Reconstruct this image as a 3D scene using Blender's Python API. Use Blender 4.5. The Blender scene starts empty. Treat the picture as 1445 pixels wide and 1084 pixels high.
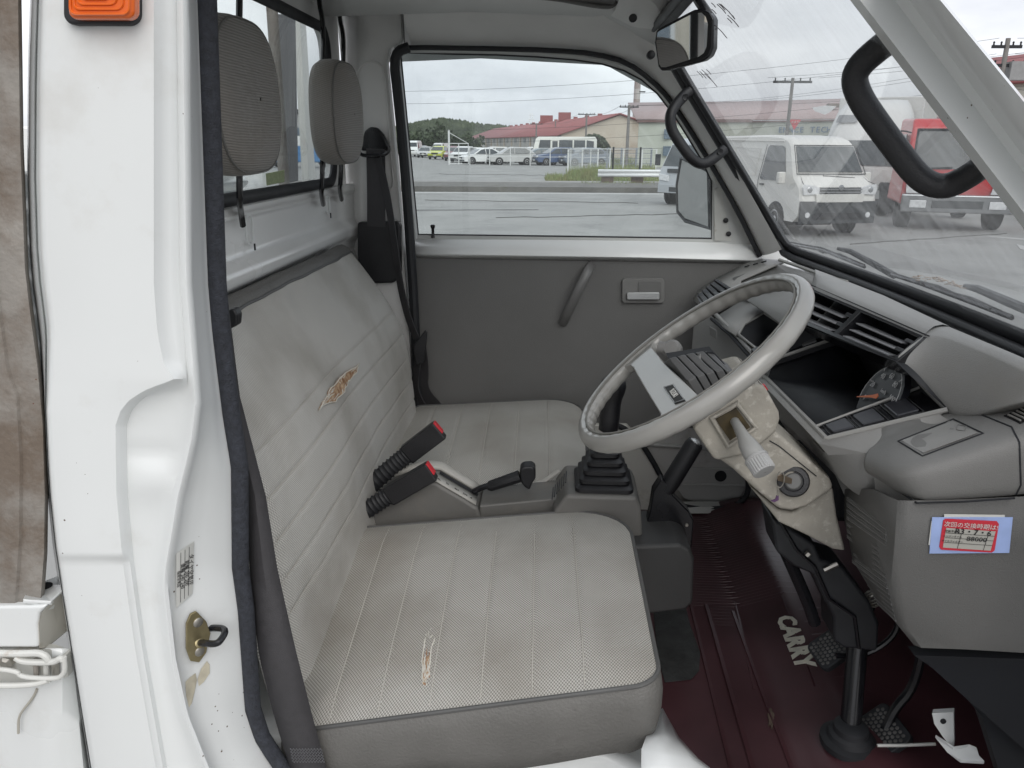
import bpy, bmesh, math, random
from mathutils import Vector, Matrix
from math import sin, cos, pi, radians, sqrt
random.seed(7)
S = bpy.context.scene
COL = S.collection
# ------------------------------------------------------------------ camera
FPX, CW, CH = 1100.0, 1445.0, 1084.0
CAM = Vector((0.0, -0.75, 1.45))
ROT = Matrix.Rotation(radians(3.0), 3, 'Z') @ Matrix.Rotation(radians(90 - 17.2), 3, 'X') @ Matrix.Rotation(radians(0.5), 3, 'Z')
cd = bpy.data.cameras.new('camera'); cam = bpy.data.objects.new('camera', cd); COL.objects.link(cam)
cam.location = CAM; cam.rotation_euler = ROT.to_euler()
cd.sensor_width = 36; cd.lens = FPX / CW * 36; cd.clip_start = 0.02; cd.clip_end = 3000
S.camera = cam
# ------------------------------------------------------------------ world and sun
SUN_EL, SUN_AZ = 38, 160          # azimuth: compass degrees from +Y towards +X
w = bpy.data.worlds.new("World"); S.world = w; w.use_nodes = True
nt = w.node_tree; nt.nodes.clear()
def N(t, ty, **k):
    n = t.nodes.new(ty)
    for a, v in k.items(): setattr(n, a, v)
    return n
wo = N(nt, 'ShaderNodeOutputWorld'); bg = N(nt, 'ShaderNodeBackground'); sk = N(nt, 'ShaderNodeTexSky')
sk.sky_type = 'NISHITA'; sk.sun_disc = False; sk.sun_elevation = radians(SUN_EL); sk.sun_rotation = radians(SUN_AZ)
sk.dust_density = 3.0
tc = N(nt, 'ShaderNodeTexCoord'); mp = N(nt, 'ShaderNodeMapping'); mp.inputs['Scale'].default_value = (1.0, 1.0, 3.2)
mp.inputs['Location'].default_value = (0.35, 0.1, 0.0)
n1 = N(nt, 'ShaderNodeTexNoise'); n1.inputs['Scale'].default_value = 1.7; n1.inputs['Detail'].default_value = 7; n1.inputs['Roughness'].default_value = .55
cr = N(nt, 'ShaderNodeValToRGB')
e = cr.color_ramp.elements
e[0].position = .36; e[0].color = (4.2, 4.35, 4.75, 1); e[1].position = .66; e[1].color = (7.5, 7.6, 7.8, 1)
n2 = N(nt, 'ShaderNodeTexNoise'); n2.inputs['Scale'].default_value = 1.1; n2.inputs['Detail'].default_value = 5
m2 = N(nt, 'ShaderNodeMapRange'); m2.inputs['From Min'].default_value = .35; m2.inputs['From Max'].default_value = .6
m2.inputs['To Min'].default_value = .8; m2.inputs['To Max'].default_value = 1.0
mx = N(nt, 'ShaderNodeMix', data_type='RGBA')
L = nt.links.new
L(tc.outputs['Generated'], mp.inputs[0]); L(mp.outputs[0], n1.inputs['Vector']); L(mp.outputs[0], n2.inputs['Vector'])
L(n1.outputs[0], cr.inputs[0]); L(n2.outputs[0], m2.inputs[0]); L(m2.outputs[0], mx.inputs[0])
L(sk.outputs[0], mx.inputs[6]); L(cr.outputs[0], mx.inputs[7])
# an overcast sky is brighter towards the zenith
sxyz = N(nt, 'ShaderNodeSeparateXYZ'); L(tc.outputs['Generated'], sxyz.inputs[0])
gr = N(nt, 'ShaderNodeMapRange'); gr.inputs['From Min'].default_value = 0; gr.inputs['From Max'].default_value = 1; gr.inputs['To Min'].default_value = 1.28; gr.inputs['To Max'].default_value = 1.75
L(sxyz.outputs[2], gr.inputs[0]); vm = N(nt, 'ShaderNodeVectorMath', operation='SCALE'); L(mx.outputs[2], vm.inputs[0]); L(gr.outputs[0], vm.inputs['Scale']); L(vm.outputs[0], bg.inputs[0])
bg.inputs[1].default_value = 0.1; L(bg.outputs[0], wo.inputs[0])
sl = bpy.data.lights.new('sun', 'SUN'); sl.energy = 1.05; sl.angle = radians(45); sl.color = (1, .97, .93)
so = bpy.data.objects.new('sun', sl); COL.objects.link(so)
sd = Vector((sin(radians(SUN_AZ)) * cos(radians(SUN_EL)), cos(radians(SUN_AZ)) * cos(radians(SUN_EL)), sin(radians(SUN_EL))))
so.location = sd * 30; so.rotation_euler = (sd).to_track_quat('Z', 'Y').to_euler()
S.view_settings.view_transform = 'Standard'; S.view_settings.look = 'None'
S.view_settings.exposure = 0.42; S.view_settings.gamma = 1.0; S.view_settings.use_curve_mapping = False
S.cycles.max_bounces = 10; S.cycles.diffuse_bounces = 5; S.cycles.transparent_max_bounces = 16; S.cycles.glossy_bounces = 4
S.cycles.use_denoising = True; S.cycles.caustics_reflective = False; S.cycles.caustics_refractive = False
# ------------------------------------------------------------------ sight lines: a pixel of the photograph met with a real plane
def ray(px, py):
    return ROT @ Vector(((px - CW / 2) / FPX, -(py - CH / 2) / FPX, -1.0))
def V(px, py, Y=None, X=None, Z=None):
    d = ray(px, py)
    i, v = (1, Y) if Y is not None else ((0, X) if X is not None else (2, Z))
    return CAM + d * ((v - CAM[i]) / d[i])
def VP(px, py, p0, n):
    d = ray(px, py)
    return CAM + d * ((p0 - CAM).dot(n) / d.dot(n))
def ground_z(x, y):
    r = sqrt(x * x + (y - .7) ** 2)
    t = min(1, max(0, (r - 3) / 10)); t = t * t * (3 - 2 * t)
    return -.33 * t - .003 * max(0, y - 12)
def VG(px, py):
    z = -.33; p = None
    for i in range(12):
        p = V(px, py, Z=z); z = ground_z(p.x, p.y)
    return p
def interp(tab, y):
    if y <= tab[0][0]: a, b = tab[0], tab[1]
    elif y >= tab[-1][0]: a, b = tab[-2], tab[-1]
    else:
        for a, b in zip(tab, tab[1:]):
            if a[0] <= y <= b[0]: break
    t = (y - a[0]) / (b[0] - a[0])
    return a[1] + (b[1] - a[1]) * t
# ------------------------------------------------------------------ materials
MATS = {}
def mat(name, col, rough=.5, metal=0, var=.12, vscale=8, bump=0, bscale=200, dirt=None, dscale=3, dlo=.55, dhi=.75, coat=0, spec=.5, col2=None, coords='Object', specks=None):
    if name in MATS: return MATS[name]
    m = bpy.data.materials.new(name); m.use_nodes = True; t = m.node_tree
    b = t.nodes['Principled BSDF']; b.inputs['Roughness'].default_value = rough; b.inputs['Metallic'].default_value = metal
    b.inputs['Coat Weight'].default_value = coat; b.inputs['Coat Roughness'].default_value = .08
    b.inputs['Specular IOR Level'].default_value = spec
    tc = N(t, 'ShaderNodeTexCoord'); vec = tc.outputs[coords]
    no = N(t, 'ShaderNodeTexNoise'); no.inputs['Scale'].default_value = vscale; no.inputs['Detail'].default_value = 6
    t.links.new(vec, no.inputs['Vector'])
    r = N(t, 'ShaderNodeValToRGB'); c = Vector(col[:3])
    a = c * (1 - var); z = Vector(col2[:3]) if col2 else c * (1 + var)
    r.color_ramp.elements[0].position = .3; r.color_ramp.elements[0].color = (*a, 1)
    r.color_ramp.elements[1].position = .7; r.color_ramp.elements[1].color = (*z, 1)
    t.links.new(no.outputs[0], r.inputs[0]); out = r.outputs[0]
    if dirt:
        n3 = N(t, 'ShaderNodeTexNoise'); n3.inputs['Scale'].default_value = dscale; n3.inputs['Detail'].default_value = 9; n3.inputs['Roughness'].default_value = .65
        t.links.new(vec, n3.inputs['Vector'])
        mr = N(t, 'ShaderNodeMapRange'); mr.inputs['From Min'].default_value = dlo; mr.inputs['From Max'].default_value = dhi
        t.links.new(n3.outputs[0], mr.inputs[0])
        mm = N(t, 'ShaderNodeMix', data_type='RGBA'); mm.inputs[7].default_value = (*dirt, 1)
        t.links.new(mr.outputs[0], mm.inputs[0]); t.links.new(out, mm.inputs[6]); out = mm.outputs[2]
    if specks:
        vo = N(t, 'ShaderNodeTexVoronoi'); vo.inputs['Scale'].default_value = specks[1]
        t.links.new(vec, vo.inputs['Vector'])
        n5 = N(t, 'ShaderNodeTexNoise'); n5.inputs['Scale'].default_value = specks[1] * .13; t.links.new(vec, n5.inputs['Vector'])
        m5 = N(t, 'ShaderNodeMapRange'); m5.inputs['From Min'].default_value = .5; m5.inputs['From Max'].default_value = .8; m5.inputs['To Min'].default_value = 0; m5.inputs['To Max'].default_value = .14
        t.links.new(n5.outputs[0], m5.inputs[0])
        lt = N(t, 'ShaderNodeMath', operation='LESS_THAN'); t.links.new(vo.outputs['Distance'], lt.inputs[0]); t.links.new(m5.outputs[0], lt.inputs[1])
        mm = N(t, 'ShaderNodeMix', data_type='RGBA'); mm.inputs[7].default_value = (*specks[0], 1)
        t.links.new(lt.outputs[0], mm.inputs[0]); t.links.new(out, mm.inputs[6]); out = mm.outputs[2]
    t.links.new(out, b.inputs['Base Color'])
    if bump:
        n4 = N(t, 'ShaderNodeTexNoise'); n4.inputs['Scale'].default_value = bscale; n4.inputs['Detail'].default_value = 3
        t.links.new(vec, n4.inputs['Vector'])
        bp = N(t, 'ShaderNodeBump'); bp.inputs['Strength'].default_value = bump; bp.inputs['Distance'].default_value = .002
        t.links.new(n4.outputs[0], bp.inputs['Height']); t.links.new(bp.outputs[0], b.inputs['Normal'])
    # roughness wear
    rr = N(t, 'ShaderNodeMapRange'); rr.inputs['To Min'].default_value = max(.02, rough * .8); rr.inputs['To Max'].default_value = min(1, rough * 1.25)
    t.links.new(no.outputs[0], rr.inputs[0]); t.links.new(rr.outputs[0], b.inputs['Roughness'])
    MATS[name] = m; return m
def glassmat(name, tint=(.93, .96, .96), dirt=.06, rough=.02, dscale=6, streak=(1, 1, 1), dirtcol=(.75, .77, .78), lo=.35, hi=.8):
    m = bpy.data.materials.new(name); m.use_nodes = True; t = m.node_tree; t.nodes.clear()
    o = N(t, 'ShaderNodeOutputMaterial'); tr = N(t, 'ShaderNodeBsdfTransparent'); tr.inputs[0].default_value = (*tint, 1)
    g = N(t, 'ShaderNodeBsdfGlossy'); g.inputs['Roughness'].default_value = rough
    ge = N(t, 'ShaderNodeNewGeometry'); dt = N(t, 'ShaderNodeVectorMath', operation='DOT_PRODUCT'); t.links.new(ge.outputs['Incoming'], dt.inputs[0]); t.links.new(ge.outputs['Normal'], dt.inputs[1])
    ab = N(t, 'ShaderNodeMath', operation='ABSOLUTE'); t.links.new(dt.outputs['Value'], ab.inputs[0])
    om = N(t, 'ShaderNodeMath', operation='SUBTRACT'); om.inputs[0].default_value = 1; t.links.new(ab.outputs[0], om.inputs[1])
    pw = N(t, 'ShaderNodeMath', operation='POWER'); pw.inputs[1].default_value = 5; t.links.new(om.outputs[0], pw.inputs[0])
    fr = N(t, 'ShaderNodeMath', operation='MULTIPLY_ADD'); fr.inputs[1].default_value = .85; fr.inputs[2].default_value = .035; t.links.new(pw.outputs[0], fr.inputs[0])
    m1 = N(t, 'ShaderNodeMixShader'); t.links.new(fr.outputs[0], m1.inputs[0]); t.links.new(tr.outputs[0], m1.inputs[1]); t.links.new(g.outputs[0], m1.inputs[2])
    tc = N(t, 'ShaderNodeTexCoord'); mp = N(t, 'ShaderNodeMapping'); mp.inputs['Scale'].default_value = streak
    no = N(t, 'ShaderNodeTexNoise'); no.inputs['Scale'].default_value = dscale; no.inputs['Detail'].default_value = 8; no.inputs['Roughness'].default_value = .6
    t.links.new(tc.outputs['Object'], mp.inputs[0]); t.links.new(mp.outputs[0], no.inputs['Vector'])
    mr = N(t, 'ShaderNodeMapRange'); mr.inputs['From Min'].default_value = lo; mr.inputs['From Max'].default_value = hi
    mr.inputs['To Min'].default_value = dirt * .35; mr.inputs['To Max'].default_value = dirt * 1.5
    t.links.new(no.outputs[0], mr.inputs[0])
    d = N(t, 'ShaderNodeBsdfDiffuse'); d.inputs[0].default_value = (*dirtcol, 1)
    tl = N(t, 'ShaderNodeBsdfTranslucent'); tl.inputs[0].default_value = (*dirtcol, 1)
    a = N(t, 'ShaderNodeMixShader'); a.inputs[0].default_value = .5; t.links.new(d.outputs[0], a.inputs[1]); t.links.new(tl.outputs[0], a.inputs[2])
    m2 = N(t, 'ShaderNodeMixShader'); t.links.new(mr.outputs[0], m2.inputs[0]); t.links.new(m1.outputs[0], m2.inputs[1]); t.links.new(a.outputs[0], m2.inputs[2])
    t.links.new(m2.outputs[0], o.inputs[0]); return m
def weave(name, c1, c2, per=.0045, stain=(.19, .165, .13), kind='basket'):
    m = bpy.data.materials.new(name); m.use_nodes = True; t = m.node_tree; b = t.nodes['Principled BSDF']; lk = t.links.new
    b.inputs['Roughness'].default_value = .8; b.inputs['Sheen Weight'].default_value = .1
    uv = N(t, 'ShaderNodeUVMap'); sp = N(t, 'ShaderNodeSeparateXYZ'); lk(uv.outputs[0], sp.inputs[0])
    def sn(sock, k, ph=0):
        a = N(t, 'ShaderNodeMath', operation='MULTIPLY_ADD'); a.inputs[1].default_value = k; a.inputs[2].default_value = ph; lk(sock, a.inputs[0])
        s = N(t, 'ShaderNodeMath', operation='SINE'); lk(a.outputs[0], s.inputs[0]); return s.outputs[0]
    k = 2 * pi / per
    sx, sy = sn(sp.outputs[0], k), sn(sp.outputs[1], k * (.8 if kind == 'basket' else 2.2))
    mu = N(t, 'ShaderNodeMath', operation='MULTIPLY'); lk(sx, mu.inputs[0]); lk(sy, mu.inputs[1])
    src = mu.outputs[0] if kind == 'basket' else sn(sp.outputs[1], k * 1.0)
    mr = N(t, 'ShaderNodeMapRange'); mr.inputs['From Min'].default_value = -.75; mr.inputs['From Max'].default_value = .75; lk(src, mr.inputs[0])
    tc = N(t, 'ShaderNodeTexCoord')
    no = N(t, 'ShaderNodeTexNoise'); no.inputs['Scale'].default_value = 5; no.inputs['Detail'].default_value = 6; lk(tc.outputs['Object'], no.inputs['Vector'])
    mc = N(t, 'ShaderNodeMix', data_type='RGBA'); mc.inputs[6].default_value = (*c1, 1); mc.inputs[7].default_value = (*c2, 1); lk(mr.outputs[0], mc.inputs[0])
    r2 = N(t, 'ShaderNodeMapRange'); r2.inputs['From Min'].default_value = .44; r2.inputs['From Max'].default_value = .76; r2.inputs['To Max'].default_value = .6; lk(no.outputs[0], r2.inputs[0])
    md = N(t, 'ShaderNodeMix', data_type='RGBA'); md.inputs[7].default_value = (*stain, 1); lk(r2.outputs[0], md.inputs[0]); lk(mc.outputs[2], md.inputs[6])
    lk(md.outputs[2], b.inputs['Base Color'])
    bp = N(t, 'ShaderNodeBump'); bp.inputs['Strength'].default_value = .5; bp.inputs['Distance'].default_value = .0012; lk(mr.outputs[0], bp.inputs['Height']); lk(bp.outputs[0], b.inputs['Normal'])
    return m
M_white = mat('white_paint', (.70, .716, .711), .28, var=.03, vscale=3, coat=.4, dirt=(.52, .5, .46), dscale=5, dlo=.58, dhi=.95, specks=((.10, .07, .05), 70))
M_whitein = mat('white_paint_inside', (.86, .865, .855), .25, var=.03, vscale=4, coat=.5, dirt=(.42, .4, .36), dscale=6, dlo=.6, dhi=.9)
M_offwhite = mat('off_white_metal', (.6, .6, .57), .4, var=.08, vscale=12, dirt=(.3, .2, .12), dscale=14, dlo=.6, dhi=.75)
M_liner = mat('grey_moulding', (.70, .695, .68), .6, var=.06, vscale=6, bump=.25, bscale=500)
M_trim = mat('door_vinyl', (.155, .153, .148), .55, var=.08, vscale=5, bump=.4, bscale=700)
M_vinyl = mat('seat_vinyl', (.13, .126, .118), .5, var=.1, vscale=14, bump=.5, bscale=260, dirt=(.06, .055, .05), dscale=9, dlo=.6, dhi=.8)
M_dash = mat('dash_plastic', (.27, .266, .256), .42, var=.05, vscale=7, bump=.5, bscale=900, dirt=(.26, .25, .23), dscale=8, dlo=.55, dhi=.8)
M_dashd = mat('dash_plastic_lower', (.2, .197, .19), .5, var=.07, vscale=7, bump=.4, bscale=700)
M_cons = mat('console_plastic', (.15, .146, .137), .48, var=.08, vscale=9, bump=.3, bscale=600, dirt=(.2, .185, .16), dscale=11, dlo=.55, dhi=.8)
M_consl = mat('console_light', (.42, .41, .38), .45, var=.08, vscale=20)
M_black = mat('black_plastic', (.014, .014, .016), .42, var=.2, vscale=20, bump=.3, bscale=500)
M_blackg = mat('black_gloss', (.012, .012, .014), .2, var=.2, vscale=20)
M_rubber = mat('black_rubber', (.018, .019, .022), .6, var=.2, vscale=30)
M_strip = mat('fabric_strip', (.03, .033, .042), .9, var=.35, vscale=150, bump=1, bscale=500)
M_belt = mat('belt_webbing', (.042, .04, .043), .62, var=.12, vscale=120, bump=.5, bscale=900)
M_fab = weave('woven_seat', (.185, .178, .16), (.585, .57, .53), .0044)
M_fabb = weave('woven_back', (.29, .284, .265), (.68, .665, .625), .0042)
M_head = weave('ribbed_headrest', (.20, .19, .178), (.29, .277, .26), .0036, kind='rib')
M_wheel = mat('wheel_plastic', (.30, .293, .275), .3, var=.07, vscale=14, coat=.5, dirt=(.15, .135, .11), dscale=9, dlo=.6, dhi=.85)
M_cream = mat('column_cream', (.34, .318, .275), .55, var=.12, vscale=22, bump=.5, bscale=160, dirt=(.46, .435, .385), dscale=70, dlo=.55, dhi=.64, specks=((.1, .07, .04), 90))
M_rust = mat('rusty_steel', (.27, .25, .225), .7, var=.2, vscale=10, bump=.8, bscale=120, dirt=(.15, .118, .092), dscale=11, dlo=.43, dhi=.62, specks=((.12, .05, .03), 90))
M_steel = mat('bare_steel', (.42, .4, .36), .35, metal=.9, var=.15, vscale=20)
M_zinc = mat('yellow_zinc', (.33, .28, .16), .4, metal=.8, var=.25, vscale=30)
M_silver = mat('satin_silver', (.55, .56, .56), .3, metal=.6, var=.06)
M_mat = mat('maroon_rubber', (.065, .026, .031), .34, var=.3, vscale=6, dirt=(.06, .035, .03), dscale=7, dlo=.62, dhi=.9)
M_dust = mat('dried_mud', (.10, .072, .055), .85, var=.3, vscale=30)
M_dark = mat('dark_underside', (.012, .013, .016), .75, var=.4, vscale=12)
M_carpet = mat('dark_felt', (.035, .037, .037), .95, var=.35, vscale=40, bump=1, bscale=160)
M_red = mat('red_button', (.62, .03, .045), .35, var=.05)
M_orange = mat('amber_lens', (.75, .13, .01), .15, var=.1, coat=.6)
M_foam = mat('torn_foam', (.34, .15, .06), .9, var=.35, vscale=90, bump=1, bscale=300, col2=(.55, .40, .26))
M_thread = mat('pale_thread', (.68, .66, .6), .9, var=.1)
M_mirror = mat('mirror_silver', (.9, .9, .9), .02, metal=1, var=.01)
M_paper = mat('paper_white', (.6, .6, .57), .6, var=.05)
M_blue = mat('paper_blue', (.33, .43, .72), .5, var=.22, vscale=18)
M_redp = mat('paper_red', (.55, .03, .05), .5, var=.05)
M_ink = mat('ink', (.02, .02, .02), .6, var=0)
M_brand = mat('pale_print', (.78, .75, .64), .7, var=.12, vscale=60)
G_ws = glassmat('windscreen_glass', tint=(.80, .825, .83), dirt=.17, rough=.03, dscale=7, streak=(1.5, 6, 1.5))
G_side = glassmat('side_glass', dirt=.055, dscale=9)
G_rear = glassmat('rear_glass', dirt=.07, dscale=5, rough=.02)
# ------------------------------------------------------------------ mesh helpers
class MB:
    def __init__(s): s.v = []; s.f = []; s.uv = None
    def add(s, vs, fs):
        o = len(s.v); s.v += [Vector(a) for a in vs]; s.f += [tuple(i + o for i in f) for f in fs]; return s
    def box(s, c, d, rot=None):
        c = Vector(c); hx, hy, hz = d[0] / 2, d[1] / 2, d[2] / 2
        vs = [Vector((x, y, z)) for x in (-hx, hx) for y in (-hy, hy) for z in (-hz, hz)]
        if rot: vs = [rot @ q for q in vs]
        return s.add([c + q for q in vs], [(0, 1, 3, 2), (4, 6, 7, 5), (0, 4, 5, 1), (2, 3, 7, 6), (0, 2, 6, 4), (1, 5, 7, 3)])
    def prism(s, pts, ext):
        n = len(pts); ext = Vector(ext); pts = [Vector(p) for p in pts]
        fs = [tuple(range(n)), tuple(range(2 * n - 1, n - 1, -1))]
        fs += [(i, i + n, (i + 1) % n + n, (i + 1) % n) for i in range(n)]
        return s.add(pts + [p + ext for p in pts], fs)
    def tube(s, path, r, n=10, closed=False, up=None, flat=1.0, caps=True):
        path = [Vector(p) for p in path]; m = len(path); rings = []; prev = None
        for i, p in enumerate(path):
            if closed: t = path[(i + 1) % m] - path[i - 1]
            else: t = path[min(i + 1, m - 1)] - path[max(i - 1, 0)]
            if t.length < 1e-9: t = Vector((0, 0, 1))
            t.normalize()
            if up is not None: a = Vector(up) - t * Vector(up).dot(t)
            elif prev is None: a = t.orthogonal()
            else: a = prev - t * prev.dot(t)
            a.normalize(); prev = a; b = t.cross(a)
            rr = r[i] if isinstance(r, (list, tuple)) else r
            rings.append([p + (a * cos(2 * pi * k / n) * flat + b * sin(2 * pi * k / n)) * rr for k in range(n)])
        vs = [q for g in rings for q in g]; fs = []
        for i in range(m if closed else m - 1):
            j = (i + 1) % m
            fs += [(i * n + k, i * n + (k + 1) % n, j * n + (k + 1) % n, j * n + k) for k in range(n)]
        if caps and not closed: fs += [tuple(range(n - 1, -1, -1)), tuple(range((m - 1) * n, m * n))]
        return s.add(vs, fs)
    def lathe(s, o, ax, prof, n=24, e0=None, cap=True):
        o = Vector(o); ax = Vector(ax).normalized(); a = (Vector(e0) if e0 else ax.orthogonal()).normalized(); b = ax.cross(a)
        vs = [o + ax * h + (a * cos(2 * pi * k / n) + b * sin(2 * pi * k / n)) * r for r, h in prof for k in range(n)]
        fs = []
        for i in range(len(prof) - 1):
            fs += [(i * n + k, i * n + (k + 1) % n, (i + 1) * n + (k + 1) % n, (i + 1) * n + k) for k in range(n)]
        if cap: fs += [tuple(range(n - 1, -1, -1)), tuple(range((len(prof) - 1) * n, len(prof) * n))]
        return s.add(vs, fs)
    def loft(s, rows, closed=False):
        n = len(rows[0]); vs = [q for r in rows for q in r]; fs = []
        for i in range(len(rows) - 1):
            for k in range(n if closed else n - 1):
                fs.append((i * n + k, i * n + (k + 1) % n, (i + 1) * n + (k + 1) % n, (i + 1) * n + k))
        return s.add(vs, fs)
def link(name, me, m, parent=None, label=None, kind=None, cat=None, group=None):
    o = bpy.data.objects.new(name, me); COL.objects.link(o)
    if m is not None and not me.materials: me.materials.append(m)
    if parent is not None:
        o.parent = parent
    if label: o['label'] = label
    if kind: o['kind'] = kind
    if cat: o['category'] = cat
    if group: o['group'] = group
    return o
def world_origin(p):
    q = Vector((0, 0, 0))
    while p is not None: q = q + p.location; p = p.parent
    return q
def build(name, mb, m, parent=None, label=None, bevel=0, seg=2, solid=0, sub=0, smooth=35, kind=None, cat=None, group=None, local=False, uvs=None, soff=0.0):
    me = bpy.data.meshes.new(name)
    o = world_origin(parent) if (parent is not None and not local) else Vector((0, 0, 0))
    me.from_pydata([v - o for v in mb.v], [], mb.f); me.validate(); 
    bm = bmesh.new(); bm.from_mesh(me); bmesh.ops.recalc_face_normals(bm, faces=bm.faces); bm.to_mesh(me); bm.free()
    if uvs is not None:
        ul = me.uv_layers.new(name='UVMap')
        for lp in me.loops: ul.data[lp.index].uv = uvs[lp.vertex_index]
    me.shade_smooth(); me.set_sharp_from_angle(angle=radians(smooth))
    ob = link(name, me, m, parent, label, kind, cat, group)
    if solid:
        md = ob.modifiers.new('solid', 'SOLIDIFY'); md.thickness = solid; md.offset = soff
    if bevel:
        md = ob.modifiers.new('bevel', 'BEVEL'); md.width = bevel; md.segments = seg; md.limit_method = 'ANGLE'; md.angle_limit = radians(30)
        me.shade_smooth()
        md.harden_normals = True
    if sub:
        md = ob.modifiers.new('sub', 'SUBSURF'); md.levels = sub; md.render_levels = sub
    return ob
def thing(name, label, cat, loc=(0, 0, 0), rz=0, group=None):
    o = bpy.data.objects.new(name, None); COL.objects.link(o); o.location = loc; o.rotation_euler = (0, 0, rz)
    o.empty_display_size = .1; o['label'] = label; o['category'] = cat
    if group: o['group'] = group
    return o
def dup(root, loc, rz=None, label=None, group=None):
    r = root.copy(); COL.objects.link(r); r.location = loc
    if rz is not None: r.rotation_euler = (0, 0, rz)
    if label: r['label'] = label
    if group: r['group'] = group
    for ch in list(root.children):
        c = ch.copy(); COL.objects.link(c); c.parent = r
        for g in list(ch.children):
            d = g.copy(); COL.objects.link(d); d.parent = c
    return r
def textmesh(name, s, m, origin, ex, ey, size, parent=None, label=None, ext=.0004, bold=0.0, align='CENTER', wide=1.0):
    c = bpy.data.curves.new(name, 'FONT'); c.body = s; c.size = 1; c.align_x = align; c.align_y = 'CENTER'; c.extrude = .5; c.offset = bold; c.resolution_u = 2
    t = bpy.data.objects.new(name, c); COL.objects.link(t); dg = bpy.context.evaluated_depsgraph_get(); dg.update()
    me = bpy.data.meshes.new_from_object(t.evaluated_get(dg)); bpy.data.objects.remove(t); bpy.data.curves.remove(c)
    ex = Vector(ex).normalized(); ey = Vector(ey); ey = (ey - ex * ey.dot(ex)).normalized(); ez = ex.cross(ey)
    o = world_origin(parent) if parent else Vector((0, 0, 0))
    for v in me.vertices:
        q = v.co.copy(); v.co = Vector(origin) - o + ex * q.x * size * wide + ey * q.y * size + ez * q.z * 2 * ext
    me.materials.clear(); me.name = name
    return link(name, me, m, parent, label)
def arc(pts, it=2):
    for _ in range(it):
        q = [pts[0]]
        for a, b in zip(pts, pts[1:]): q += [Vector(a) * .75 + Vector(b) * .25, Vector(a) * .25 + Vector(b) * .75]
        pts = q + [pts[-1]]
    return [Vector(p) for p in pts]
from mathutils.bvhtree import BVHTree
def bvh(mb): return BVHTree.FromPolygons([tuple(v) for v in mb.v], mb.f)
def onto(tree, px, py, lift=0.0, deep=False):
    d = ray(px, py).normalized(); h, n, i, t = tree.ray_cast(CAM, d)
    if h is None: return None
    if n.dot(d) > 0: n = -n
    return h + n * lift
def pxs(lst, Y): return [V(a, b, Y=Y) for a, b in lst]
# ================================================================== the small truck
TR = thing('pickup_truck', 'white pickup truck cab with worn grey seats and large thin steering wheel', 'truck', (0, .7, -0.0))
# ---- near door pillar: sheet-metal skin lofted from its edges
cA = [(-60, 44), (0, 42), (100, 39), (250, 38), (350, 41), (400, 45), (474, 55), (548, 59), (658, 64), (700, 67), (769, 74), (842, 85), (1084, 124), (1170, 140)]
cF = [(-60, 221), (400, 221), (470, 226), (512, 235), (536, 250), (543, 228), (552, 206), (566, 185), (580, 174), (600, 167), (695, 168), (791, 177), (912, 194), (1084, 224), (1170, 240)]
cE = [(-60, 249), (0, 250), (400, 255), (500, 263), (570, 268), (620, 262), (660, 253), (700, 243), (800, 226), (830, 224), (930, 235), (1008, 252), (1084, 282), (1170, 330)]
cG = [(-60, 279), (0, 279), (293, 290), (400, 294), (470, 300), (584, 314), (658, 326), (800, 327), (859, 335), (1001, 345), (1040, 358), (1084, 383), (1130, 430), (1170, 500)]
def prow(y):
    a, f, e_, g = interp(cA, y), interp(cF, y), interp(cE, y), interp(cG, y)
    out = 0.0 if y < 783 else .0045 * min(1, (y - 783) / 10)
    dish = min(1, max(0, (y - 538) / 14)) * max(0, min(1, (1150 - y) / 60))
    dent = .007 * math.exp(-((y - 682) / 26) ** 2) - .004 * math.exp(-((y - 640) / 12) ** 2)
    f2 = max(f + 6, min(f + 12, e_ - 8)); fl = a + 20 if y < 450 else a + max(7, 20 - (y - 450) * .1)
    st = [(a + 2, .16), (a, .10), (a + 3, .045), (a + (fl - a) * .45, .022), (a + (fl - a) * .6, .030), (a + (fl - a) * .8, .012), (fl, .0 + out), (fl + 6, -.002 + out),
          ((fl + f) / 2, -.004 + out), (f - 4, -.002 + out), (f, .001 + out), (f + (f2 - f) * .5, .005 + .003 * dish), (f2, .009 + .008 * dish)]
    mid = (f2 + e_) / 2
    st += [(f2 + (e_ - f2) * .35, .012 + .009 * dish - dent * dish), (f2 + (e_ - f2) * .7, .015 + .008 * dish - dent * dish), (e_ - 1, .020), (e_ + 3, .016), (e_ + 8, .014), (e_ + 13, .017), (e_ + 17, .027)]
    q = e_ + 17
    for t, yy in ((.25, .045), (.5, .058), (.75, .074), (1.0, .092)): st.append((q + (g - q) * t, yy))
    st += [(g + 8, .100), (g + 10, .14)]
    return st
ys = [-60, -30, 0, 40, 80, 120, 160, 200, 250, 300, 350, 400, 430, 460, 480, 500] + list(range(510, 620, 5)) + list(range(620, 780, 10)) + [779, 783, 787, 790, 794, 800] + list(range(810, 1171, 12))
rows = [[V(px, y, Y=yy) for px, yy in prow(y)] for y in ys]
def onskin(px, y, lift=0.0):
    st = prow(y)
    for (a, ya), (b, yb) in zip(st[12:], st[13:]):
        if a <= px <= b: return V(px, y, Y=ya + (yb - ya) * (px - a) / (b - a) - lift)
    return V(px, y, Y=st[-3][1] - lift)
build('door_pillar', MB().loft(rows), M_white, TR, smooth=50, solid=.0015, soff=-1)
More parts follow.
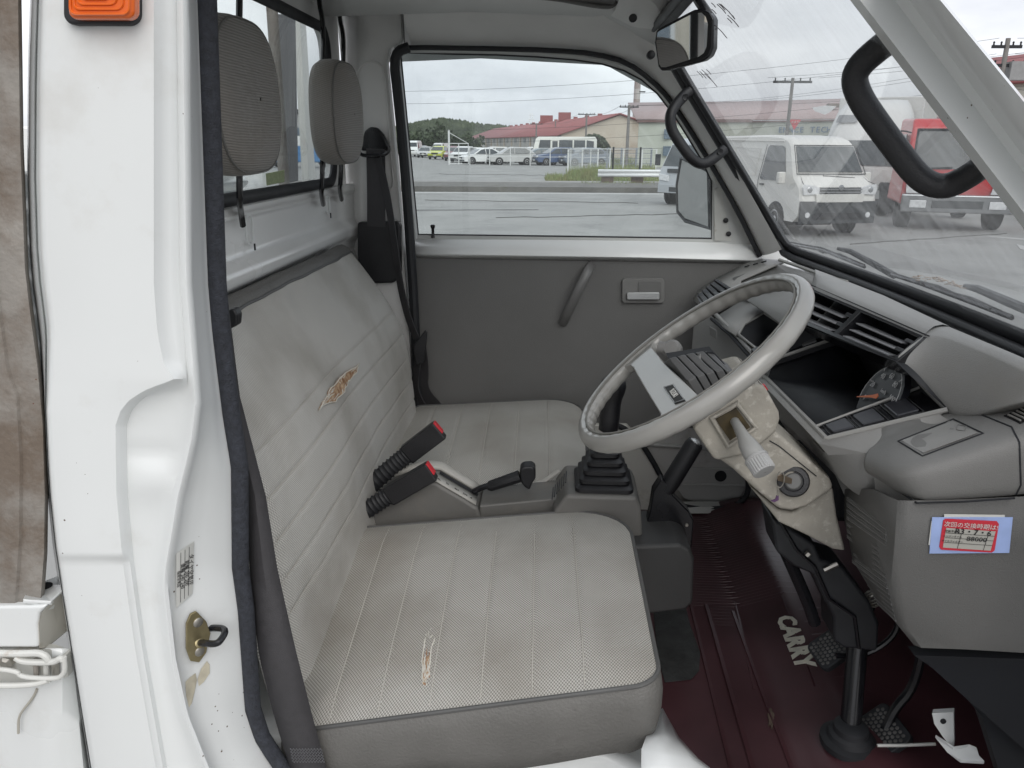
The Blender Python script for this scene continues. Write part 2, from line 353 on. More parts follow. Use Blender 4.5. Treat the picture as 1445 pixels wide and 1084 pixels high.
# weatherstrip on the door opening
wc = [(y, interp(cG, y) + 12) for y in range(-60, 1060, 20)] + [(1062, 384), (1084, 399), (1104, 425), (1118, 460), (1124, 520), (1126, 640)]
path = [V(x, y, Y=.098) for y, x in wc]
build('door_seal', MB().tube(path, .0105, 12, up=(0, 1, 0), flat=1.0), M_strip, TR, label='dark fabric covered door seal on the near opening')
# turn signal lamp
ts = thing_part = None
def rrect(x0, y0, x1, y1, r, n=5):
    o = []
    for cx, cy, a in ((x1 - r, y0 + r, -90), (x1 - r, y1 - r, 0), (x0 + r, y1 - r, 90), (x0 + r, y0 + r, 180)):
        for k in range(n + 1):
            t = radians(a + 90 * k / n); o.append((cx + r * cos(t), cy + r * sin(t)))
    return o
b_ = build('turn_signal', MB().prism(pxs(rrect(88, -78, 193, 35, 16), -.012), (0, .016, 0)), M_rubber, TR, bevel=.003)
build('lens', MB().prism(pxs(rrect(94, -74, 187, 27, 12), -.026), (0, .016, 0)), M_orange, b_, bevel=.005, seg=3, label='ribbed amber lens')
for i in range(4):
    p = rrect(99 + i * 5, -70 + i * 5, 182 - i * 9, 20 - i * 7, 9)
    build('lens_rib', MB().tube(pxs(p, -.0265), .0012, 6, closed=True), M_orange, b_)
# striker
stp = [onskin(x, y, .004) for x, y in ((276, 862), (290, 876), (296, 893), (290, 920), (280, 934), (268, 932), (262, 915), (262, 880), (268, 866))]
nrm = ((stp[2] - stp[0]).cross(stp[6] - stp[0])).normalized()
if nrm.y > 0: nrm = -nrm
sb = build('door_striker', MB().prism([p - nrm * .001 for p in stp], nrm * .0035), M_zinc, TR, bevel=.0008, label='yellow zinc plated striker plate with black loop')
for (x, y) in ((278, 877), (280, 918)):
    c = onskin(x, y, .004) + nrm * .0025
    build('screw', MB().lathe(c, nrm, [(.0062, 0), (.0062, .0012), (.0045, .0022), (.0001, .0024)], 16, cap=False), M_steel, sb)
lp = arc([V(281, 907, Y=.045), V(290, 908, Y=.035), V(303, 909, Y=.03), V(310, 906, Y=.03), V(318, 893, Y=.045), V(316, 887, Y=.055), V(302, 886, Y=.06), V(290, 887, Y=.066)], 2)
build('loop', MB().tube(lp, .0042, 10), M_blackg, sb)
for a, b in ((0, 3), (-1, -4)):
    d = (lp[b] - lp[a]).normalized(); build('collar', MB().lathe(lp[a] - d * .001, d, [(.0065, 0), (.0065, .004), (.0045, .005)], 14), M_zinc, sb)
# tyre pressure label, peeling stickers on the jamb
def decal(name, quad, m, par, lift=.0012, nx=1, label=None):
    return build(name, MB().prism([onskin(x, y, lift) for x, y in quad], Vector((0, -.0004, 0))), m, par, label=label)
lab = decal('pressure_label', ((249, 781), (274, 764), (272, 838), (249, 858)), M_paper, TR, label='white tyre pressure label with small black lettering')
A, B, C_, D = [onskin(x, y, .002) for x, y in ((249, 781), (274, 764), (272, 838), (249, 858))]
def labp(u, v): return A.lerp(B, u).lerp(D.lerp(C_, u), v) + Vector((0, -.0006, 0))
for ri, (uu, s) in enumerate(((.86, 'タイヤ空気圧'), (.62, '前輪 200 200'), (.38, '後輪 240 240'), (.14, '指定空気圧'))):
    textmesh('label_text', s, M_ink, labp(uu, .5), labp(uu, 1) - labp(uu, 0), labp(1, .5) - labp(0, .5), (.0072, .0062, .0062, .0045)[ri], lab, ext=.0001)
for uu in (.26, .5, .74):
    build('label_line', MB().tube([labp(uu, .04), labp(uu, .96)], .00025, 4), M_ink, lab)
for k, q in enumerate((((284, 944), (292, 933), (296, 938), (296, 950), (288, 962), (281, 968), (279, 958)), ((262, 962), (268, 956), (276, 950), (278, 960), (275, 975), (271, 992), (267, 998), (263, 982)))):
    decal('torn_sticker', q, mat('sticker_residue', (.5, .46, .36), .8, var=.15, vscale=60), TR, label='torn scrap of beige sticker on the jamb')
# ---- rusty guard post and the bed side behind the cab
pl = [(-40, -60), (300, -58), (560, -50), (850, -45)]
pc = [(-40, -8), (400, -4), (520, 12), (560, 26), (650, 31), (760, 30), (850, 24)]
pr = [(-40, 27), (0, 28), (200, 31), (380, 38), (440, 45), (520, 56), (600, 63), (700, 66), (780, 65), (850, 60)]
rows = []
for y in range(-60, 861, 20):
    l, c, r = interp(pl, y), interp(pc, y), interp(pr, y)
    rows.append([V(l, y, Y=.10), V(l, y, Y=.03), V(c - 3, y, Y=.028), V(c + 2, y, Y=.031), V((c + r) / 2, y, Y=.030), V(r - 4, y, Y=.032), V(r, y, Y=.045), V(r - 1, y, Y=.10)])
gp = build('guard_post', MB().loft(rows), M_rust, TR, smooth=40, solid=.003, label='rust streaked grey steel post just behind the cab')
# bed side
bs = build('bed_side', MB().prism(pxs([(-60, 857), (66, 855), (56, 866), (53, 880), (54, 915), (-60, 915)], .02), (0, .05, 0)), M_white, TR, bevel=.004)
build('end_cap', MB().prism([V(68, 853, Y=.03), V(80, 852, Y=.06), V(92, 895, Y=.07), V(66, 916, Y=.035), V(54, 916, Y=.02), V(52, 880, Y=.02), V(57, 866, Y=.02)], (0, .03, 0)), mat('cap_beige', (.5, .48, .43), .5, dirt=(.3, .25, .17), dscale=20), bs, bevel=.003)
bk = MB().prism([V(32, 846, Y=.02), V(36, 838, Y=.03), V(66, 818, Y=.09), V(82, 812, Y=.12), V(86, 834, Y=.09), V(72, 848, Y=.03)], (0, .0, -.006))
bk.prism([V(32, 847, Y=.02), V(72, 849, Y=.025), V(71, 853, Y=.025), V(32, 851, Y=.02)], (0, .003, 0))
br = build('stake_bracket', bk, M_white, TR, bevel=.001)
build('hole', MB().lathe(V(64, 830, Y=.062) + Vector((0, 0, .0025)), (0, 0, 1), [(.0085, 0), (.0085, .001)], 18), M_dark, br)
lo = build('bed_corner', MB().loft([[V(x, y, Y=yy) for x, yy in ((-60, .05), (12, .042), (30, .038), (55, .032), (88, .03), (100 + (y - 915) * .1, .045), (106 + (y - 915) * .22, .12))] for y in range(915, 1130, 12)]), M_white, TR, solid=.002, smooth=60)
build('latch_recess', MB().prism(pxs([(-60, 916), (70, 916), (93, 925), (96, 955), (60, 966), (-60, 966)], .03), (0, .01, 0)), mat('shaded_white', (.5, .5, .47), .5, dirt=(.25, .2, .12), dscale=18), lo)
for pth, r, mm in ((((-40, 921), (30, 923), (55, 921), (65, 926), (68, 932)), .0042, M_offwhite), (((22, 928), (32, 934), (60, 935), (78, 934), (86, 928), (89, 932)), .0038, M_offwhite), (((90, 927), (92, 945), (88, 953), (80, 958), (30, 956), (24, 946), (-40, 942)), .003, M_offwhite), (((-40, 966), (10, 968), (50, 966), (68, 960)), .0036, M_offwhite)):
    build('latch_wire', MB().tube(arc(pxs(pth, .012), 2), r, 10), mm, lo, label='painted bent wire of the bed side latch')
for x0, x1, mm in ((46, 55, M_rust), (60, 70, M_offwhite), (72, 84, M_steel)):
    build('latch_roller', MB().tube([V((x0 + x1) / 2, 930, Y=.025), V((x0 + x1) / 2 + 1, 955, Y=.025)], (x1 - x0) / 2 * .0007, 10), mm, lo)
build('bolt', MB().lathe(V(12, 932, Y=.03), (0, -1, 0), [(.009, 0), (.009, .006), (.005, .009)], 6), M_steel, lo)
build('drain_groove', MB().tube(arc(pxs([(52, 972), (50, 978), (44, 988), (34, 1000), (26, 1012), (26, 1035)], .03), 2), .0016, 6), mat('sealant', (.4, .38, .33), .7), lo)

# ---- shell: floor, roof, rear wall
XR = -.552
def rearx(z):
    return interp([(.3, XR), (1.0, XR), (1.12, XR + .004), (1.155, XR + .004), (1.175, XR - .012), (1.195, XR - .006), (1.215, XR + .022), (1.235, XR + .026), (1.25, XR + .006), (1.258, XR - .002), (1.32, XR - .002), (1.328, XR + .008), (1.34, XR + .010), (1.348, XR), (1.9, XR + .03)], z)
zs = [.40, .7, 1.0, 1.1] + [1.12 + i * .0055 for i in range(42)]
WY0, WY1, WZ0, WZ1 = .18, 1.228, 1.353, 1.702
build('rear_wall', MB().loft([[Vector((rearx(z) + .03 * max(0, (y - 1.26) / .06) ** 2, y, z)) for y in (0.15, .2, .3, .5, .7, .9, 1.1, 1.24, 1.28, 1.32)] for z in zs]), M_whitein, TR, smooth=60, solid=.002, soff=-1)
def rr3(y0, z0, y1, z1, r, x, n=6): return [Vector((x, a, b)) for a, b in rrect(y0, z0, y1, z1, r, n)]
inner = rr3(WY0, WZ0, WY1, WZ1, .05, XR + .002)
outer = rr3(.15, 1.344, 1.32, 1.80, .001, XR + .004)
build('window_surround', MB().loft([outer, inner, [p + Vector((-.02, 0, 0)) for p in inner]], closed=True), M_liner, TR, solid=.002, soff=-1)
rs = build('rear_window', MB().tube(inner, .0125, 8, closed=True, up=(1, 0, 0), flat=.7), M_rubber, TR, smooth=50)
build('pane', MB().prism([Vector((XR - .006, y, z)) for y, z in rrect(WY0, WZ0, WY1, WZ1, .05)], (-.004, 0, 0)), G_rear, rs, label='dusty rear window glass')
build('inspection_sticker', MB().prism([VP(x, y, Vector((XR - .003, 0, 0)), Vector((1, 0, 0))) for x, y in ((375, 245), (401, 240), (401, 257), (376, 262))], (.0006, 0, 0)), mat('sticker_green', (.36, .42, .24), .6, var=.3, vscale=300), rs)
# corrugated guard panel and posts behind the window (bed guard frame)
gx = -.70
gpn = MB().loft([[Vector((gx + .010 * sin(z * 2 * pi / .045), y, z)) for y in (-.02, .45, 1.02)] for z in [1.0 + i * .0045 for i in range(92)]])
gf = build('guard_panel', gpn, M_white, TR, smooth=60, solid=.0015, label='ribbed white panel of the bed guard')
def post_px(x0, y0, x1, y1, X, wd, m, nm, lb):
    a, b = V(x0, y0, X=X), V(x1, y1, X=X); d = (b - a).normalized(); a = a - d * .4; b = b + d * .25
    return build(nm, MB().tube([a, a.lerp(b, .5), b], wd, 12), m, TR, label=lb)
post_px(384, 15, 401, 258, -.66, .013, M_rust, 'guard_upright', 'rusty slanted tube of the bed guard')
build('guard_upright', MB().prism([V(405, 20, X=-.68), V(417, 28, X=-.68), V(421, 255, X=-.68), V(409, 258, X=-.68)], (-.03, 0, 0)), mat('guard_grey', (.09, .09, .095), .5), TR, label='dark square post of the bed guard')
build('guard_upright', MB().prism([V(420, -30, X=-.75), V(428, -25, X=-.75), V(446, 262, X=-.75), V(436, 264, X=-.75)], (-.02, 0, 0)), M_offwhite, TR, label='pale post of the bed guard')
# ---- headrests
def headrest(yc, xc, zc, label):
    h = MB(); rowsr = []
    prof = [(-.030, .80), (-.026, .93), (-.015, .99), (0, 1.0), (.015, .985), (.026, .93), (.033, .80), (.037, .5), (.038, .02)]
    uv = []
    hy, hz = .121, .104
    def ol(s):
        o = []
        for k in range(48):
            t = 2 * pi * k / 48; c, d = cos(t), sin(t)
            ex = 2.9
            y = hy * math.copysign(abs(c) ** (2 / ex), c); z = hz * math.copysign(abs(d) ** (2 / ex), d)
            z *= 1 + .03 * (1 if z > 0 else 0); y *= 1 - .05 * (z / hz) * (1 if z > 0 else -.2)
            o.append((y * s, z * s))
        return o
    pr_ = [(-.031, .02), (-.031, .5)] + prof
    for x, s in pr_:
        rowsr.append([Vector((xc + x, yc + a, zc + b)) for a, b in ol(s)])
        uv += [(a + x, b + x * .3) for a, b in ol(s)]
    h.loft(rowsr, closed=True)
    o = build('headrest', h, M_head, TR, smooth=80, uvs=uv, label=label)
    build('seam', MB().tube([Vector((xc + .024, yc + a, zc + b)) for a, b in ol(.952)], .0016, 6, closed=True), M_vinyl, o)
    return o
h1 = headrest(.385, -.452, 1.505, 'driver headrest, grey ribbed cloth, larger and nearer')
h2 = headrest(.98, -.468, 1.505, 'passenger headrest, grey ribbed cloth, farther')
def hr_bar(par, pts, wd=.0072):
    build('headrest_bar', MB().tube(arc(pts, 2), wd, 8, up=(1, 0, 0), flat=.75), M_blackg, par)
def xb(px, py, X): return V(px, py, X=X)
hr_bar(h1, [xb(338, -60, -.5), xb(338, 0, -.51), xb(337, 60, -.505), xb(337, 150, -.505), xb(338, 255, -.505), xb(338, 285, -.51), xb(340, 300, -.535), xb(343, 318, -.54)], .0068)
hr_bar(h2, [xb(449, -50, -.53), xb(450, 5, -.53), xb(455, 25, -.52), xb(457, 60, -.505), xb(455, 120, -.505), xb(455, 262, -.505), xb(453, 272, -.52), xb(456, 288, -.54)])
hr_bar(h2, [xb(478, -20, -.535), xb(479, 28, -.53), xb(484, 45, -.515), xb(485, 70, -.505), xb(483, 120, -.505), xb(481, 255, -.505), xb(479, 266, -.52), xb(482, 281, -.54)])
for (x, y, s) in ((352, 322, 1.25), (463, 288, 1.0), (487, 279, .9)):
    c = xb(x, y, -.5455)
    build('hook_slot', MB().tube([c + Vector((0, a * s, b * s)) for a, b in rrect(-.012, -.022, .012, .018, .011)], .0022, 6, closed=True), M_white, TR)
    build('slot', MB().box(c + Vector((.002, .010 * s, -.028 * s)), (.002, .004, .012)), M_dark, TR)
# ---- far side body: header + A pillar skin, B pillar, roof
sealp = [(588, 560), (584, 440), (577, 330), (569, 220), (560, 130), (556, 85), (563, 70), (580, 67), (640, 68), (700, 69), (780, 71), (840, 76), (885, 88), (919, 113), (945, 140), (975, 185), (1008, 240), (1040, 296), (1072, 362)]
roofp = [(1.16, x, y) for x, y in ((560, -25), (590, -27), (650, -28), (700, -28), (770, -26), (820, -22), (860, -12), (905, 20), (930, 45), (967, 103), (1000, 155), (1045, 225), (1085, 296), (1116, 352))]
lowp = [(580, 66), (600, 66), (650, 67), (700, 68), (780, 70), (815, 73), (850, 78), (890, 90), (919, 112), (950, 146), (978, 189), (1010, 243), (1042, 298), (1074, 364)]
rows = []
for k, ((yy, ux, uy), (lx, ly)) in enumerate(zip(roofp, lowp)):
    yu = 1.14 if k < 8 else 1.225
    a = V(lx, ly, Y=1.335); b = V(ux, uy, Y=yu); c0 = V(lx, ly, Y=1.30)
    c0 = V(lx, ly - 3, Y=1.305)
    if k > 7: b = V(ux - 13, uy, Y=1.235)
    mid1 = c0.lerp(b, .33) + Vector((0, -.012 * (1 if k > 7 else 1.2), .0)); mid2 = c0.lerp(b, .7) + Vector((0, -.01, 0))
    rows.append([a, c0, mid1, mid2, b, b + Vector((.0, .06, .0))])
build('roof_side_rail', MB().loft(rows), M_liner, TR, smooth=70, label='grey inner roof rail and far windscreen pillar')
# far B pillar inner panel
bp_l = [(-30, 500), (60, 500), (160, 500), (250, 502), (330, 506), (420, 512), (640, 520)]
bp_r = [(-30, 566), (60, 570), (68, 552), (90, 548), (130, 552), (220, 561), (330, 570), (440, 578), (560, 586), (640, 590)]
rows = []
for y in (-40, 0, 30, 55, 62, 68, 75, 90, 120, 160, 200, 250, 300, 350, 400, 450, 500, 560, 640):
    l, r = interp(bp_l, y), interp(bp_r, y)
    yb = 1.285 if y > 30 else 1.285 - .001 * (30 - y)
    rows.append([V(l - 14, y, Y=yb + .05), V(l, y, Y=yb + .02), V(l + 8, y, Y=yb), V(l + (r - l) * .35, y, Y=yb), V(l + (r - l) * .75, y, Y=yb + .002), V(r - 3, y, Y=yb + .006), V(r + 1, y, Y=yb + .05)])
bpo = build('door_pillar', MB().loft(rows), M_liner, TR, smooth=60)
build('emboss', MB().tube(arc(pxs([(500, 110), (512, 88), (530, 86), (543, 98), (547, 150), (553, 240), (556, 262), (548, 270), (525, 272)], 1.284), 1), .0022, 6, caps=True), M_liner, bpo)
build('seam_line', MB().tube(pxs([(568, -20), (569, 25), (571, 62)], 1.262), .0009, 6), M_dark, bpo)
# roof panels
zr = 1.755
rf = MB().loft([[Vector((-.56, max(y, .03), z)), Vector((-.2, y, z + .01)), Vector((.1, y, z)), Vector((.22, y, z - .06))] for y, z in ((-.0, 1.66), (.03, 1.72), (.1, zr), (.4, zr + .02), (.7, zr + .02), (1.0, zr + .01), (1.14, zr - .01), (1.2, zr - .03))])
build('roof', rf, M_liner, TR, solid=.004, soff=1, smooth=60)
build('roof_skin', MB().loft([[Vector((-.56, max(.06, y), z)), Vector((-.2, y, z + .015)), Vector((.12, y, z)), Vector((.26, y, z - .07))] for y, z in ((-.01, 1.64), (.02, 1.74), (.1, zr + .04), (.7, zr + .055), (1.25, zr + .03), (1.37, 1.74), (1.39, 1.64))]), M_white, TR, solid=.002, smooth=70)
rb = build('roof_console', MB().loft([[V(x, y, Y=yy) for x, y, yy in r] for r in (
    [(865, -40, .9), (875, -5, 1.02), (868, 15, 1.1), (862, 22, 1.16)],
    [(900, -40, .9), (905, 0, 1.0), (898, 32, 1.1), (893, 38, 1.15)],
    [(935, -40, .9), (935, 5, .98), (925, 38, 1.1), (921, 42, 1.14)],
    [(985, -40, .86), (965, 0, .96), (945, 22, 1.05), (930, 40, 1.12)])]), M_liner, TR, smooth=70, label='bulge in the roof lining above the mirror')
build('clip', MB().lathe(V(893, 25, Y=1.06), (0, -1, -.4), [(.008, 0), (.009, .004), (.004, .006)], 12), M_black, rb)
build('clip', MB().lathe(V(918, 78, Y=1.20), (0, -1, 0), [(.0095, -.005), (.0095, .012), (.005, .015)], 14), M_black, TR)
build('visor_edge', MB().tube(arc(pxs([(740, -6), (790, -1), (815, 4), (850, 10), (866, 9), (874, -8)], 1.1), 2), .005, 8), M_trim, TR, label='edge of the far sun visor')
build('sun_visor', MB().prism([V(690, -60, Y=1.0), V(700, -4, Y=1.12), V(790, -1, Y=1.12), V(866, 8, Y=1.1), V(885, -20, Y=1.0), V(880, -60, Y=.9)], (0, .0, .012)), M_trim, TR, bevel=.003, label='dark sun visor folded against the roof')
# seal of the far door
build('door_seal', MB().tube(arc(pxs(sealp, 1.30), 1), .0062, 10, up=(0, 1, 0)), M_rubber, TR)
build('door_seal', MB().tube(pxs([(553, 560), (556, 85)][::-1], 1.29) and arc(pxs([(590, 575), (585, 440), (578, 330), (570, 220), (561, 130), (556, 88), (562, 72), (577, 67)], 1.275), 1), .0125, 10, up=(0, 1, 0)), M_rubber, TR, label='thick black rubber down the rear edge of the far opening')
# ---- far door
tp = [(586, 362), (700, 364), (900, 367), (1078, 371), (1078, 606), (940, 604), (760, 602), (588, 602)]
DR = build('door', MB().prism(pxs(tp, 1.318), (0, .01, 0)), M_trim, TR, bevel=.003, label='far passenger door with dark grey vinyl lining')
glass = [(565, 75), (640, 76), (700, 77), (760, 80), (810, 84), (850, 90), (880, 99), (905, 112), (928, 132), (950, 160), (972, 195), (990, 225), (1004, 255), (1004, 337), (800, 334), (590, 331)]
outerf = [(556, 66), (640, 67), (700, 68), (760, 70), (815, 74), (855, 80), (890, 91), (915, 107), (938, 131), (962, 166), (985, 202), (1008, 240), (1036, 290), (1072, 362), (800, 362), (586, 362)]
fm = MB(); a_, b_2 = pxs(outerf, 1.335), pxs(glass, 1.345)
fm.loft([[p + Vector((0, .03, 0)) for p in a_], a_, [p.lerp(q, .55) + Vector((0, -.006, 0)) for p, q in zip(a_, b_2)], b_2, [p + Vector((0, .012, 0)) for p in b_2]], closed=True)
build('window_frame', fm, mat('door_frame_grey', (.55, .555, .54), .4, var=.05, coat=.2), DR, smooth=40)
build('window_seal', MB().tube(pxs(glass, 1.347), .0032, 6, closed=True), M_rubber, DR)
build('pane', MB().prism(pxs(glass, 1.352), (0, .004, 0)), G_side, DR, label='far door window glass')
# belt ledge
bl = MB().loft([[V(x, y, Y=yy) for (y, yy) in prof] for x, prof in ((586, ((334, 1.349), (338, 1.34), (348, 1.31), (358, 1.30), (363, 1.312))), (700, ((334.5, 1.349), (339, 1.34), (349, 1.31), (360, 1.30), (365, 1.312))), (900, ((336.5, 1.349), (341, 1.34), (352, 1.31), (363, 1.30), (368, 1.312))), (1006, ((338.5, 1.349), (343, 1.34), (354, 1.31), (366, 1.30), (370, 1.312))), (1076, ((340, 1.349), (344, 1.34), (355, 1.31), (367, 1.30), (371, 1.312))))])
build('belt_ledge', bl, mat('ledge_white', (.88, .89, .88), .3, var=.02, coat=.5), DR, solid=.002, smooth=60)  # white paint brightened in colour for the window light on the ledge
build('mirror_base', MB().prism(pxs([(1008, 340), (1008, 268), (1018, 262), (1040, 300), (1060, 341)], 1.335), (0, .01, 0)), M_offwhite, DR, bevel=.002)
for x, y in ((1024, 311), (1028, 330)): build('screw', MB().lathe(V(x, y, Y=1.333), (0, -1, 0), [(.0065, 0), (.0065, .003), (.003, .004)], 14), M_black, DR)
dl = MB().loft([[V(x, y, Y=yy) for y, yy in ((600, 1.33), (606, 1.328), (660, 1.33), (700, 1.335), (722, 1.34))] for x in (860, 930, 1000, 1090)])
build('lower_panel', dl, mat('lower_metal', (.5, .49, .47), .4, var=.08, dirt=(.2, .18, .15), dscale=12), DR, solid=.002)
cv = [(948, 650), (952, 685), (965, 704), (990, 713), (1020, 712), (1045, 702), (1053, 688), (1050, 668), (1040, 662), (960, 660)]
build('access_cover', MB().prism(pxs(cv, 1.322), (0, .008, 0)), mat('cover_grey', (.42, .415, .4), .5, var=.08), DR, bevel=.003)
build('pocket_ridge', MB().tube(pxs([(905, 626), (980, 632), (1070, 640)], 1.322), .006, 8), MATS['cover_grey'], DR)
build('pocket_ridge', MB().tube(pxs([(950, 684), (1000, 684), (1050, 686)], 1.321), .004, 8), MATS['cover_grey'], DR)
build('hole', MB().lathe(V(1017, 672, Y=1.320), (0, -1, 0), [(.0165, -.002), (.0165, .0015), (.012, .0015)], 20), M_dark, DR)
build('pull_strap', MB().tube(arc([V(835, 374, Y=1.315), V(831, 380, Y=1.29), V(822, 398, Y=1.275), V(811, 421, Y=1.273), V(800, 444, Y=1.288), V(794, 457, Y=1.312)], 2), .0125, 12, up=(0, 1, 0), flat=.5), mat('strap_grey', (.15, .148, .145), .35, var=.05), DR)
hd = MB().prism(pxs(rrect(878, 393, 938, 428, 5), 1.307), (0, .012, 0))
build('handle_bezel', hd, M_dashd, DR, bevel=.002)
build('handle_recess', MB().prism(pxs(rrect(901, 398, 933, 423, 2), 1.304), (0, .004, 0)), M_trim, DR)
build('inner_handle', MB().prism(pxs(rrect(885, 413, 931, 423, 2), 1.296), (0, .008, 0)), M_silver, DR, bevel=.0015)
build('lock_knob', MB().lathe(V(611, 333, Y=1.335), (0, 0, 1), [(.005, -.005), (.004, .006), (.004, .018), (.0065, .024), (.0065, .028), (.004, .03)], 12), M_blackg, DR)
# far outer body lower (wheel house side) + seal curve + sill
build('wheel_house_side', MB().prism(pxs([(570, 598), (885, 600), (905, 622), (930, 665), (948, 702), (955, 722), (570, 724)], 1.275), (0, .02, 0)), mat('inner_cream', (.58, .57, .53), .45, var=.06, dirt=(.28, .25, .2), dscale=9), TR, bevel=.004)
build('door_seal', MB().tube(arc(pxs([(860, 596), (885, 606), (905, 625), (925, 657), (942, 692), (955, 712), (985, 719), (1030, 717), (1050, 706), (1057, 690), (1054, 668)], 1.27), 2), .0075, 10), M_rubber, TR, label='curved black seal at the bottom of the far door')
build('door_sill', MB().prism([V(935, 716, Y=1.26), V(1075, 716, Y=1.27), V(1082, 700, Y=1.27), V(1090, 690, Y=1.3), V(1095, 724, Y=1.25), V(930, 726, Y=1.25)], (0, .04, 0)), M_offwhite, TR, bevel=.003)
build('body_side', MB().prism([Vector((x, 1.37, z)) for x, z in ((-.56, .35), (.62, .35), (.62, 1.18), (-.56, 1.18))], (0, .02, 0)), M_white, TR)
# far door mirror
mo = build('door_mirror', MB().prism([V(962, 222, Y=1.60), V(968, 219, Y=1.585), V(1004, 238, Y=1.45), V(1010, 262, Y=1.43), V(1008, 318, Y=1.435), V(1003, 326, Y=1.45), V(968, 313, Y=1.585), V(957, 300, Y=1.61), V(955, 262, Y=1.61)], (.06, .02, 0)), M_black, TR, bevel=.006)
build('mirror_glass', MB().prism([p - Vector((.0015, .0008, 0)) for p in (VP(x_, y_, V(980, 270, Y=1.53), Vector((-.93, -.37, -.10))) for x_, y_ in ((964, 226), (999, 243), (1001, 320), (968, 308), (959, 297), (958, 262)))], (-.002, -.001, 0)), mat('dull_mirror', (.50, .51, .51), .10, metal=1, var=.02), mo)
build('mirror_rim', MB().tube([VP(x_, y_, V(980, 270, Y=1.53), Vector((-.93, -.37, -.10))) for x_, y_ in ((962, 223), (1001, 240), (1004, 323), (968, 312), (957, 299), (956, 261))], .006, 8, closed=True), M_black, mo)
build('mirror_back', MB().prism([V(x_, y_, Y=1.44) for x_, y_ in ((1000, 238), (1011, 262), (1009, 319), (1003, 325))], (.03, .08, 0)), M_black, mo)
# ---- seat belt on the far pillar
def strip(pa, m, par, name, wd=.0235, th=.0014, up=(0, 1, 0), label=None):
    mb = MB(); path = arc(pa, 2); rows = []
    for i, p in enumerate(path):
        t = (path[min(i + 1, len(path) - 1)] - path[max(i - 1, 0)]).normalized(); u = Vector(up); s_ = t.cross(u).normalized(); n_ = s_.cross(t)
        rows.append([p + s_ * wd + n_ * th, p - s_ * wd + n_ * th, p - s_ * wd - n_ * th, p + s_ * wd - n_ * th])
    mb.loft(rows, closed=True); return build(name, mb, m, par, label=label)
sbo = strip(pxs([(530, 210), (531, 260), (531, 320)], 1.262), M_belt, TR, 'seat_belt', label='passenger seat belt on the far pillar')
strip([V(531, 215, Y=1.255), V(538, 240, Y=1.25), V(548, 285, Y=1.235), V(556, 340, Y=1.23), V(564, 400, Y=1.235), V(576, 450, Y=1.24), V(588, 478, Y=1.24)], M_belt, sbo, 'webbing', wd=.012, up=(.75, 1, 0))
strip([V(592, 492, Y=1.24), V(588, 520, Y=1.25), V(585, 545, Y=1.26), V(592, 565, Y=1.26), V(606, 585, Y=1.26)], M_belt, sbo, 'webbing', wd=.012, up=(.75, 1, 0))
strip([V(592, 488, Y=1.25), V(596, 520, Y=1.27), V(594, 550, Y=1.27), V(620, 580, Y=1.27)], M_belt, sbo, 'webbing', wd=.02, up=(.4, 1, 0))
build('anchor_cover', MB().prism(pxs([(509, 213), (509, 207), (514, 185), (522, 179), (532, 180), (541, 190), (549, 207), (549, 213)], 1.262), (0, .02, 0)), M_blackg, sbo, bevel=.005, seg=3)
build('anchor_ring', MB().tube(arc(pxs([(508, 206), (506, 215), (512, 220), (540, 220), (549, 214), (548, 206)], 1.25), 2), .0045, 8), M_blackg, sbo)
build('retractor', MB().prism(pxs([(504, 314), (562, 313), (565, 320), (565, 384), (558, 398), (552, 400), (512, 400), (504, 386)], 1.262), (0, .03, 0)), M_black, sbo, bevel=.006, seg=3)
build('tongue', MB().prism(pxs([(584, 488), (600, 466), (603, 470), (602, 480), (598, 512), (588, 515), (584, 500)], 1.225), (0, .006, 0)), M_black, sbo, bevel=.002)
# near seat belt webbing
lft = [(400, 300), (560, 318), (700, 345), (859, 357), (930, 367), (1000, 384), (1040, 396), (1090, 412)]
rgt = [(400, 316), (430, 322), (559, 338), (700, 375), (800, 391), (912, 416), (1000, 438), (1090, 462)]
bdy = lambda y: -.028 * min(1, max(0, (y - 700) / 250))
rows = [[V(interp(lft, y), y, Y=.125 + bdy(y)), V((interp(lft, y) + interp(rgt, y)) / 2, y, Y=.121 + bdy(y)), V(interp(rgt, y), y, Y=.128 + bdy(y))] for y in range(400, 1140, 20)]
nb = build('seat_belt', MB().loft(rows), M_belt, TR, solid=.0016, label='dark webbing of the driver seat belt hanging beside the backrest')
st_ = MB()
for i in range(5):
    for k in range(22):
        st_.box(V(410 + k * 2.1 + i * .8, 1057 + i * 4.2 + (k % 2) * 1.6, Y=.0915), (.0016, .0008, .0008))
build('stitching', st_, mat('grey_thread', (.16, .16, .17), .8), nb, kind='stuff')
build('belt_clip', MB().prism([V(322, 437, Y=.30), V(330, 436, Y=.30), V(335, 445, Y=.30), V(334, 460, Y=.30), V(322, 466, Y=.30)], (0, .02, 0)), M_black, TR, bevel=.003)
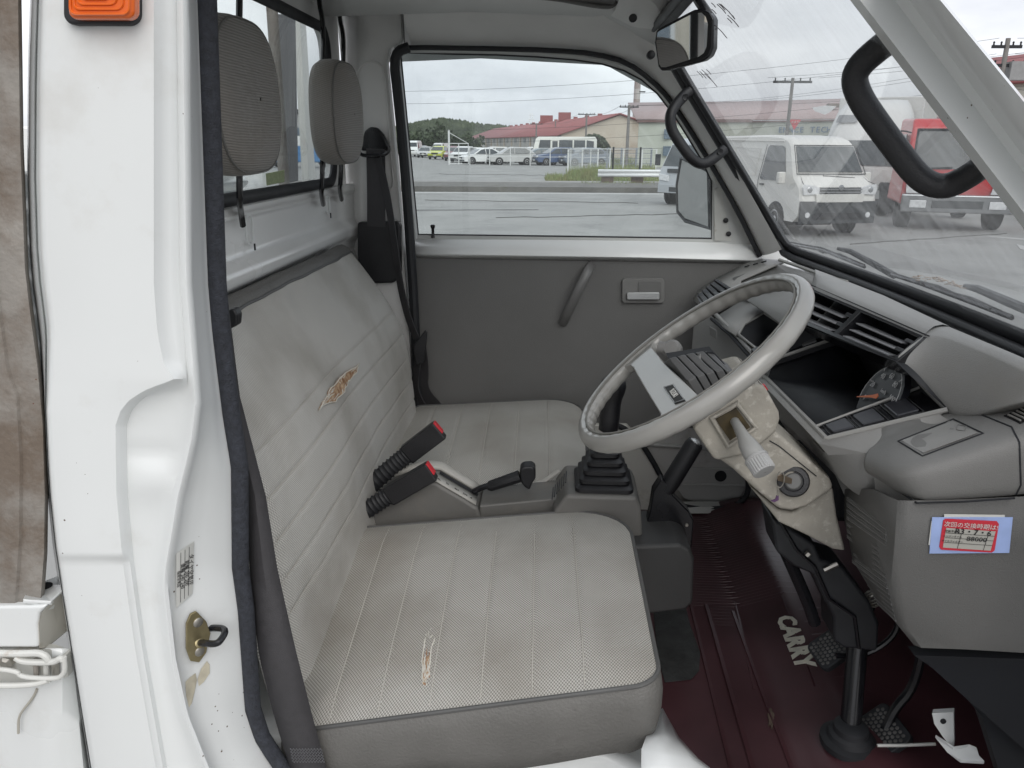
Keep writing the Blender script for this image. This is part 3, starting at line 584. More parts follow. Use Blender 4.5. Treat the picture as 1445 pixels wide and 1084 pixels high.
# ---- seats
nbk, nfr, ffr, fbk = V(446, 1028, Y=.12), V(934, 964, Y=.12), V(884, 716, Y=.62), V(505, 748, Y=.60)
fbk.x -= .03
nbk2 = nbk + (nbk - nfr) * .10
def cushion(name, q, radii, label, dome=.022, grooves=None, m=M_fab, skirt=.106, grx=True):
    A_, B_, C2, D2 = q   # back-near, front-near, front-far, back-far
    def bl2(u, v): return A_.lerp(B_, u).lerp(D2.lerp(C2, u), v)
    n = 14; per = []
    cs = [((1, 0), radii[1], -90), ((1, 1), radii[2], 0), ((0, 1), radii[3], 90), ((0, 0), radii[0], 180)]
    for (cx, cy), r, a in cs:
        ox = cx + (-r if cx else r); oy = cy + (-r if cy else r)
        for k in range(n + 1):
            t = radians(a + 90 * k / n); per.append((ox + r * cos(t), oy + r * sin(t)))
    # densify
    pp = []
    for i, a in enumerate(per):
        b = per[(i + 1) % len(per)]; dd = sqrt((a[0] - b[0]) ** 2 + (a[1] - b[1]) ** 2); k = max(1, int(dd / .02))
        for j in range(k): pp.append((a[0] + (b[0] - a[0]) * j / k, a[1] + (b[1] - a[1]) * j / k))
    rows = []; uv = []; cu = (.5, .5); R_ = 56
    for i in range(R_ + 1):
        s_ = 1 - i / R_ if i < R_ else .002
        row = []
        for (u, v) in pp:
            uu, vv = cu[0] + (u - cu[0]) * s_, cu[1] + (v - cu[1]) * s_
            p = bl2(uu, vv); h = dome * (1 - s_ ** 3.2)
            if grx:
                for g in grooves: h -= .0024 * math.exp(-((p.x - g - (p.y - .36) * -.02) / .0035) ** 2) * min(1, (1 - s_) * 12)
            h += .004 * sin(p.x * 9 + p.y * 7) * (1 - s_)
            row.append(p + Vector((0, 0, h))); uv.append((p.x, p.y))
        rows.append(row)
    o = build(name, MB().loft(rows, closed=True), m, TR, smooth=80, uvs=uv, label=label)
    edge = rows[0]
    sk_ = []
    cen = bl2(.5, .5)
    for dz, outw in ((0, 0), (-.012, .006), (-.03, .009), (-.055, .009), (-.075, .007), (-skirt, .001), (-skirt - .01, -.01)):
        sk_.append([p + Vector(((p - cen).x, (p - cen).y, 0)).normalized() * outw + Vector((0, 0, dz + .004 * sin(i * .21) * (dz < -.02))) for i, p in enumerate(edge)])
    build('side_panel', MB().loft(sk_, closed=True), M_vinyl, o, smooth=80, label='plain grey vinyl side of the cushion')
    for g in (grooves or ()):
        pts_ = []
        lo, hi = A_.y + .012, D2.y - .012
        for k in range(41):
            y = lo + (hi - lo) * k / 40; x = g + (y - .36) * -.02
            v = (y - A_.y) / (D2.y - A_.y); xa, xb_ = A_.lerp(D2, v).x, B_.lerp(C2, v).x; u = (x - xa) / (xb_ - xa); p = bl2(u, v)
            s_ = 2 * max(abs(u - .5), abs(v - .5)); pts_.append(Vector((x, y, p.z + dome * (1 - s_ ** 3.2) - .0017 * min(1, (1 - s_) * 12) + .0006 + .004 * sin(x * 9 + y * 7) * (1 - s_))))
        build('seam', MB().tube(pts_, .0008, 5), mat('seam_thread', (.48, .46, .42), .8, var=.05), o)
    build('piping', MB().tube(edge[::2], .0032, 8, closed=True), mat('piping_grey', (.09, .09, .088), .5), o)
    return o, bl2
c1, bl1 = cushion('driver_seat_cushion', (nbk2, nfr, ffr, fbk), (.03, .07, .22, .05), 'driver seat cushion, woven light grey cloth with a torn slit', grooves=(-.30, -.232, -.160, -.09, -.02, .05))
pq = (V(540, 690, Y=.76), V(790, 680, Y=.74), V(850, 563, Y=1.26), V(560, 584, Y=1.26))
pq = (Vector((-.37, .74, .745)), Vector((.085, .74, .775)), Vector((.085, 1.25, .795)), Vector((-.37, 1.25, .76)))
c2, bl_2 = cushion('passenger_seat_cushion', pq, (.03, .22, .22, .05), 'passenger seat cushion, woven light grey cloth, farther side', grooves=(-.29, -.215, -.14, -.065, .01))
# stain marks on passenger cushion (faint unreadable print)
fs = MB()
for i in range(26):
    if random.random() < .8:
        p = V(660 + i * 3.7 + random.uniform(-1, 1), 602 + random.uniform(-1.5, 2.5) - i * .12, Z=.8005)
        p.z = .802
        fs.box(p, (random.uniform(.003, .008), random.uniform(.004, .012), .0008))
# backrest
prof = [(.66, -.34), (.72, -.352), (.78, -.362), (.84, -.366), (.90, -.372), (.96, -.383), (1.02, -.402), (1.08, -.432), (1.13, -.465), (1.165, -.487), (1.19, -.503)]
seams = (1.035, .975, .915, .855, .80)
def bx(z): return interp(prof, z)
rows = []; uv = []; NZ, NYY = 150, 60
BY0, BY1 = .17, 1.245
for i in range(NZ + 1):
    z = .66 + (1.19 - .66) * i / NZ; row = []
    xs = sum(bx(z + d) for d in (-.03, -.015, 0, .015, .03)) / 5 if z < 1.16 else bx(z)
    for j in range(NYY + 1):
        y = BY0 + (BY1 - BY0) * j / NYY
        e0 = min(y - BY0, BY1 - y)
        rnd = .05 * (1 - min(1, e0 / .06)) ** 2.2
        x = xs - rnd * .9
        for g in seams: x -= .0024 * math.exp(-((z - g) / .003) ** 2)
        x += .004 * sin(y * 8 + z * 5) + .0016 * sin(y * 31 + z * 12) * sin(z * 17) + .0012 * sin(y * 55 - z * 40) * max(0, (z - 1.0) * 5)
        t = max(0, (z - 1.0) / .19); zz = z - .045 * t * (1 - min(1, (BY1 - y) / .09)) ** 2
        yy = y - (.03 * t ** 2 if y > 1.15 else 0) * min(1, (y - 1.15) / .09 if y > 1.15 else 0)
        row.append(Vector((x, yy, zz))); uv.append((y, z))
    rows.append(row)
bo = build('seat_backrest', MB().loft(rows), M_fabb, TR, smooth=80, uvs=uv, label='one piece bench backrest in woven light grey cloth, torn in the middle')
top = rows[-1]
tb = MB().loft([[p + Vector(d) for p in top] for d in ((0, 0, 0), (-.006, 0, .012), (-.02, 0, .018), (-.034, 0, .014), (-.044, 0, .0), (-.046, 0, -.3))])
build('top_band', tb, M_vinyl, bo, smooth=70)
sd2 = MB().loft([[r[-1] for r in rows], [r[-1] + Vector((-.02, .006, 0)) for r in rows], [Vector((-.545, r[-1].y + .004, r[-1].z)) for r in rows]])
build('side_band', sd2, M_vinyl, bo, smooth=70)
build('piping', MB().tube(top, .003, 8), MATS['piping_grey'], bo)
for g in seams:
    build('seam', MB().tube([Vector((sum(bx(g + d) for d in (-.03, -.015, 0, .015, .03)) / 5 - .0012 + .004 * sin(y * 8 + g * 5) - (.05 * (1 - min(1, (BY1 - y) / .06)) ** 2.2) * .9, y, g)) for y in [BY0 + .01 + (BY1 - BY0 - .015) * k / 60 for k in range(61)]], .0009, 5), mat('seam_thread', (.48, .46, .42), .8, var=.05), bo)
# tears
def tear(par, centre_fn, pts, name, label, n):
    random.seed(n if isinstance(n, int) else len(pts)); dp = []
    for i_, (a_, b_) in enumerate(zip(pts, pts[1:] + pts[:1])):
        for f_ in (0, .33, .66): dp.append((a_[0] + (b_[0] - a_[0]) * f_ + random.uniform(-1.6, 1.6), a_[1] + (b_[1] - a_[1]) * f_ + random.uniform(-1.6, 1.6)))
    cen = Vector((0, 0, 0)); P3 = [centre_fn(x, y) for x, y in dp]
    for p in P3: cen += p / len(P3)
    mb = MB(); rr_ = [[cen + (p - cen) * s_ + n * h for p in P3] for s_, h in ((1.18, .0004), (1.0, .0022), (.8, .0014), (.4, .0030), (.02, .0012))]
    mb.loft(rr_, closed=True)
    o = build(name, mb, M_foam, par, smooth=20, label=label)
    th = MB(); random.seed(5)
    for k in range(60):
        i = random.randrange(len(P3)); a = P3[i].lerp(P3[(i + 1) % len(P3)], random.random())
        d = (cen - a) * random.uniform(.10, .5) + Vector((random.uniform(-1, 1), random.uniform(-1, 1), random.uniform(-1, 1))) * .004
        th.tube([a - d * .5 + n * .0008, a + d * .4 + n * .0022, a + d + n * .0012], .0005, 4)
    ob = build('torn_thread', th, M_thread, par, kind='stuff')
    build('frayed_edge', MB().tube([cen + (p - cen) * 1.12 + n * (.0018 + .0006 * (i % 2)) for i, p in enumerate(P3)], .0009, 5, closed=True), M_thread, par)
    return o
def on_cush(x, y):
    z = .77
    for _ in range(6):
        p = V(x, y, Z=z)
        # bilinear inverse approx
        u = min(1, max(0, (p.x - nbk2.x) / (nfr.x - nbk2.x))); v = min(1, max(0, (p.y - .12) / .48)); z = bl1(u, v).z + .018 * (1 - (2 * max(abs(u - .5), abs(v - .5))) ** 3.2) + .002
    return p
def on_back(x, y):
    X = -.38
    for _ in range(6):
        p = V(x, y, X=X); X = bx(p.z) + .002
    return p
tear(c1, on_cush, [(613, 876), (617, 884), (612, 900), (607, 925), (605, 948), (600, 960), (597, 950), (598, 925), (600, 900), (606, 886)], 'tear', 'torn slit showing pale padding threads', Vector((0, 0, 1)))
tear(bo, on_back, [(503, 517), (498, 530), (488, 540), (484, 552), (472, 563), (452, 574), (462, 560), (468, 548), (478, 535), (490, 526)], 'tear', 'torn hole showing rust brown foam', Vector((1, -.2, .1)).normalized())
# seat base boxes
build('seat_box', MB().prism([Vector((x, .14, z)) for x, z in ((-.5, .2), (.20, .2), (.215, .46), (.185, .56), (.145, .61), (.09, .64), (-.5, .64))], (0, .48, 0)), M_white, TR, bevel=.02, seg=4, label='white painted box under the driver seat')
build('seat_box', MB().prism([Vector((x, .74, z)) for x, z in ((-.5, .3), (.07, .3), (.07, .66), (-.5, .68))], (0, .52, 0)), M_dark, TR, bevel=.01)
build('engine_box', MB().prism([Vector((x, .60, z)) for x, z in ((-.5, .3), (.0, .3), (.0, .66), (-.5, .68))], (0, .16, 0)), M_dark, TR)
# ================================================================== floor, mat, console
FZ = .45
build('floor', MB().box((.2, .72, FZ - .02), (1.35, 1.3, .03)), M_carpet, TR)
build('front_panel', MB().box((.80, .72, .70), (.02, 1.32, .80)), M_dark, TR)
build('nose_panel', MB().prism([Vector((.66, 0, 1.16)), Vector((.86, 0, .9)), Vector((.90, 0, .35)), Vector((.88, 0, .35)), Vector((.80, 0, .9)), Vector((.60, 0, 1.15))], (0, 1.39, 0)), M_white, TR, bevel=.01)
ns = build('door_sill', MB().loft([[V(x, y, Y=yy) for x, y, yy in r] for r in (
    [(905, 1130, .02), (905, 1058, .06), (912, 1040, .12), (922, 1010, .2)],
    [(940, 1130, .02), (938, 1064, .06), (936, 1036, .14), (934, 1000, .24)],
    [(980, 1140, .02), (975, 1075, .06), (955, 1046, .15), (945, 1020, .25)],
    [(1050, 1160, .02), (1030, 1110, .08), (985, 1072, .2), (958, 1042, .28)],
    [(1120, 1180, .02), (1090, 1140, .1), (1015, 1095, .24), (980, 1070, .3)])]), M_white, TR, solid=.003, smooth=80, label='white painted step beside the driver seat')
mt = thing('floor_mat', 'dark maroon ribbed rubber floor mat lettered in white under the pedals', 'floor mat', (.4, .7, FZ))
z0 = FZ + .006
def mf(x, y):  # mat height: flat, rising over the front step
    return z0 + .035 * max(0, min(1, (x - .43) / .10)) ** 1.0 + .02 * math.exp(-((x - .50) / .10) ** 2 - ((y - .33) / .12) ** 2)
gx_ = [.16 + i * .0125 for i in range(52)]; gy_ = [.10 + i * .025 for i in range(49)]
vs = [[Vector((x, y, mf(x, y))) for y in gy_] for x in gx_]
mtm = MB().loft(vs); tmt = bvh(mtm)
base = build('sheet', mtm, M_mat, mt, solid=.006, smooth=70)
rb_ = MB()
def rib(x0, y0, x1, y1, w_=.0022, h_=.0022, n=8):
    pts = []
    for i in range(n + 1):
        x, y = x0 + (x1 - x0) * i / n, y0 + (y1 - y0) * i / n; pts.append(Vector((x, y, mf(x, y) + h_ * .3)))
    rb_.tube(pts, w_ * 1.35, 5)
for i in range(40):
    y = .80 + i * .0115
    if y < 1.24: rib(.32 + .0 * i, y, .56 if i % 2 else .545, y)
for i in range(16):
    x = .175 + i * .0085
    rib(x + .0, .14, x + .03, .48, .0018, .0026)
for i in range(10): rib(.36 + i * .006, .56, .375 + i * .006, .76, .0012, .002)
for i in range(8): rib(.545, .43 + i * .045, .60, .44 + i * .045)
for i in range(7): rib(.36, .80 - i * .012, .42, .80 - i * .012)
rib(.345, .15, .36, .80, .005, .004, 20); rib(.41, .2, .415, .78, .004, .003, 20); rib(.31, .2, .33, .95, .004, .003, 20)
for p in ([(.40, .52), (.43, .82)], [(.505, .50), (.525, .80)]): rib(p[0][0], p[0][1], p[1][0], p[1][1], .003, .002)
build('ribs', rb_, M_mat, mt, kind='stuff')
# CARRY lettering, each letter its own raised print
tl = [(1108, 880), (1117, 898), (1124, 913), (1130, 928), (1138, 942)]
P0, P1 = V(1102, 868, Z=z0 + .037), V(1142, 950, Z=z0 + .037)
for k, (x, y) in enumerate(tl):
    pass
def onmat(x, y, lift=.0015): return onto(tmt, x, y, lift + .003)
for k, ch in enumerate('CARRY'):
    f = (k + .5) / 5
    o_ = onmat(1107 + 30 * f, 872 + 72 * f + 0, .0018); nx_ = onmat(1107 + 30 * (f + .1), 872 + 72 * (f + .1)); upv = onmat(1107 + 30 * f + 20, 872 + 72 * f - 6)
    textmesh('letter', ch, M_brand, o_, nx_ - o_, Vector((upv - o_)), .050, mt, ext=.0008, bold=.045, wide=1.0)
def blob(cx, cy, rx, ry, n=18, seed=1, lift=.0015):
    random.seed(seed); pts = []
    for k in range(n):
        t = 2 * pi * k / n; s_ = random.uniform(.55, 1.15); pts.append(onmat(cx + rx * s_ * cos(t), cy + ry * s_ * sin(t), lift))
    return pts
for q in ((1088, 1018, 5, 17, 3), (1172, 1032, 4, 11, 6)):
    build('mud', MB().prism(blob(q[0], q[1], q[2], q[3], seed=q[4]), (0, 0, .0008)), M_dust, mt)
build('felt_patch', MB().prism([onmat(x, y, .0015) for x, y in ((922, 866), (968, 862), (974, 885), (988, 925), (986, 950), (975, 962), (938, 966), (928, 930))], (0, 0, .001)), M_carpet, TR, label='dark grey felt showing beside the mat')
# ---- console between the seats
cpts = [(505, 780), (512, 748), (530, 712), (548, 692), (575, 682), (600, 680), (616, 682), (636, 694), (655, 705), (674, 717), (700, 780)]
co = build('console', MB().prism(pxs(cpts, .655), (0, .09, 0)), M_cons, TR, bevel=.008, seg=3, label='grey plastic console between the two seats')
topl = [V(x, y, Y=.655) for x, y in ((590, 680), (602, 680), (616, 682), (636, 694), (655, 705), (671, 715))]
rows = [[p + Vector((0, yy, .0016)) for yy in (.004, .02, .036)] for p in topl]
gpl = build('gate_plate', MB().loft(rows), M_consl, co, solid=.002, label='pale shift pattern plate of the transfer lever')
build('lever_slot', MB().loft([[p + Vector((0, yy, .0022)) for yy in (.043, .054)] for p in topl[2:]]), M_dark, co, solid=.001)
build('gate_rim', MB().loft([[p + Vector((0, yy, .001 + hh)) for yy, hh in ((.062, 0), (.066, .007), (.080, .010), (.09, .004))] for p in [V(x, y, Y=.655) for x, y in ((548, 692), (575, 682), (600, 680), (616, 682), (636, 694), (655, 705), (671, 715))]]), M_consl, co, solid=.002, smooth=60)
ptsm = [(618, 683.5), (630, 690), (643, 698), (655, 705), (664, 710)]
for i, (x, y) in enumerate(ptsm):
    textmesh('marking', ('4L', 'N', '4H', '2H', 'o')[i], M_ink, V(x, y, Y=.655) + Vector((0, .016, .004)), topl[5] - topl[2], (.0, 1, .0), .0085, co, ext=.0002, bold=.01)
lv = build('transfer_lever', MB().tube(arc([V(668, 694, Y=.70), V(680, 688, Y=.70), V(694, 684, Y=.70)], 1), .0062, 10), M_blackg, TR, label='black transfer lever lying forward between the seats')
build('grip', MB().tube([V(688, 686, Y=.70), V(692, 686, Y=.70), V(722, 676, Y=.70), V(734, 672, Y=.70)], [.0085, .0115, .0125, .013], 10), M_black, lv, bevel=.001)
build('knob', MB().prism(pxs([(733, 663), (738, 659), (750, 658), (755, 662), (756, 676), (751, 683), (747, 693), (740, 688), (735, 682)], .685), (0, .032, 0)), M_black, lv, bevel=.005, seg=3)
# low tray and boot housing
build('tray', MB().prism(pxs([(676, 714), (770, 705), (790, 702), (800, 760), (680, 760)], .657), (0, .09, 0)), M_cons, co, bevel=.004)
build('tray_rim', MB().tube(arc(pxs([(690, 690), (700, 689), (760, 685), (790, 664)], .748), 1), .005, 8), M_consl, co)
build('tray_floor', MB().prism([V(700, 704, Y=.69), V(768, 699, Y=.69), V(768, 690, Y=.735), V(704, 694, Y=.735)], (0, 0, .001)), M_dark, co)
hx0, hx1 = V(790, 690, Y=.615).x, V(903, 690, Y=.615).x; hz = V(850, 697, Y=.62).z
hs = MB().prism([Vector((hx0 - .012, .61, hz - .04)), Vector((hx0 + .012, .61, hz)), Vector((hx1 - .006, .61, hz)), Vector((hx1 + .004, .61, hz - .02)), Vector((hx1 + .014, .61, hz - .12)), Vector((hx1 + .02, .61, hz - .22)), Vector((hx0, .61, hz - .22))], (0, .15, 0))
ho = build('gear_housing', hs, M_cons, TR, bevel=.008, seg=3, label='grey housing under the gear lever boot')
for i in range(7):
    a = V(779 + i * 3.2, 706 - i * 3.9, Y=.612); b = V(779 + i * 3.2, 706 - i * 3.9 - 6, Y=.70)
    build('grille_bar', MB().tube([a + Vector((0, -.002, .003)), a + Vector((0.002, .045, .006))], .0012, 5), M_black, ho)
bc = V(851, 676, Y=.675); bc.z = hz
def rsq(c, h, r, z, n=5, sy=1): return [Vector((c.x + a, c.y + b * sy, z)) for a, b in rrect(-h, -h, h, h, r, n)]
bt = []
zz = hz - .001
for i in range(5):
    h = .056 - i * .0068; step = .0155
    for dz, dh in ((0, -.004), (.002, 0), (.009, .0), (.0115, -.003), (.0145, -.0075)):
        bt.append(rsq(bc, h + dh, .014, zz + dz))
    zz += step
bt.append(rsq(bc, .016, .010, zz + .004)); bt.append(rsq(bc, .010, .008, zz + .006))
gb = build('gear_boot', MB().loft(bt, closed=True), M_black, TR, smooth=40, label='stepped black rubber gear lever boot')
k0 = Vector((bc.x + .004, bc.y, zz)); kt = V(862, 556, Y=.675)
gl = build('gear_lever', MB().tube([k0 - Vector((0, 0, .01)), k0.lerp(kt, .3)], .008, 10), M_blackg, TR, label='gear lever with worn black knob')
kd = (kt - k0).normalized()
build('knob', MB().lathe(k0 + kd * .030, kd + Vector((.04, 0, 0)), [(.012, 0), (.0185, .004), (.0195, .03), (.0185, .055), (.0195, .068), (.0235, .083), (.0245, .094), (.022, .104), (.013, .111), (.001, .113)], 22), M_black, gl, smooth=60)
# cup box and parking brake
tx = V(978, 780, Y=.575)
cb = MB().prism(pxs([(884, 771), (960, 768), (975, 776), (980, 790), (978, 852), (968, 862), (930, 866), (884, 872)], .57), (0, .15, 0))
cbo = build('cup_box', cb, mat('box_dark', (.05, .05, .05), .5, var=.1, vscale=9, bump=.3, bscale=600), TR, bevel=.008, seg=3, label='dark grey box with cup hole at the foot of the gear housing')
build('cup_hole', MB().lathe(V(922, 763, Y=.63), (0, 0, 1), [(.022, -.002), (.022, .003), (.018, .003)], 20), M_dark, cbo)
pb = build('parking_brake', MB().prism(pxs([(905, 768), (918, 720), (922, 694), (934, 676), (944, 684), (950, 700), (972, 722), (979, 735), (976, 775), (940, 775)], .665), (0, .03, 0)), M_blackg, TR, bevel=.003, label='black parking brake lever standing on its bracket')
build('grip', MB().tube([V(939, 692, Y=.68), V(947, 680, Y=.68), V(979, 628, Y=.68), V(982, 624, Y=.68)], [.017, .0185, .0178, .016], 14), M_black, pb, bevel=.001)
build('button', MB().lathe(V(981, 624, Y=.68), V(990, 610, Y=.68) - V(981, 624, Y=.68), [(.011, 0), (.011, .003), (.006, .006), (.001, .0065)], 14), M_silver, pb)
build('rivet', MB().lathe(V(969, 741, Y=.664), (0, -1, 0), [(.004, 0), (.003, .002)], 10), M_steel, pb)
# buckles
def buckle(top, bot, wd, par_label):
    a, b = V(*top[:2], Y=top[2]), V(*bot[:2], Y=bot[2]); d = (a - b).normalized(); s_ = Vector((0, 1, 0)); s_ = (s_ - d * s_.dot(d)).normalized(); n_ = d.cross(s_)
    if n_.z < 0: n_ = -n_
    def bxx(c, l, w_, h_): return MB().prism([c + n_ * h_ / 2 - s_ * w_ / 2, c + n_ * h_ / 2 + s_ * w_ / 2, c - n_ * h_ / 2 + s_ * w_ / 2, c - n_ * h_ / 2 - s_ * w_ / 2], d * l)
    o = build('buckle', bxx(b, (a - b).length, .023, wd), M_black, TR, bevel=.0035, seg=3, label=par_label)
    build('release_button', bxx(a - d * .004 + n_ * .006, .0065, .017, wd * .66), M_red, o, bevel=.001)
    rr_ = []
    L_ = .085
    for i in range(34):
        t = i / 33; c = b - d * (t * L_) + Vector((-.1 * t * t * L_ * 3, 0, -.35 * t * t * L_)); k = 1 + (.10 if i % 3 == 1 else -.06)
        rr_.append([c + (s_ * cos(q) * .0105 + n_ * sin(q) * wd * .44) * k for q in [2 * pi * m_ / 12 for m_ in range(12)]])
    build('bellows', MB().loft(rr_, closed=True), M_rubber, o, smooth=40)
buckle((610, 664, .632), (548, 700, .632), .040, 'black seat belt buckle with red button, nearer of the two')
buckle((621, 606, .73), (574, 642, .725), .042, 'black seat belt buckle with red button, farther of the two')
# ================================================================== dashboard
def Q(*l): return [V(*a[:2], Y=a[2]) for a in l]
# dash body core (keeps light out), behind visible skins
dm = MB()
R1, R2, R3, R4, R5 = V(1180, 391, Z=1.205), V(1247, 417, Z=1.207), V(1339, 460, Z=1.21), V(1445, 504, Z=1.212), V(1560, 556, Z=1.212)
R0, Rm = V(1120, 371, Z=1.203), V(1150, 380, Z=1.204)
F1, F2, F3, F4 = Q((1152, 404, .64), (1305, 473, .31), (1445, 528, .12), (1560, 585, .06))
Fm = F1.lerp(F2, .5) + Vector((0, 0, .003))
def mid(a, b, t, l=0.0): return a.lerp(b, t) + Vector((0, 0, l))
rows = []
for r_, f_ in ((Rm, Q((1150, 402, .71))[0]), (R1, F1), (R1.lerp(R2, .5), F1.lerp(F2, .22)), (R2, F1.lerp(F2, .45)), (R2.lerp(R3, .5), F1.lerp(F2, .72)), (R3, F2)):
    rows.append([r_ + Vector((.03, 0, -.02)), r_, mid(r_, f_, .3, .006), mid(r_, f_, .65, .008), mid(r_, f_, .9, .005), f_, f_ + Vector((-.003, 0, -.006))])
# side wall of hood facing passenger
side = [p + Vector((0, .012, -.06)) for p in rows[0]]
hdp = build('dashboard', MB().loft([side] + rows), M_dash, TR, smooth=60, label='grey plastic dashboard with vents, instrument recess and worn shroud')
# block right of the recess: hood and block are one rounded skin
pad_cols = []
for back, ridge, low in ((R3, Q((1300, 476, .31))[0], Q((1263, 508, .298))[0]), (R3.lerp(R4, .25), Q((1330, 480, .285))[0], Q((1280, 533, .29))[0]), (R3.lerp(R4, .6), Q((1385, 502, .21))[0], Q((1312, 568, .262))[0]), (R4, Q((1445, 530, .13))[0], Q((1345, 600, .225))[0]), (R4.lerp(R5, .5), Q((1500, 556, .09))[0], Q((1445, 566, .12))[0]), (R5, Q((1560, 588, .06))[0], Q((1560, 540, .06))[0])):
    pad_cols.append(arc([back + Vector((.0, 0, -.001)), back.lerp(ridge, .5) + Vector((0, 0, .007)), ridge.lerp(back, .12) + Vector((0, 0, .004)), ridge + Vector((.002, 0, .001)), ridge.lerp(low, .15), ridge.lerp(low, .6) + Vector((-.002, 0, .001)), low, low + Vector((.03, .01, -.004))], 2))
pad_rows = [arc([c[i] for c in pad_cols], 2) for i in range(len(pad_cols[0]))]
build('pad', MB().loft(pad_rows), M_dash, hdp, smooth=80, label='smooth padded block right of the instrument recess')
# vent grille
c00, c10, c11, c01 = Q((1146, 408, .65), (1303, 476, .31), (1263, 509, .30), (1112, 446, .64))
def vg(u, v, d=0): return c00.lerp(c10, u).lerp(c01.lerp(c11, u), v) + Vector((.8, 0, -.6)) * d
vf = build('air_vent', MB().loft([[vg(0, 0, .05), vg(1, 0, .05)], [vg(0, 1, .05), vg(1, 1, .05)]]), M_dark, hdp, solid=.001, label='black double air vent with wide slats on the hood')
fr_ = MB()
for u in (0.0, .5, 1.0):
    fr_.prism([vg(u - .018, 0, -.001), vg(u + .018, 0, -.001), vg(u + .018, 1, -.001), vg(u - .018, 1, -.001)], Vector((.8, 0, -.6)) * .045)
fr_.prism([vg(-.018, -.04, -.001), vg(1.018, -.04, -.001), vg(1.018, .06, -.001), vg(-.018, .06, -.001)], Vector((.8, 0, -.6)) * .045)
fr_.prism([vg(-.018, .93, -.001), vg(1.018, .93, -.001), vg(1.018, 1.04, -.001), vg(-.018, 1.04, -.001)], Vector((.8, 0, -.6)) * .045)
build('vent_frame', fr_, M_blackg, vf, bevel=.001)
for c in (0, 1):
    u0, u1 = .5 * c + .03, .5 * c + .40
    for i in range(3):
        v = .26 + i * .25
        build('slat', MB().prism([vg(u0, v, .018), vg(u1, v, .018), vg(u1, v + .15, .006), vg(u0, v + .15, .006)], Vector((0, 0, .002))), mat('vent_slat', (.30, .30, .31), .3), vf, bevel=.0005)
    for i in range(2):
        v = .2 + .35 * i
        build('latch', MB().prism([vg(u1 + .015, v, .002), vg(u1 + .07, v, .002), vg(u1 + .07, v + .12, .002), vg(u1 + .015, v + .12, .002)], Vector((.8, 0, -.6)) * .02), M_blackg, vf, bevel=.001)
build('vent_trim_line', MB().tube([vg(-.03, -.09, -.002), vg(1.03, -.09, -.002)], .0009, 5), M_dark, hdp)
# instrument recess
L1, L2, L3, L4, L5 = Q((1083, 535, .62), (1166, 619, .28), (1337, 578, .235), (1262, 510, .295), (1112, 452, .64))
deep = Vector((.13, 0, -.05))
cav = MB()
ring0 = [L1, L2, L3, L4, L5]; ring1 = [L1 + Vector((.18, -.02, .0)), L2 + Vector((.16, .05, .02)), L3 + Vector((.04, .06, -.0)), L4 + Vector((.10, .01, -.02)), L5 + Vector((.10, -.02, -.02))]
cav.loft([ring0, ring1], closed=True); cav.add(ring1, [(0, 1, 2, 3, 4)])
cvo = build('instrument_recess', cav, mat('recess_black', (.010, .011, .014), .55, var=.3, vscale=40, specks=((.06, .06, .07), 260)), hdp, smooth=20, solid=.001, soff=1)
lipm = mat('lip_light', (.30, .295, .28), .45, var=.06)
build('recess_lip', MB().tube([L1 + Vector((-.004, .02, .0)), L1, L2, L2.lerp(L3, .03), L3], .0036, 8), lipm, hdp)
# left switch shelf
s1, s2, s3, s4 = Q((1048, 508, .63), (1180, 462, .635), (1192, 478, .62), (1072, 525, .62))
# speedometer
gc = V(1239, 561, Y=.335); gc.x += .02; gc = V(1239, 561, Y=.36)
ty = Vector((0, -1, 0)); tz = Vector((.42, 0, .91)).normalized(); gn = ty.cross(tz); gn = gn if gn.x < 0 else -gn
sp_ = build('speedometer', MB().lathe(gc - gn * .003, gn, [(.052, -.01), (.053, 0), (.053, .001)], 40), mat('gauge_face', (.014, .015, .02), .4), hdp, label='black speedometer with white numerals and orange needle')
M_num = mat('gauge_white', (.5, .5, .5), .5, var=.02)
def gp_(r, deg): t = radians(deg); return gc + (ty * cos(t) + tz * sin(t)) * r + gn * .0006
build('scale_arc', MB().tube([gp_(.050, 200 - i * 220 / 40) for i in range(41)], .0006, 4), M_num, sp_)
for i in range(7):
    a = 200 - i * 220 / 6; build('tick', MB().tube([gp_(.044, a), gp_(.050, a)], .0007, 4), M_num, sp_)
for i, s in enumerate(('0', '20', '40', '60', '80', '100', '120')):
    a = 200 - i * 220 / 6; textmesh('numeral', s, M_num, gp_(.036, a), ty, tz, .0125, sp_, ext=.0002)
textmesh('unit', 'km/h', M_num, gp_(.012, 70), ty, tz, .008, sp_, ext=.0002)
nd = (ty * -.93 + tz * -.36).normalized(); nx2 = (ty * .36 + tz * -.93).normalized(); n0 = gc + gn * .004
build('needle', MB().prism([n0 + nd * .050 + nx2 * .0006, n0 + nd * .050 - nx2 * .0006, n0 + nd * .008 - nx2 * .0022, n0 - nd * .004 - nx2 * .004, n0 - nd * .008, n0 - nd * .004 + nx2 * .004, n0 + nd * .008 + nx2 * .0022], gn * .001), mat('needle_orange', (.7, .16, .04), .4), sp_)
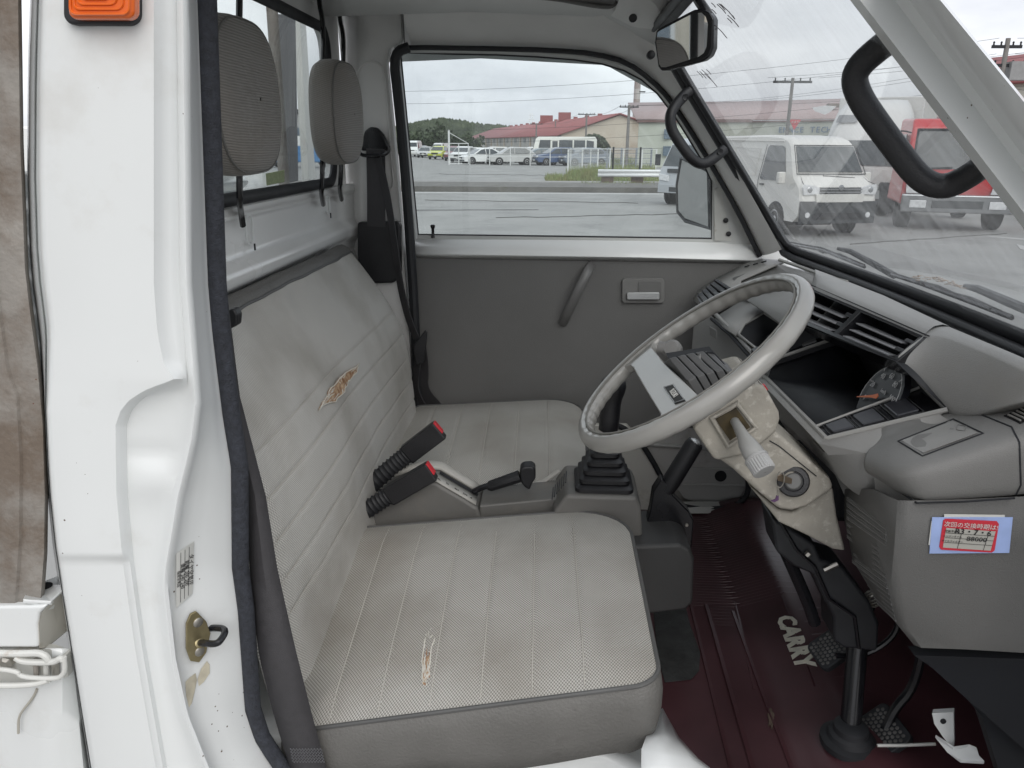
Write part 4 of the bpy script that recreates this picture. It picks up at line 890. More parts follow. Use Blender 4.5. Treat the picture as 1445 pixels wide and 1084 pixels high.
# right switch strip
A1, A2, A3, A4 = Q((1150, 603, .33), (1166, 618, .285), (1336, 578, .24), (1297, 548, .33))
def sw(u, v, d=0): return A2.lerp(A3, u).lerp(A1.lerp(A4, u), v) + Vector((0, .0, 1)) * d
ss = build('switch_panel', MB().prism([sw(0, .02, -.002), sw(1, .02, -.002), sw(1, 1, -.002), sw(0, 1, -.002)], (0, 0, -.02)), M_blackg, hdp, label='black strip of square switches right of the instruments')
build('switch_lip', MB().tube([sw(0, 1, .001), sw(1, 1, .001)], .0022, 6), lipm, ss)
for i, u in enumerate((.08, .34, .63)):
    build('switch', MB().prism([sw(u, .18, .003), sw(u + .19, .18, .003), sw(u + .19, .84, .003), sw(u, .84, .003)], (0, 0, -.012)), mat('switch_grey', (.035, .036, .042), .35), ss, bevel=.002)
    build('switch_frame', MB().tube([sw(u - .02, .1, .001), sw(u + .21, .1, .001), sw(u + .21, .92, .001), sw(u - .02, .92, .001)], .001, 5, closed=True), M_black, ss)
# left switch strip, ashtray shelf
lf = Q((1078, 512, .625), (1188, 474, .60), (1170, 450, .68), (1060, 492, .70))
ls = build('switch_panel', MB().prism(lf, (0, 0, -.015)), M_blackg, hdp, bevel=.002, label='black switch strip left of the instruments, seen through the wheel')
for i, u in enumerate((.15, .5)):
    a = [lf[0].lerp(lf[1], u), lf[0].lerp(lf[1], u + .24), lf[3].lerp(lf[2], u + .24), lf[3].lerp(lf[2], u)]
    ce = sum(a, Vector()) / 4; build('switch', MB().prism([ce + (p - ce) * .75 + Vector((0, 0, .003)) for p in a], (0, 0, -.01)), mat('switch_mid', (.12, .12, .12), .35), ls, bevel=.002)
build('switch_lip', MB().tube([lf[0], lf[1]], .003, 6), lipm, ls)
# centre light panels behind the wheel
build('centre_tray', MB().loft([Q((1054, 424, .98), (1080, 441, .88), (1110, 464, .76), (1150, 492, .66)), Q((1075, 410, 1.0), (1105, 428, .88), (1150, 452, .72), (1185, 474, .62)), Q((1110, 395, 1.02), (1145, 408, .9), (1175, 432, .70), (1200, 455, .63))]), M_dash, hdp, solid=.004, smooth=70)
build('bin_cover', MB().loft([Q((1008, 452, 1.06), (1014, 446, 1.08), (1053, 421, 1.1), (1060, 417, 1.12)), Q((1020, 462, .98), (1030, 455, 1.0), (1066, 430, 1.02), (1074, 425, 1.04)), Q((1038, 474, .88), (1046, 462, .90), (1060, 450, .93), (1078, 440, .95))]), M_dash, hdp, solid=.004, smooth=60)
bn = MB(); ro = Q((1042, 472, .88), (1050, 458, .91), (1079, 442, .92), (1145, 485, .72), (1118, 516, .66), (1075, 498, .74))
bn.loft([ro, [p + Vector((.09, 0, -.05)) for p in ro]], closed=True); bn.add([p + Vector((.09, 0, -.05)) for p in ro], [tuple(range(6))])
bno = build('bin_recess', bn, M_dark, hdp, solid=.001, soff=1, label='open dark compartment seen through the steering wheel')
build('bin_rim', MB().tube(ro, .003, 6, closed=True), lipm, bno)
for i in range(6):
    a = V(1060 + i * 10, 470 + i * 5, Y=.86 - i * .03) + Vector((.035, 0, -.01)); build('bracket', MB().tube([a, a + Vector((.02, -.05, .015)), a + Vector((.03, -.07, -.01))], .005, 6), M_blackg, bno)
# front faces below
def face(name, q, m, lab=None, th=.006, bevel=.002): return build(name, MB().prism(Q(*q), Vector((th, .0, -.002))), m, hdp, bevel=bevel, label=lab)
face('glove_door', [(981, 430, 1.22), (1010, 452, 1.06), (1064, 512, .86), (1062, 545, .84), (1030, 560, .86), (975, 500, 1.1)], M_dashd)
build('glove_gap', MB().tube(Q((1004, 450, 1.06), (1030, 472, .93), (1075, 522, .70)), .004, 6), M_dark, hdp)
build('lower_lip', MB().tube(Q((1010, 444, 1.07), (1040, 474, .90), (1090, 530, .64)), .005, 8), M_dash, hdp)
face('lower_panel', [(1060, 496, .86), (1090, 526, .66), (1085, 560, .62), (1050, 560, .72)], M_dashd)
face('notch', [(1002, 460, 1.02), (1012, 466, .99), (1012, 478, .98), (1003, 472, 1.01)], M_trim, th=-.002)
# far end of the dash with vent
fe = MB().loft([Q((978, 424, 1.25), (985, 411, 1.26), (1012, 393, 1.28), (1052, 373, 1.29), (1074, 366, 1.295), (1105, 368, 1.295)), Q((984, 428, 1.19), (990, 420, 1.20), (1020, 402, 1.22), (1036, 392, 1.23), (1080, 375, 1.25), (1104, 370, 1.26)), Q((1002, 442, 1.12), (1012, 434, 1.12), (1045, 412, 1.13), (1046, 396, 1.19), (1092, 376, 1.21), (1106, 371, 1.25))])
build('dash_end', fe, M_dash, hdp, solid=.004, smooth=40)
tw = MB().loft([Q((1034, 393, 1.22), (1094, 373, 1.24), (1130, 382, 1.1), (1200, 412, .75)), Q((1045, 414, 1.15), (1098, 394, 1.17), (1130, 400, 1.0), (1200, 430, .70))])
build('tray_wall', tw, M_dashd, hdp, solid=.004, smooth=60)
build('tray_floor', MB().loft([Q((1040, 412, 1.17), (1098, 392, 1.18), (1160, 410, .85)), Q((1052, 424, 1.05), (1110, 400, 1.03), (1175, 435, .73))]), M_dash, hdp, solid=.003)
build('shelf_edge', MB().tube([V(1100, 367, Z=1.205), V(1130, 377, Z=1.205), V(1165, 390, Z=1.206), V(1195, 398, Z=1.208)], .004, 6), lipm, hdp)
ev = build('end_vent', MB().prism(Q((983, 418, 1.2), (1012, 394, 1.215), (1031, 406, 1.16), (990, 430, 1.15)), Vector((.01, 0, -.01))), M_blackg, hdp, label='small black vent at the far end of the dashboard')
for i in range(5):
    t = (i + .5) / 5; q_ = Q((983, 418, 1.2), (1012, 394, 1.215), (1031, 406, 1.16), (990, 430, 1.15))
    build('slat', MB().tube([q_[0].lerp(q_[1], t) + Vector((-.002, 0, .002)), q_[3].lerp(q_[2], t) + Vector((-.002, 0, .002))], .0022, 5), M_black, ev)
for i in range(3):
    a, b = V(1050 + i * 12, 378 - i * 3.2, Y=1.27), V(1057 + i * 12, 376 - i * 3.2, Y=1.265)
    build('demist_slot', MB().tube([a + Vector((0, -.003, .003)), b + Vector((0, -.003, .003))], .0018, 5), M_dark, hdp)
# knee panel
kn = MB().loft([[L1 + Vector((-.002, .05, -.002)), L1, L2, L2.lerp(L3, .5), L3], [p + Vector((-.008, 0, -.008)) for p in (L1 + Vector((0, .05, 0)), L1, L2, L2.lerp(L3, .5), L3)],
    Q((1072, 552, .68), (1090, 560, .60), (1170, 642, .27), (1225, 640, .22), (1345, 598, .2)), Q((1100, 590, .62), (1112, 598, .55), (1190, 680, .27), (1222, 672, .225), (1262, 640, .21)),
    Q((1120, 620, .60), (1130, 620, .52), (1206, 694, .27), (1226, 708, .235), (1240, 690, .22)), ])
build('knee_panel', kn, M_dash, hdp, smooth=60, solid=.003)
# side box with lid
yb = .10
sxp = MB()
r0 = Q((1232, 630, .235), (1268, 608, .225), (1345, 592, .22), (1380, 576, .22), (1445, 556, .20), (1560, 528, .16))
r1 = Q((1219, 650, .20), (1262, 653, .128), (1340, 638, .114), (1400, 620, .110), (1445, 606, .107), (1560, 573, .09))
r2 = Q((1221, 664, .19), (1262, 672, .106), (1340, 652, .099), (1400, 636, .096), (1445, 622, .094), (1560, 590, .08))
r3 = Q((1240, 676, .185), (1290, 709, .10), (1345, 707, .095), (1420, 703, .092), (1445, 700, .09), (1560, 690, .07))
base_rows = [[p + Vector((.0, .03, .0)) for p in r0], r0, [a.lerp(b, .5) + Vector((0, 0, .004)) for a, b in zip(r0, r1)], r1, r2, [a.lerp(b, .5) + Vector((0, -.002, 0)) for a, b in zip(r2, r3)], r3, [p + Vector((.004, .03, -.006)) for p in r3]]
cols = [arc([r_[k] for r_ in base_rows], 2) for k in range(6)]
fine = [arc([c[i] for c in cols], 2) for i in range(len(cols[0]))]
sxp.loft(fine)
sbx = build('side_box', sxp, mat('kick_plastic', (.17, .167, .16), .42, var=.05, vscale=7, bump=.4, bscale=900), hdp, smooth=80, solid=.002, label='rounded box with lid at the near end of the dashboard')  # dash plastic with the open door's shade put into its colour
tbx = bvh(sxp)
def onbox(x, y, lift=.0): return onto(tbx, x, y, lift + .001)
def line_on(f, pts, n=6, lift=.0005):
    o = []
    for (x0, y0), (x1, y1) in zip(pts, pts[1:]):
        for k in range(n): o.append(f(x0 + (x1 - x0) * k / n, y0 + (y1 - y0) * k / n, lift))
    o.append(f(*pts[-1], lift)); return [p for p in o if p is not None]
lidq = [(1268, 624), (1346, 593), (1388, 613), (1302, 645)]
build('lid_gap', MB().tube(line_on(onbox, lidq + [lidq[0]]), .0010, 5), M_dark, sbx)
build('lid', MB().prism([onbox(x, y, .0005) for x, y in ((1273, 624), (1345, 596), (1380, 613), (1303, 641))], (0, 0, .0008)), M_dash, sbx)
build('emblem', MB().tube(line_on(onbox, [(1352, 601), (1364, 603), (1362, 610), (1350, 608), (1352, 601)], 2), .0006, 4), M_dashd, sbx)
build('seam_line', MB().tube(line_on(onbox, [(1374, 582), (1428, 604), (1438, 624), (1440, 684), (1432, 699)]), .0010, 5), M_dark, sbx)
build('seam_line', MB().tube(Q((1240, 674, .184), (1294, 710, .098), (1360, 708, .092), (1432, 703, .088)), .0013, 5), M_dark, sbx)
evq = [onbox(x, y, .0005) for x, y in ((1417, 589), (1448, 576), (1470, 586), (1440, 600))]
evn = build('end_vent', MB().prism(evq, (0, 0, .001)), M_blackg, sbx, label='small slotted vent at the near end of the dashboard')
for i in range(5):
    t = (i + .5) / 5; a_, b_3 = evq[0].lerp(evq[1], t), evq[3].lerp(evq[2], t)
    build('slat', MB().tube([a_.lerp(b_3, .12) + Vector((0, 0, .002)), a_.lerp(b_3, .88) + Vector((0, 0, .002))], .0012, 5), M_dash, evn)
build('filler_panel', MB().prism(Q((1165, 640, .32), (1262, 640, .235), (1300, 712, .125), (1236, 715, .215), (1192, 700, .31)), (.004, .004, 0)), M_dash, hdp)
# kick panel: ribbed face and side face
kp = MB()
a0 = Q((1194, 690, .30), (1234, 690, .20), (1268, 706, .112), (1285, 706, .104), (1360, 704, .10), (1445, 700, .095), (1560, 690, .08))
a1 = Q((1193, 730, .30), (1238, 745, .19), (1264, 770, .113), (1282, 772, .103), (1360, 770, .10), (1445, 768, .095), (1560, 765, .08))
a2 = Q((1205, 790, .30), (1240, 815, .19), (1258, 830, .113), (1278, 836, .103), (1360, 840, .10), (1445, 842, .095), (1560, 844, .08))
a3 = Q((1240, 848, .28), (1258, 868, .19), (1272, 884, .115), (1285, 890, .104), (1360, 896, .10), (1445, 900, .095), (1560, 905, .08))
a4 = Q((1272, 880, .26), (1282, 898, .18), (1290, 908, .118), (1300, 912, .106), (1360, 914, .103), (1445, 919, .10), (1560, 925, .085))
a5 = [p + Vector((.01, .02, .004)) for p in a4]
kp.loft([a0, a1, a2, a3, a4, a5]); tkp = bvh(kp)
kpo = build('kick_panel', kp, mat('kick_plastic_dark', (.125, .123, .118), .5, var=.05, vscale=7, bump=.5, bscale=900), hdp, smooth=50, solid=.002, soff=1, label='tall grey side panel with ribbed corner below the dashboard')  # same plastic as the dash, coloured darker still to stand for shade
for i in range(18):
    t = i / 17
    pts_ = line_on(lambda x, y, l: onto(tkp, x, y, l + .0012), [(1198 + max(0, (t - .5)) * 84, 702 + t * 150), (1254 + max(0, t - .55) * 34, 752 + t * 128 - (t < .2) * 8)], 6, .0006)
    if len(pts_) > 2: build('rib_gap', MB().tube([p + Vector((0, 0, -.0035)) for p in pts_], .0012, 5), M_dashd, kpo)
    if len(pts_) > 2: build('rib', MB().tube(pts_, .0021, 6), MATS['kick_plastic_dark'], kpo)
# service stickers
def onkick(x, y, l=.0): return VP(x, y, onto(tkp, 1366, 750, .0), KN) + KN * (l + .0035)
KN = (onto(tkp, 1420, 750) - onto(tkp, 1312, 750)).cross(onto(tkp, 1366, 776) - onto(tkp, 1366, 728)).normalized()
if KN.y > 0: KN = -KN
stk = build('service_sticker', MB().prism([onkick(x, y, .002) for x, y in ((1313, 727), (1426, 727), (1421, 777), (1309, 778))], (0, .0006, 0)), M_blue, kpo, label='pale blue paper sticker with a red bordered card stuck over it')
build('white_edge', MB().prism([onkick(x, y, .0015) for x, y in ((1330, 723), (1415, 724), (1415, 730), (1330, 730))], (0, .0005, 0)), M_paper, kpo)
build('white_edge', MB().prism([onkick(x, y, .0015) for x, y in ((1312, 733), (1318, 733), (1316, 768), (1308, 766))], (0, .0005, 0)), M_paper, kpo)
cdp = [(x, y) for x, y in ((1331, 728.5), (1403, 732), (1406, 736), (1400, 773), (1396, 776), (1325, 772), (1322.5, 768), (1328, 731))]
build('red_card', MB().prism([onkick(x, y, .003) for x, y in cdp], (0, .0006, 0)), M_redp, kpo, label='red bordered oil change card with handwriting')
build('card_table', MB().prism([onkick(x, y, .0036) for x, y in ((1332, 741), (1401, 746), (1394, 773), (1327, 768.5))], (0, .0004, 0)), mat('card_beige', (.42, .41, .37), .7, var=.05), kpo)
ex_ = onkick(1401, 746) - onkick(1332, 741); ey_ = onkick(1332, 741) - onkick(1327, 768)
for s, x, y, sz, mm, w_ in (('次回の交換時期は!', 1366, 738.0, .0072, M_paper, 1), ('R3・7・6', 1369, 747.0, .0098, M_ink, 1.0), ('88000', 1374, 756.8, .0082, M_ink, 1.1), ('交換予定日', 1340, 745.6, .0034, M_ink, 1), ('エンジンオイル', 1340, 752.6, .003, M_ink, 1), ('オイルフィルター', 1340, 759.5, .003, M_ink, 1)):
    textmesh('card_text', s, mm, onkick(x, y, .0046), ex_, ey_, sz, kpo, ext=.0001, bold=.01 if sz > .009 else 0, wide=w_)
for f in (.24, .48, .72):
    a, b = Vector((1332 - 5 * f, 741 + 27.5 * f, 0)), Vector((1401 - 7 * f, 746 + 27 * f, 0))
    build('card_line', MB().tube([onkick(a.x, a.y, .0042), onkick(b.x, b.y, .0042)], .00025, 4), M_ink, kpo)
for f in (.3, .84):
    build('card_line', MB().tube([onkick(1332 + 69 * f - (0), 741 + 5 * f + 7, .0042), onkick(1327 + 67 * f, 768.5 + 4.5 * f, .0042)], .00025, 4), M_ink, kpo)
# dark mass behind kick panel / under dash
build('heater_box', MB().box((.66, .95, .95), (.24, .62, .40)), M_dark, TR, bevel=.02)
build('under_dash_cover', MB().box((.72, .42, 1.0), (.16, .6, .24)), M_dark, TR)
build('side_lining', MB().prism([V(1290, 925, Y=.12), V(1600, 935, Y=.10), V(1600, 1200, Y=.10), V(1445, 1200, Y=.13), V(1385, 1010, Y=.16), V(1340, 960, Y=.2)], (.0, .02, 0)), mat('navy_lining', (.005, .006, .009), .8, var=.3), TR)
# ================================================================== steering wheel and column
HUB = Vector((.200, .36, 1.148)); AL = radians(38.1); UU = Vector((cos(AL), 0, sin(AL))); NN = Vector((sin(AL), 0, -cos(AL))); YY = Vector((0, 1, 0)); RW = .1834
def W(px, py, off=0.0): return VP(px, py, HUB - NN * off, NN)
rows = []; NS = 360
for i in range(NS):
    t = 2 * pi * i / NS; e = UU * cos(t) + YY * sin(t); c = HUB + e * RW
    rowr = []
    wav = sin(i * 2 * pi * 45 / NS)
    for k in range(16):
        a = 2 * pi * k / 16; r = .0126
        inn = max(0, -cos(a)) ; und = max(0, -sin(a))
        rr_ = r - .0017 * (inn * .9 + max(0, -sin(a)) * .25) * (0.5 + .5 * wav) 
        rowr.append(c + e * cos(a) * rr_ * .95 + (-NN) * sin(a) * rr_ * 1.12)
    rows.append(rowr)
rows.append(rows[0])
sw_ = build('steering_wheel', MB().loft(rows, closed=True), M_wheel, TR, smooth=70, label='large thin rimmed light grey steering wheel with wide flat spoke')
build('rim_groove', MB().tube([HUB + (UU * cos(t) + YY * sin(t)) * (RW - .008) - NN * .0122 for t in [2 * pi * i / 90 for i in range(90)]], .0016, 6, closed=True), mat('groove_grey', (.16, .155, .14), .5), sw_)
# spoke pad: a wide slab running across the wheel
so_ = [(-.006, -.183), (-.011, -.165), (-.031, .027), (-.040, .148), (-.036, .166), (-.020, .180), (-.060, .176), (-.100, .158), (-.112, .146), (-.094, .146), (-.085, .136), (-.081, .114), (-.074, -.014), (-.066, -.140), (-.072, -.155), (-.086, -.159), (-.104, -.154), (-.075, -.170)]
spk = build('spoke', MB().prism([HUB + UU * a + YY * b - NN * .0075 for a, b in so_], NN * .014), M_wheel, sw_, bevel=.004, seg=3)
build('hub', MB().lathe(HUB + NN * .0 - UU * .0, NN, [(.02, 0), (.022, .03), (.022, .09)], 24), M_dashd, sw_)
# badge
bq = [W(x, y, .0088) for x, y in ((936, 546), (950, 542), (967, 565), (952, 570))]
bd = build('badge', MB().prism(bq, NN * .003), M_ink, spk, bevel=.0004) if False else build('badge', MB().prism(bq, NN * .003), M_ink, sw_, label='black maker badge on the spoke')
bc_ = sum(bq, Vector()) / 4
build('badge_rim', MB().tube([bc_ + (p - bc_) * .9 - NN * .0004 for p in bq], .0005, 5, closed=True), M_silver, sw_)
ex_ = (bq[3] - bq[0]).lerp(bq[2] - bq[1], .5)
ey_ = (bq[1] - bq[0])
textmesh('badge_lettering', 'SUZUKI', M_paper, bc_ - NN * .0008, ex_, ey_, .0108, sw_, ext=.0002, bold=.01, wide=.86)
# bellows cover on the passenger side of the column
tops_ = [(505, 357), (570, 342), (635, 326), (705, 312), (778, 300), (845, 305)]; bends = [(648, 532), (718, 497), (788, 477), (860, 457), (930, 442), (1012, 480)]; bots = [(750, 690), (815, 660), (870, 625), (930, 590), (990, 555), (1045, 500)]
bq_ = lambda p, dx=0: (850 + (p[0] + dx) / 5.42, 440 + p[1] / 5.42)
for i in range(5):
    yb_ = .30 + i * .004
    pl_ = [bq_(tops_[i], 4), bq_(tops_[i + 1], -4), bq_(bends[i + 1], -6), bq_(bots[i + 1], -6), bq_(bots[i], 4), bq_(bends[i], 4)]
    P0_ = [V(pl_[0][0], pl_[0][1], Y=yb_ + .05), V(pl_[1][0], pl_[1][1], Y=yb_ + .05), V(pl_[2][0], pl_[2][1], Y=yb_), V(pl_[5][0], pl_[5][1], Y=yb_)]
    P1_ = [P0_[3], P0_[2], V(pl_[3][0], pl_[3][1], Y=yb_ + .004), V(pl_[4][0], pl_[4][1], Y=yb_ + .004)]
    mbb = MB(); mbb.prism(P0_, (.0, .05, -.02)); mbb.prism(P1_, (.0, .07, .0))
    build('bellow_fold', mbb, mat('bellow_grey', (.10, .10, .10), .45), sw_, bevel=.002)
build('bellow_core', MB().prism([V(*bq_(p, 0), Y=.36) for p in (tops_[0], tops_[5], bends[5], bots[5], bots[0], bends[0])], (0, .03, 0)), M_dark, sw_)
# column shroud
scol = MB()
up_ = [(978, 605), (986, 596), (1020, 566), (1046, 548), (1070, 542), (1080, 546), (1100, 582), (1101, 592), (1096, 610), (1060, 640), (1046, 644), (1012, 651), (1006, 646)]
sh = build('column_shroud', MB().prism(pxs(up_, .275), (0, .15, 0)), M_cream, TR, bevel=.008, seg=4, label='scuffed cream plastic shroud of the steering column')
lo_ = [(1010, 645), (1092, 606), (1104, 616), (1172, 676), (1178, 690), (1140, 716), (1118, 722), (1100, 720), (1062, 688), (1036, 664)]
build('lower_shroud', MB().prism(pxs(lo_, .282), (0, .13, 0)), M_cream, sh, bevel=.007, seg=4)
build('lower_shroud', MB().prism(pxs([(1056, 684), (1100, 720), (1120, 724), (1176, 688), (1182, 730), (1194, 779), (1176, 776), (1140, 757), (1100, 738)], .30), (0, .10, 0)), M_cream, sh, bevel=.005, seg=3)
fq = [(1005, 590), (1040, 569), (1067, 603), (1027, 630)]
build('stalk_frame', MB().tube(pxs(fq, .272), .0042, 8, closed=True), M_cream, sh)
build('stalk_opening', MB().prism(pxs([(1010, 592), (1039, 576), (1059, 603), (1030, 622)], .2725), (0, .002, 0)), mat('opening_brown', (.05, .035, .012), .6, var=.5, vscale=60), sh)
build('edge_line', MB().tube(pxs([(1086, 622), (1100, 630), (1152, 672)], .281), .0008, 5), M_dark, sh)
stl = build('combination_stalk', MB().tube([V(1034, 590, Y=.29), V(1040, 600, Y=.255), V(1049, 616, Y=.235), V(1054, 626, Y=.225), V(1062, 638, Y=.215), V(1068, 647, Y=.21)], [.006, .0065, .0085, .012, .0142, .0145], 14), mat('stalk_grey', (.3, .3, .29), .4, var=.1), TR, label='worn grey combination stalk with ribbed dial')
da = V(1066, 645, Y=.211); dd = (V(1078, 664, Y=.195) - da)
dn = dd.normalized(); s1_ = dn.orthogonal().normalized(); s2_ = dn.cross(s1_); rws = []
for h, r in ((0, .0135), (.001, .016), (.004, .0165), (.005, .0155), (.022, .0155), (.024, .0135), (.0245, .001)):
    rws.append([da + dn * h + (s1_ * cos(2 * pi * k / 72) + s2_ * sin(2 * pi * k / 72)) * (r - (.0012 if (k % 3 == 0 and .004 < h < .023) else 0)) for k in range(72)])
build('dial', MB().loft(rws, closed=True), mat('dial_grey', (.36, .36, .355), .4, var=.06), stl, smooth=25)
ig = V(1119, 679, Y=.279); gn2 = Vector((-.25, -1, .35)).normalized()
io = build('ignition_lock', MB().lathe(ig - gn2 * .012, gn2, [(.0225, 0), (.0225, .013), (.0205, .016), (.0145, .0165), (.0135, .013)], 36), M_black, TR, label='round black ignition lock surround')
build('barrel', MB().lathe(ig, gn2, [(.0115, -.01), (.0115, .004), (.010, .005), (.001, .005)], 28), mat('lock_steel', (.13, .13, .125), .4, metal=.3), io, smooth=20)
ky = thing('key', 'small steel key with ring and purple tag left in the ignition', 'key', tuple(ig))
kc = ig + gn2 * .006
build('blade', MB().prism([kc + Vector((-.002, 0, .004)), kc + Vector((-.002, 0, -.004)), kc + gn2 * .008 + Vector((-.022, 0, .001)), kc + gn2 * .010 + Vector((-.024, 0, .008)), kc + gn2 * .008 + Vector((-.018, 0, .011))], gn2 * .002), mat('key_brass', (.34, .27, .2), .35, metal=.8), ky, bevel=.0005)
rc = V(1101, 677, Y=.262)
build('key_ring', MB().tube([rc + Vector((cos(t) * .0055, 0, sin(t) * .012)) for t in [2 * pi * k / 24 for k in range(24)]], .0008, 6, closed=True), M_steel, ky)
for i in range(3):
    c = V(1098.5 - i * .4, 689 + i * 4, Y=.262); build('chain_link', MB().tube([c + Vector((cos(t) * .0015 * (1 if i % 2 else .4), 0, sin(t) * .003)) for t in [2 * pi * k / 12 for k in range(12)]], .0006, 5, closed=True), M_steel, ky)
build('tag', MB().prism(pxs([(1096, 700), (1099, 699), (1099, 706), (1093, 709), (1088, 707), (1094, 705)], .262), (0, .002, 0)), mat('purple_tag', (.09, .04, .11), .4), ky)
build('warning_light', MB().prism(pxs([(1075, 545), (1080, 544), (1084, 550), (1078, 553)], .45), (0, .01, 0)), M_red, hdp)
build('wiper_knob', MB().lathe(V(949, 493, Y=.44), Vector((-.5, -1, .5)), [(.014, -.01), (.015, .004), (.011, .010), (.001, .011)], 20), M_dashd, sh)
build('wiper_knob', MB().tube([V(930, 490, Y=.45), V(949, 493, Y=.44)], .010, 12), M_dashd, sh)
# lower column, shaft and pedals
lc = build('lower_column', MB().prism(pxs([(1088, 730), (1110, 742), (1150, 768), (1160, 790), (1190, 800), (1228, 850), (1241, 880), (1240, 915), (1236, 921), (1190, 915), (1177, 905), (1176, 872), (1148, 812), (1120, 800), (1096, 780)], .38), (0, .07, 0)), mat('sooty_black', (.022, .023, .026), .4, var=.3, vscale=15), TR, bevel=.006, seg=3, label='black cover of the lower steering column')
build('cover_ridge', MB().tube(pxs([(1100, 735), (1124, 776), (1150, 800), (1170, 845), (1206, 870), (1212, 915)], .377), .003, 6), M_blackg, lc)
build('clamp', MB().tube(pxs([(1163, 805), (1182, 796)], .375), .004, 6), M_steel, lc); build('clamp', MB().tube(pxs([(1138, 784), (1142, 780)], .375), .005, 6), M_steel, lc)
build('harness_cable', MB().tube(arc(pxs([(1100, 760), (1118, 800), (1140, 850), (1150, 880)], .42), 2), .010, 8), M_blackg, lc)
shf = build('steering_shaft', MB().tube([V(1211, 900, Y=.40), V(1211, 900, Y=.40).lerp(onmat(1199, 1044), .5), onmat(1199, 1044)], .0165, 16), M_blackg, TR, label='black steering shaft going down through the floor')
b0 = onmat(1199, 1046) + Vector((0, 0, .012))
build('shaft_boot', MB().lathe(b0 - Vector((0, 0, .012)), (0, 0, 1), [(.046, -.01), (.046, .0), (.036, .004), (.034, .012), (.028, .016), (.027, .026), (.02, .03)], 28), M_rubber, shf)
def pedal(cx, cy, Y, w_, h_, rot, label, arm):
    c = V(cx, cy, Y=Y); n_ = Vector((-.62, -.15, .77)).normalized(); ex = Vector((0, -1, 0)); ex = (ex - n_ * ex.dot(n_)).normalized(); ey = n_.cross(ex)
    ex2 = ex * cos(rot) + ey * sin(rot); ey2 = n_.cross(ex2)
    o = build('pedal', MB().prism([c + ex2 * a + ey2 * b for a, b in rrect(-w_, -h_, w_, h_, .012)], n_ * -.012), M_rubber, TR, bevel=.002, label=label)
    nb_ = MB(); 
    for i in range(-5, 6):
        for j in range(-4, 5):
            a, b = i * .0085 + (j % 2) * .0042, j * .0075
            if abs(a) < w_ - .007 and abs(b) < h_ - .006:
                nb_.lathe(c + ex2 * a + ey2 * b - n_ * .001, n_, [(.0034, 0), (.0034, .0016), (.0022, .0022)], 6, e0=ex2)
    build('tread', nb_, mat('worn_rubber', (.11, .105, .1), .7, var=.4, vscale=60), o)
    build('arm', MB().tube(arc([c - n_ * .008] + arm, 2), .008, 8), M_blackg, o)
pedal(1168, 915, .47, .034, .030, .1, 'upper left rubber clutch pedal beside the lettering', [V(1200, 900, Y=.48), V(1230, 860, Y=.48), V(1240, 800, Y=.48)])
pedal(1244, 1030, .36, .042, .034, .1, 'lower rubber brake pedal right of the steering shaft', [V(1262, 1000, Y=.37), V(1290, 970, Y=.37), V(1305, 900, Y=.37)])
build('cable_bundle', MB().tube(arc(pxs([(1180, 925), (1220, 925), (1255, 905), (1270, 880), (1262, 850)], .42), 2), .005, 8), M_blackg, TR)
build('coil_spring', MB().tube([V(1236, 850, Y=.40) + Vector((.012 * cos(k * .7), k * .0008, .012 * sin(k * .7))) for k in range(30)], .002, 5), M_steel, TR)
# white bracket at the floor corner
wb = MB().prism([V(x, y, Y=.22) for x, y in ((1315, 1007), (1346, 1005), (1347, 1052), (1343, 1056), (1330, 1040), (1318, 1022))], (.006, .01, 0))
wbo = build('floor_bracket', wb, M_white, TR, bevel=.001, label='bare white bracket at the front floor corner')
build('bracket_foot', MB().prism([V(x, y, Y=yy) for x, y, yy in ((1320, 1036, .24), (1346, 1053, .21), (1368, 1050, .21), (1378, 1054, .21), (1382, 1066, .2), (1390, 1074, .19), (1356, 1072, .2), (1338, 1058, .22))], (0, 0, -.006)), M_white, wbo, bevel=.001)
build('bolt_hole', MB().lathe(V(1331, 1018, Y=.219), (0, -1, 0), [(.004, -.002), (.004, .001)], 12), M_dark, wbo)
build('floor_edge', MB().tube(pxs([(1238, 1052), (1270, 1052), (1320, 1050)], .30), .0025, 6), M_offwhite, TR)
# ================================================================== windscreen, rubber, near pillar, handles, mirror, wipers
WBF, WTF = V(1113, 352, Y=1.262), V(927, 42, Y=1.19)
PE_ = [V(1201 + 244 * u, 322 * u, Y=.092) for u in (-.4, 0, .5, 1.0, 1.3)]
def near_edge(z):
    for p, q in zip(PE_, PE_[1:]):
        if z >= q.z or q is PE_[-1]:
            f = (z - p.z) / (q.z - p.z); return p.lerp(q, f)
def ws_pt(t, s_, off=0.0):   # t 0 bottom..1 top ; s_ 0 far..1 near
    a = WBF.lerp(WTF, t); b = near_edge(a.z)
    return a.lerp(b, s_) + Vector((.02 * sin(pi * min(1, max(0, s_))), 0, 0)) + Vector((.8, 0, .55)) * off
wsr = [[ws_pt(i / 10, j / 14) for j in range(15)] for i in range(11)]
wso = build('windscreen', MB().loft(wsr), G_ws, TR, smooth=80, label='dusty scratched windscreen glass')
corner = []
edge = [ws_pt(t, 0) for t in (1, .8, .6, .4, .2, .06)] + [ws_pt(.012, .012)] + [ws_pt(0, s_) for s_ in (.06, .12, .2, .3, .4, .5, .6, .7, .8, .9, 1.0, 1.1)]
edge = [ws_pt(1, s_) for s_ in (.6, .4, .2, .08)] + [ws_pt(.99, .01)] + edge[1:]
build('windscreen_rubber', MB().tube(edge, .0155, 10, up=(.8, 0, .55), flat=.6), M_rubber, TR, smooth=70)
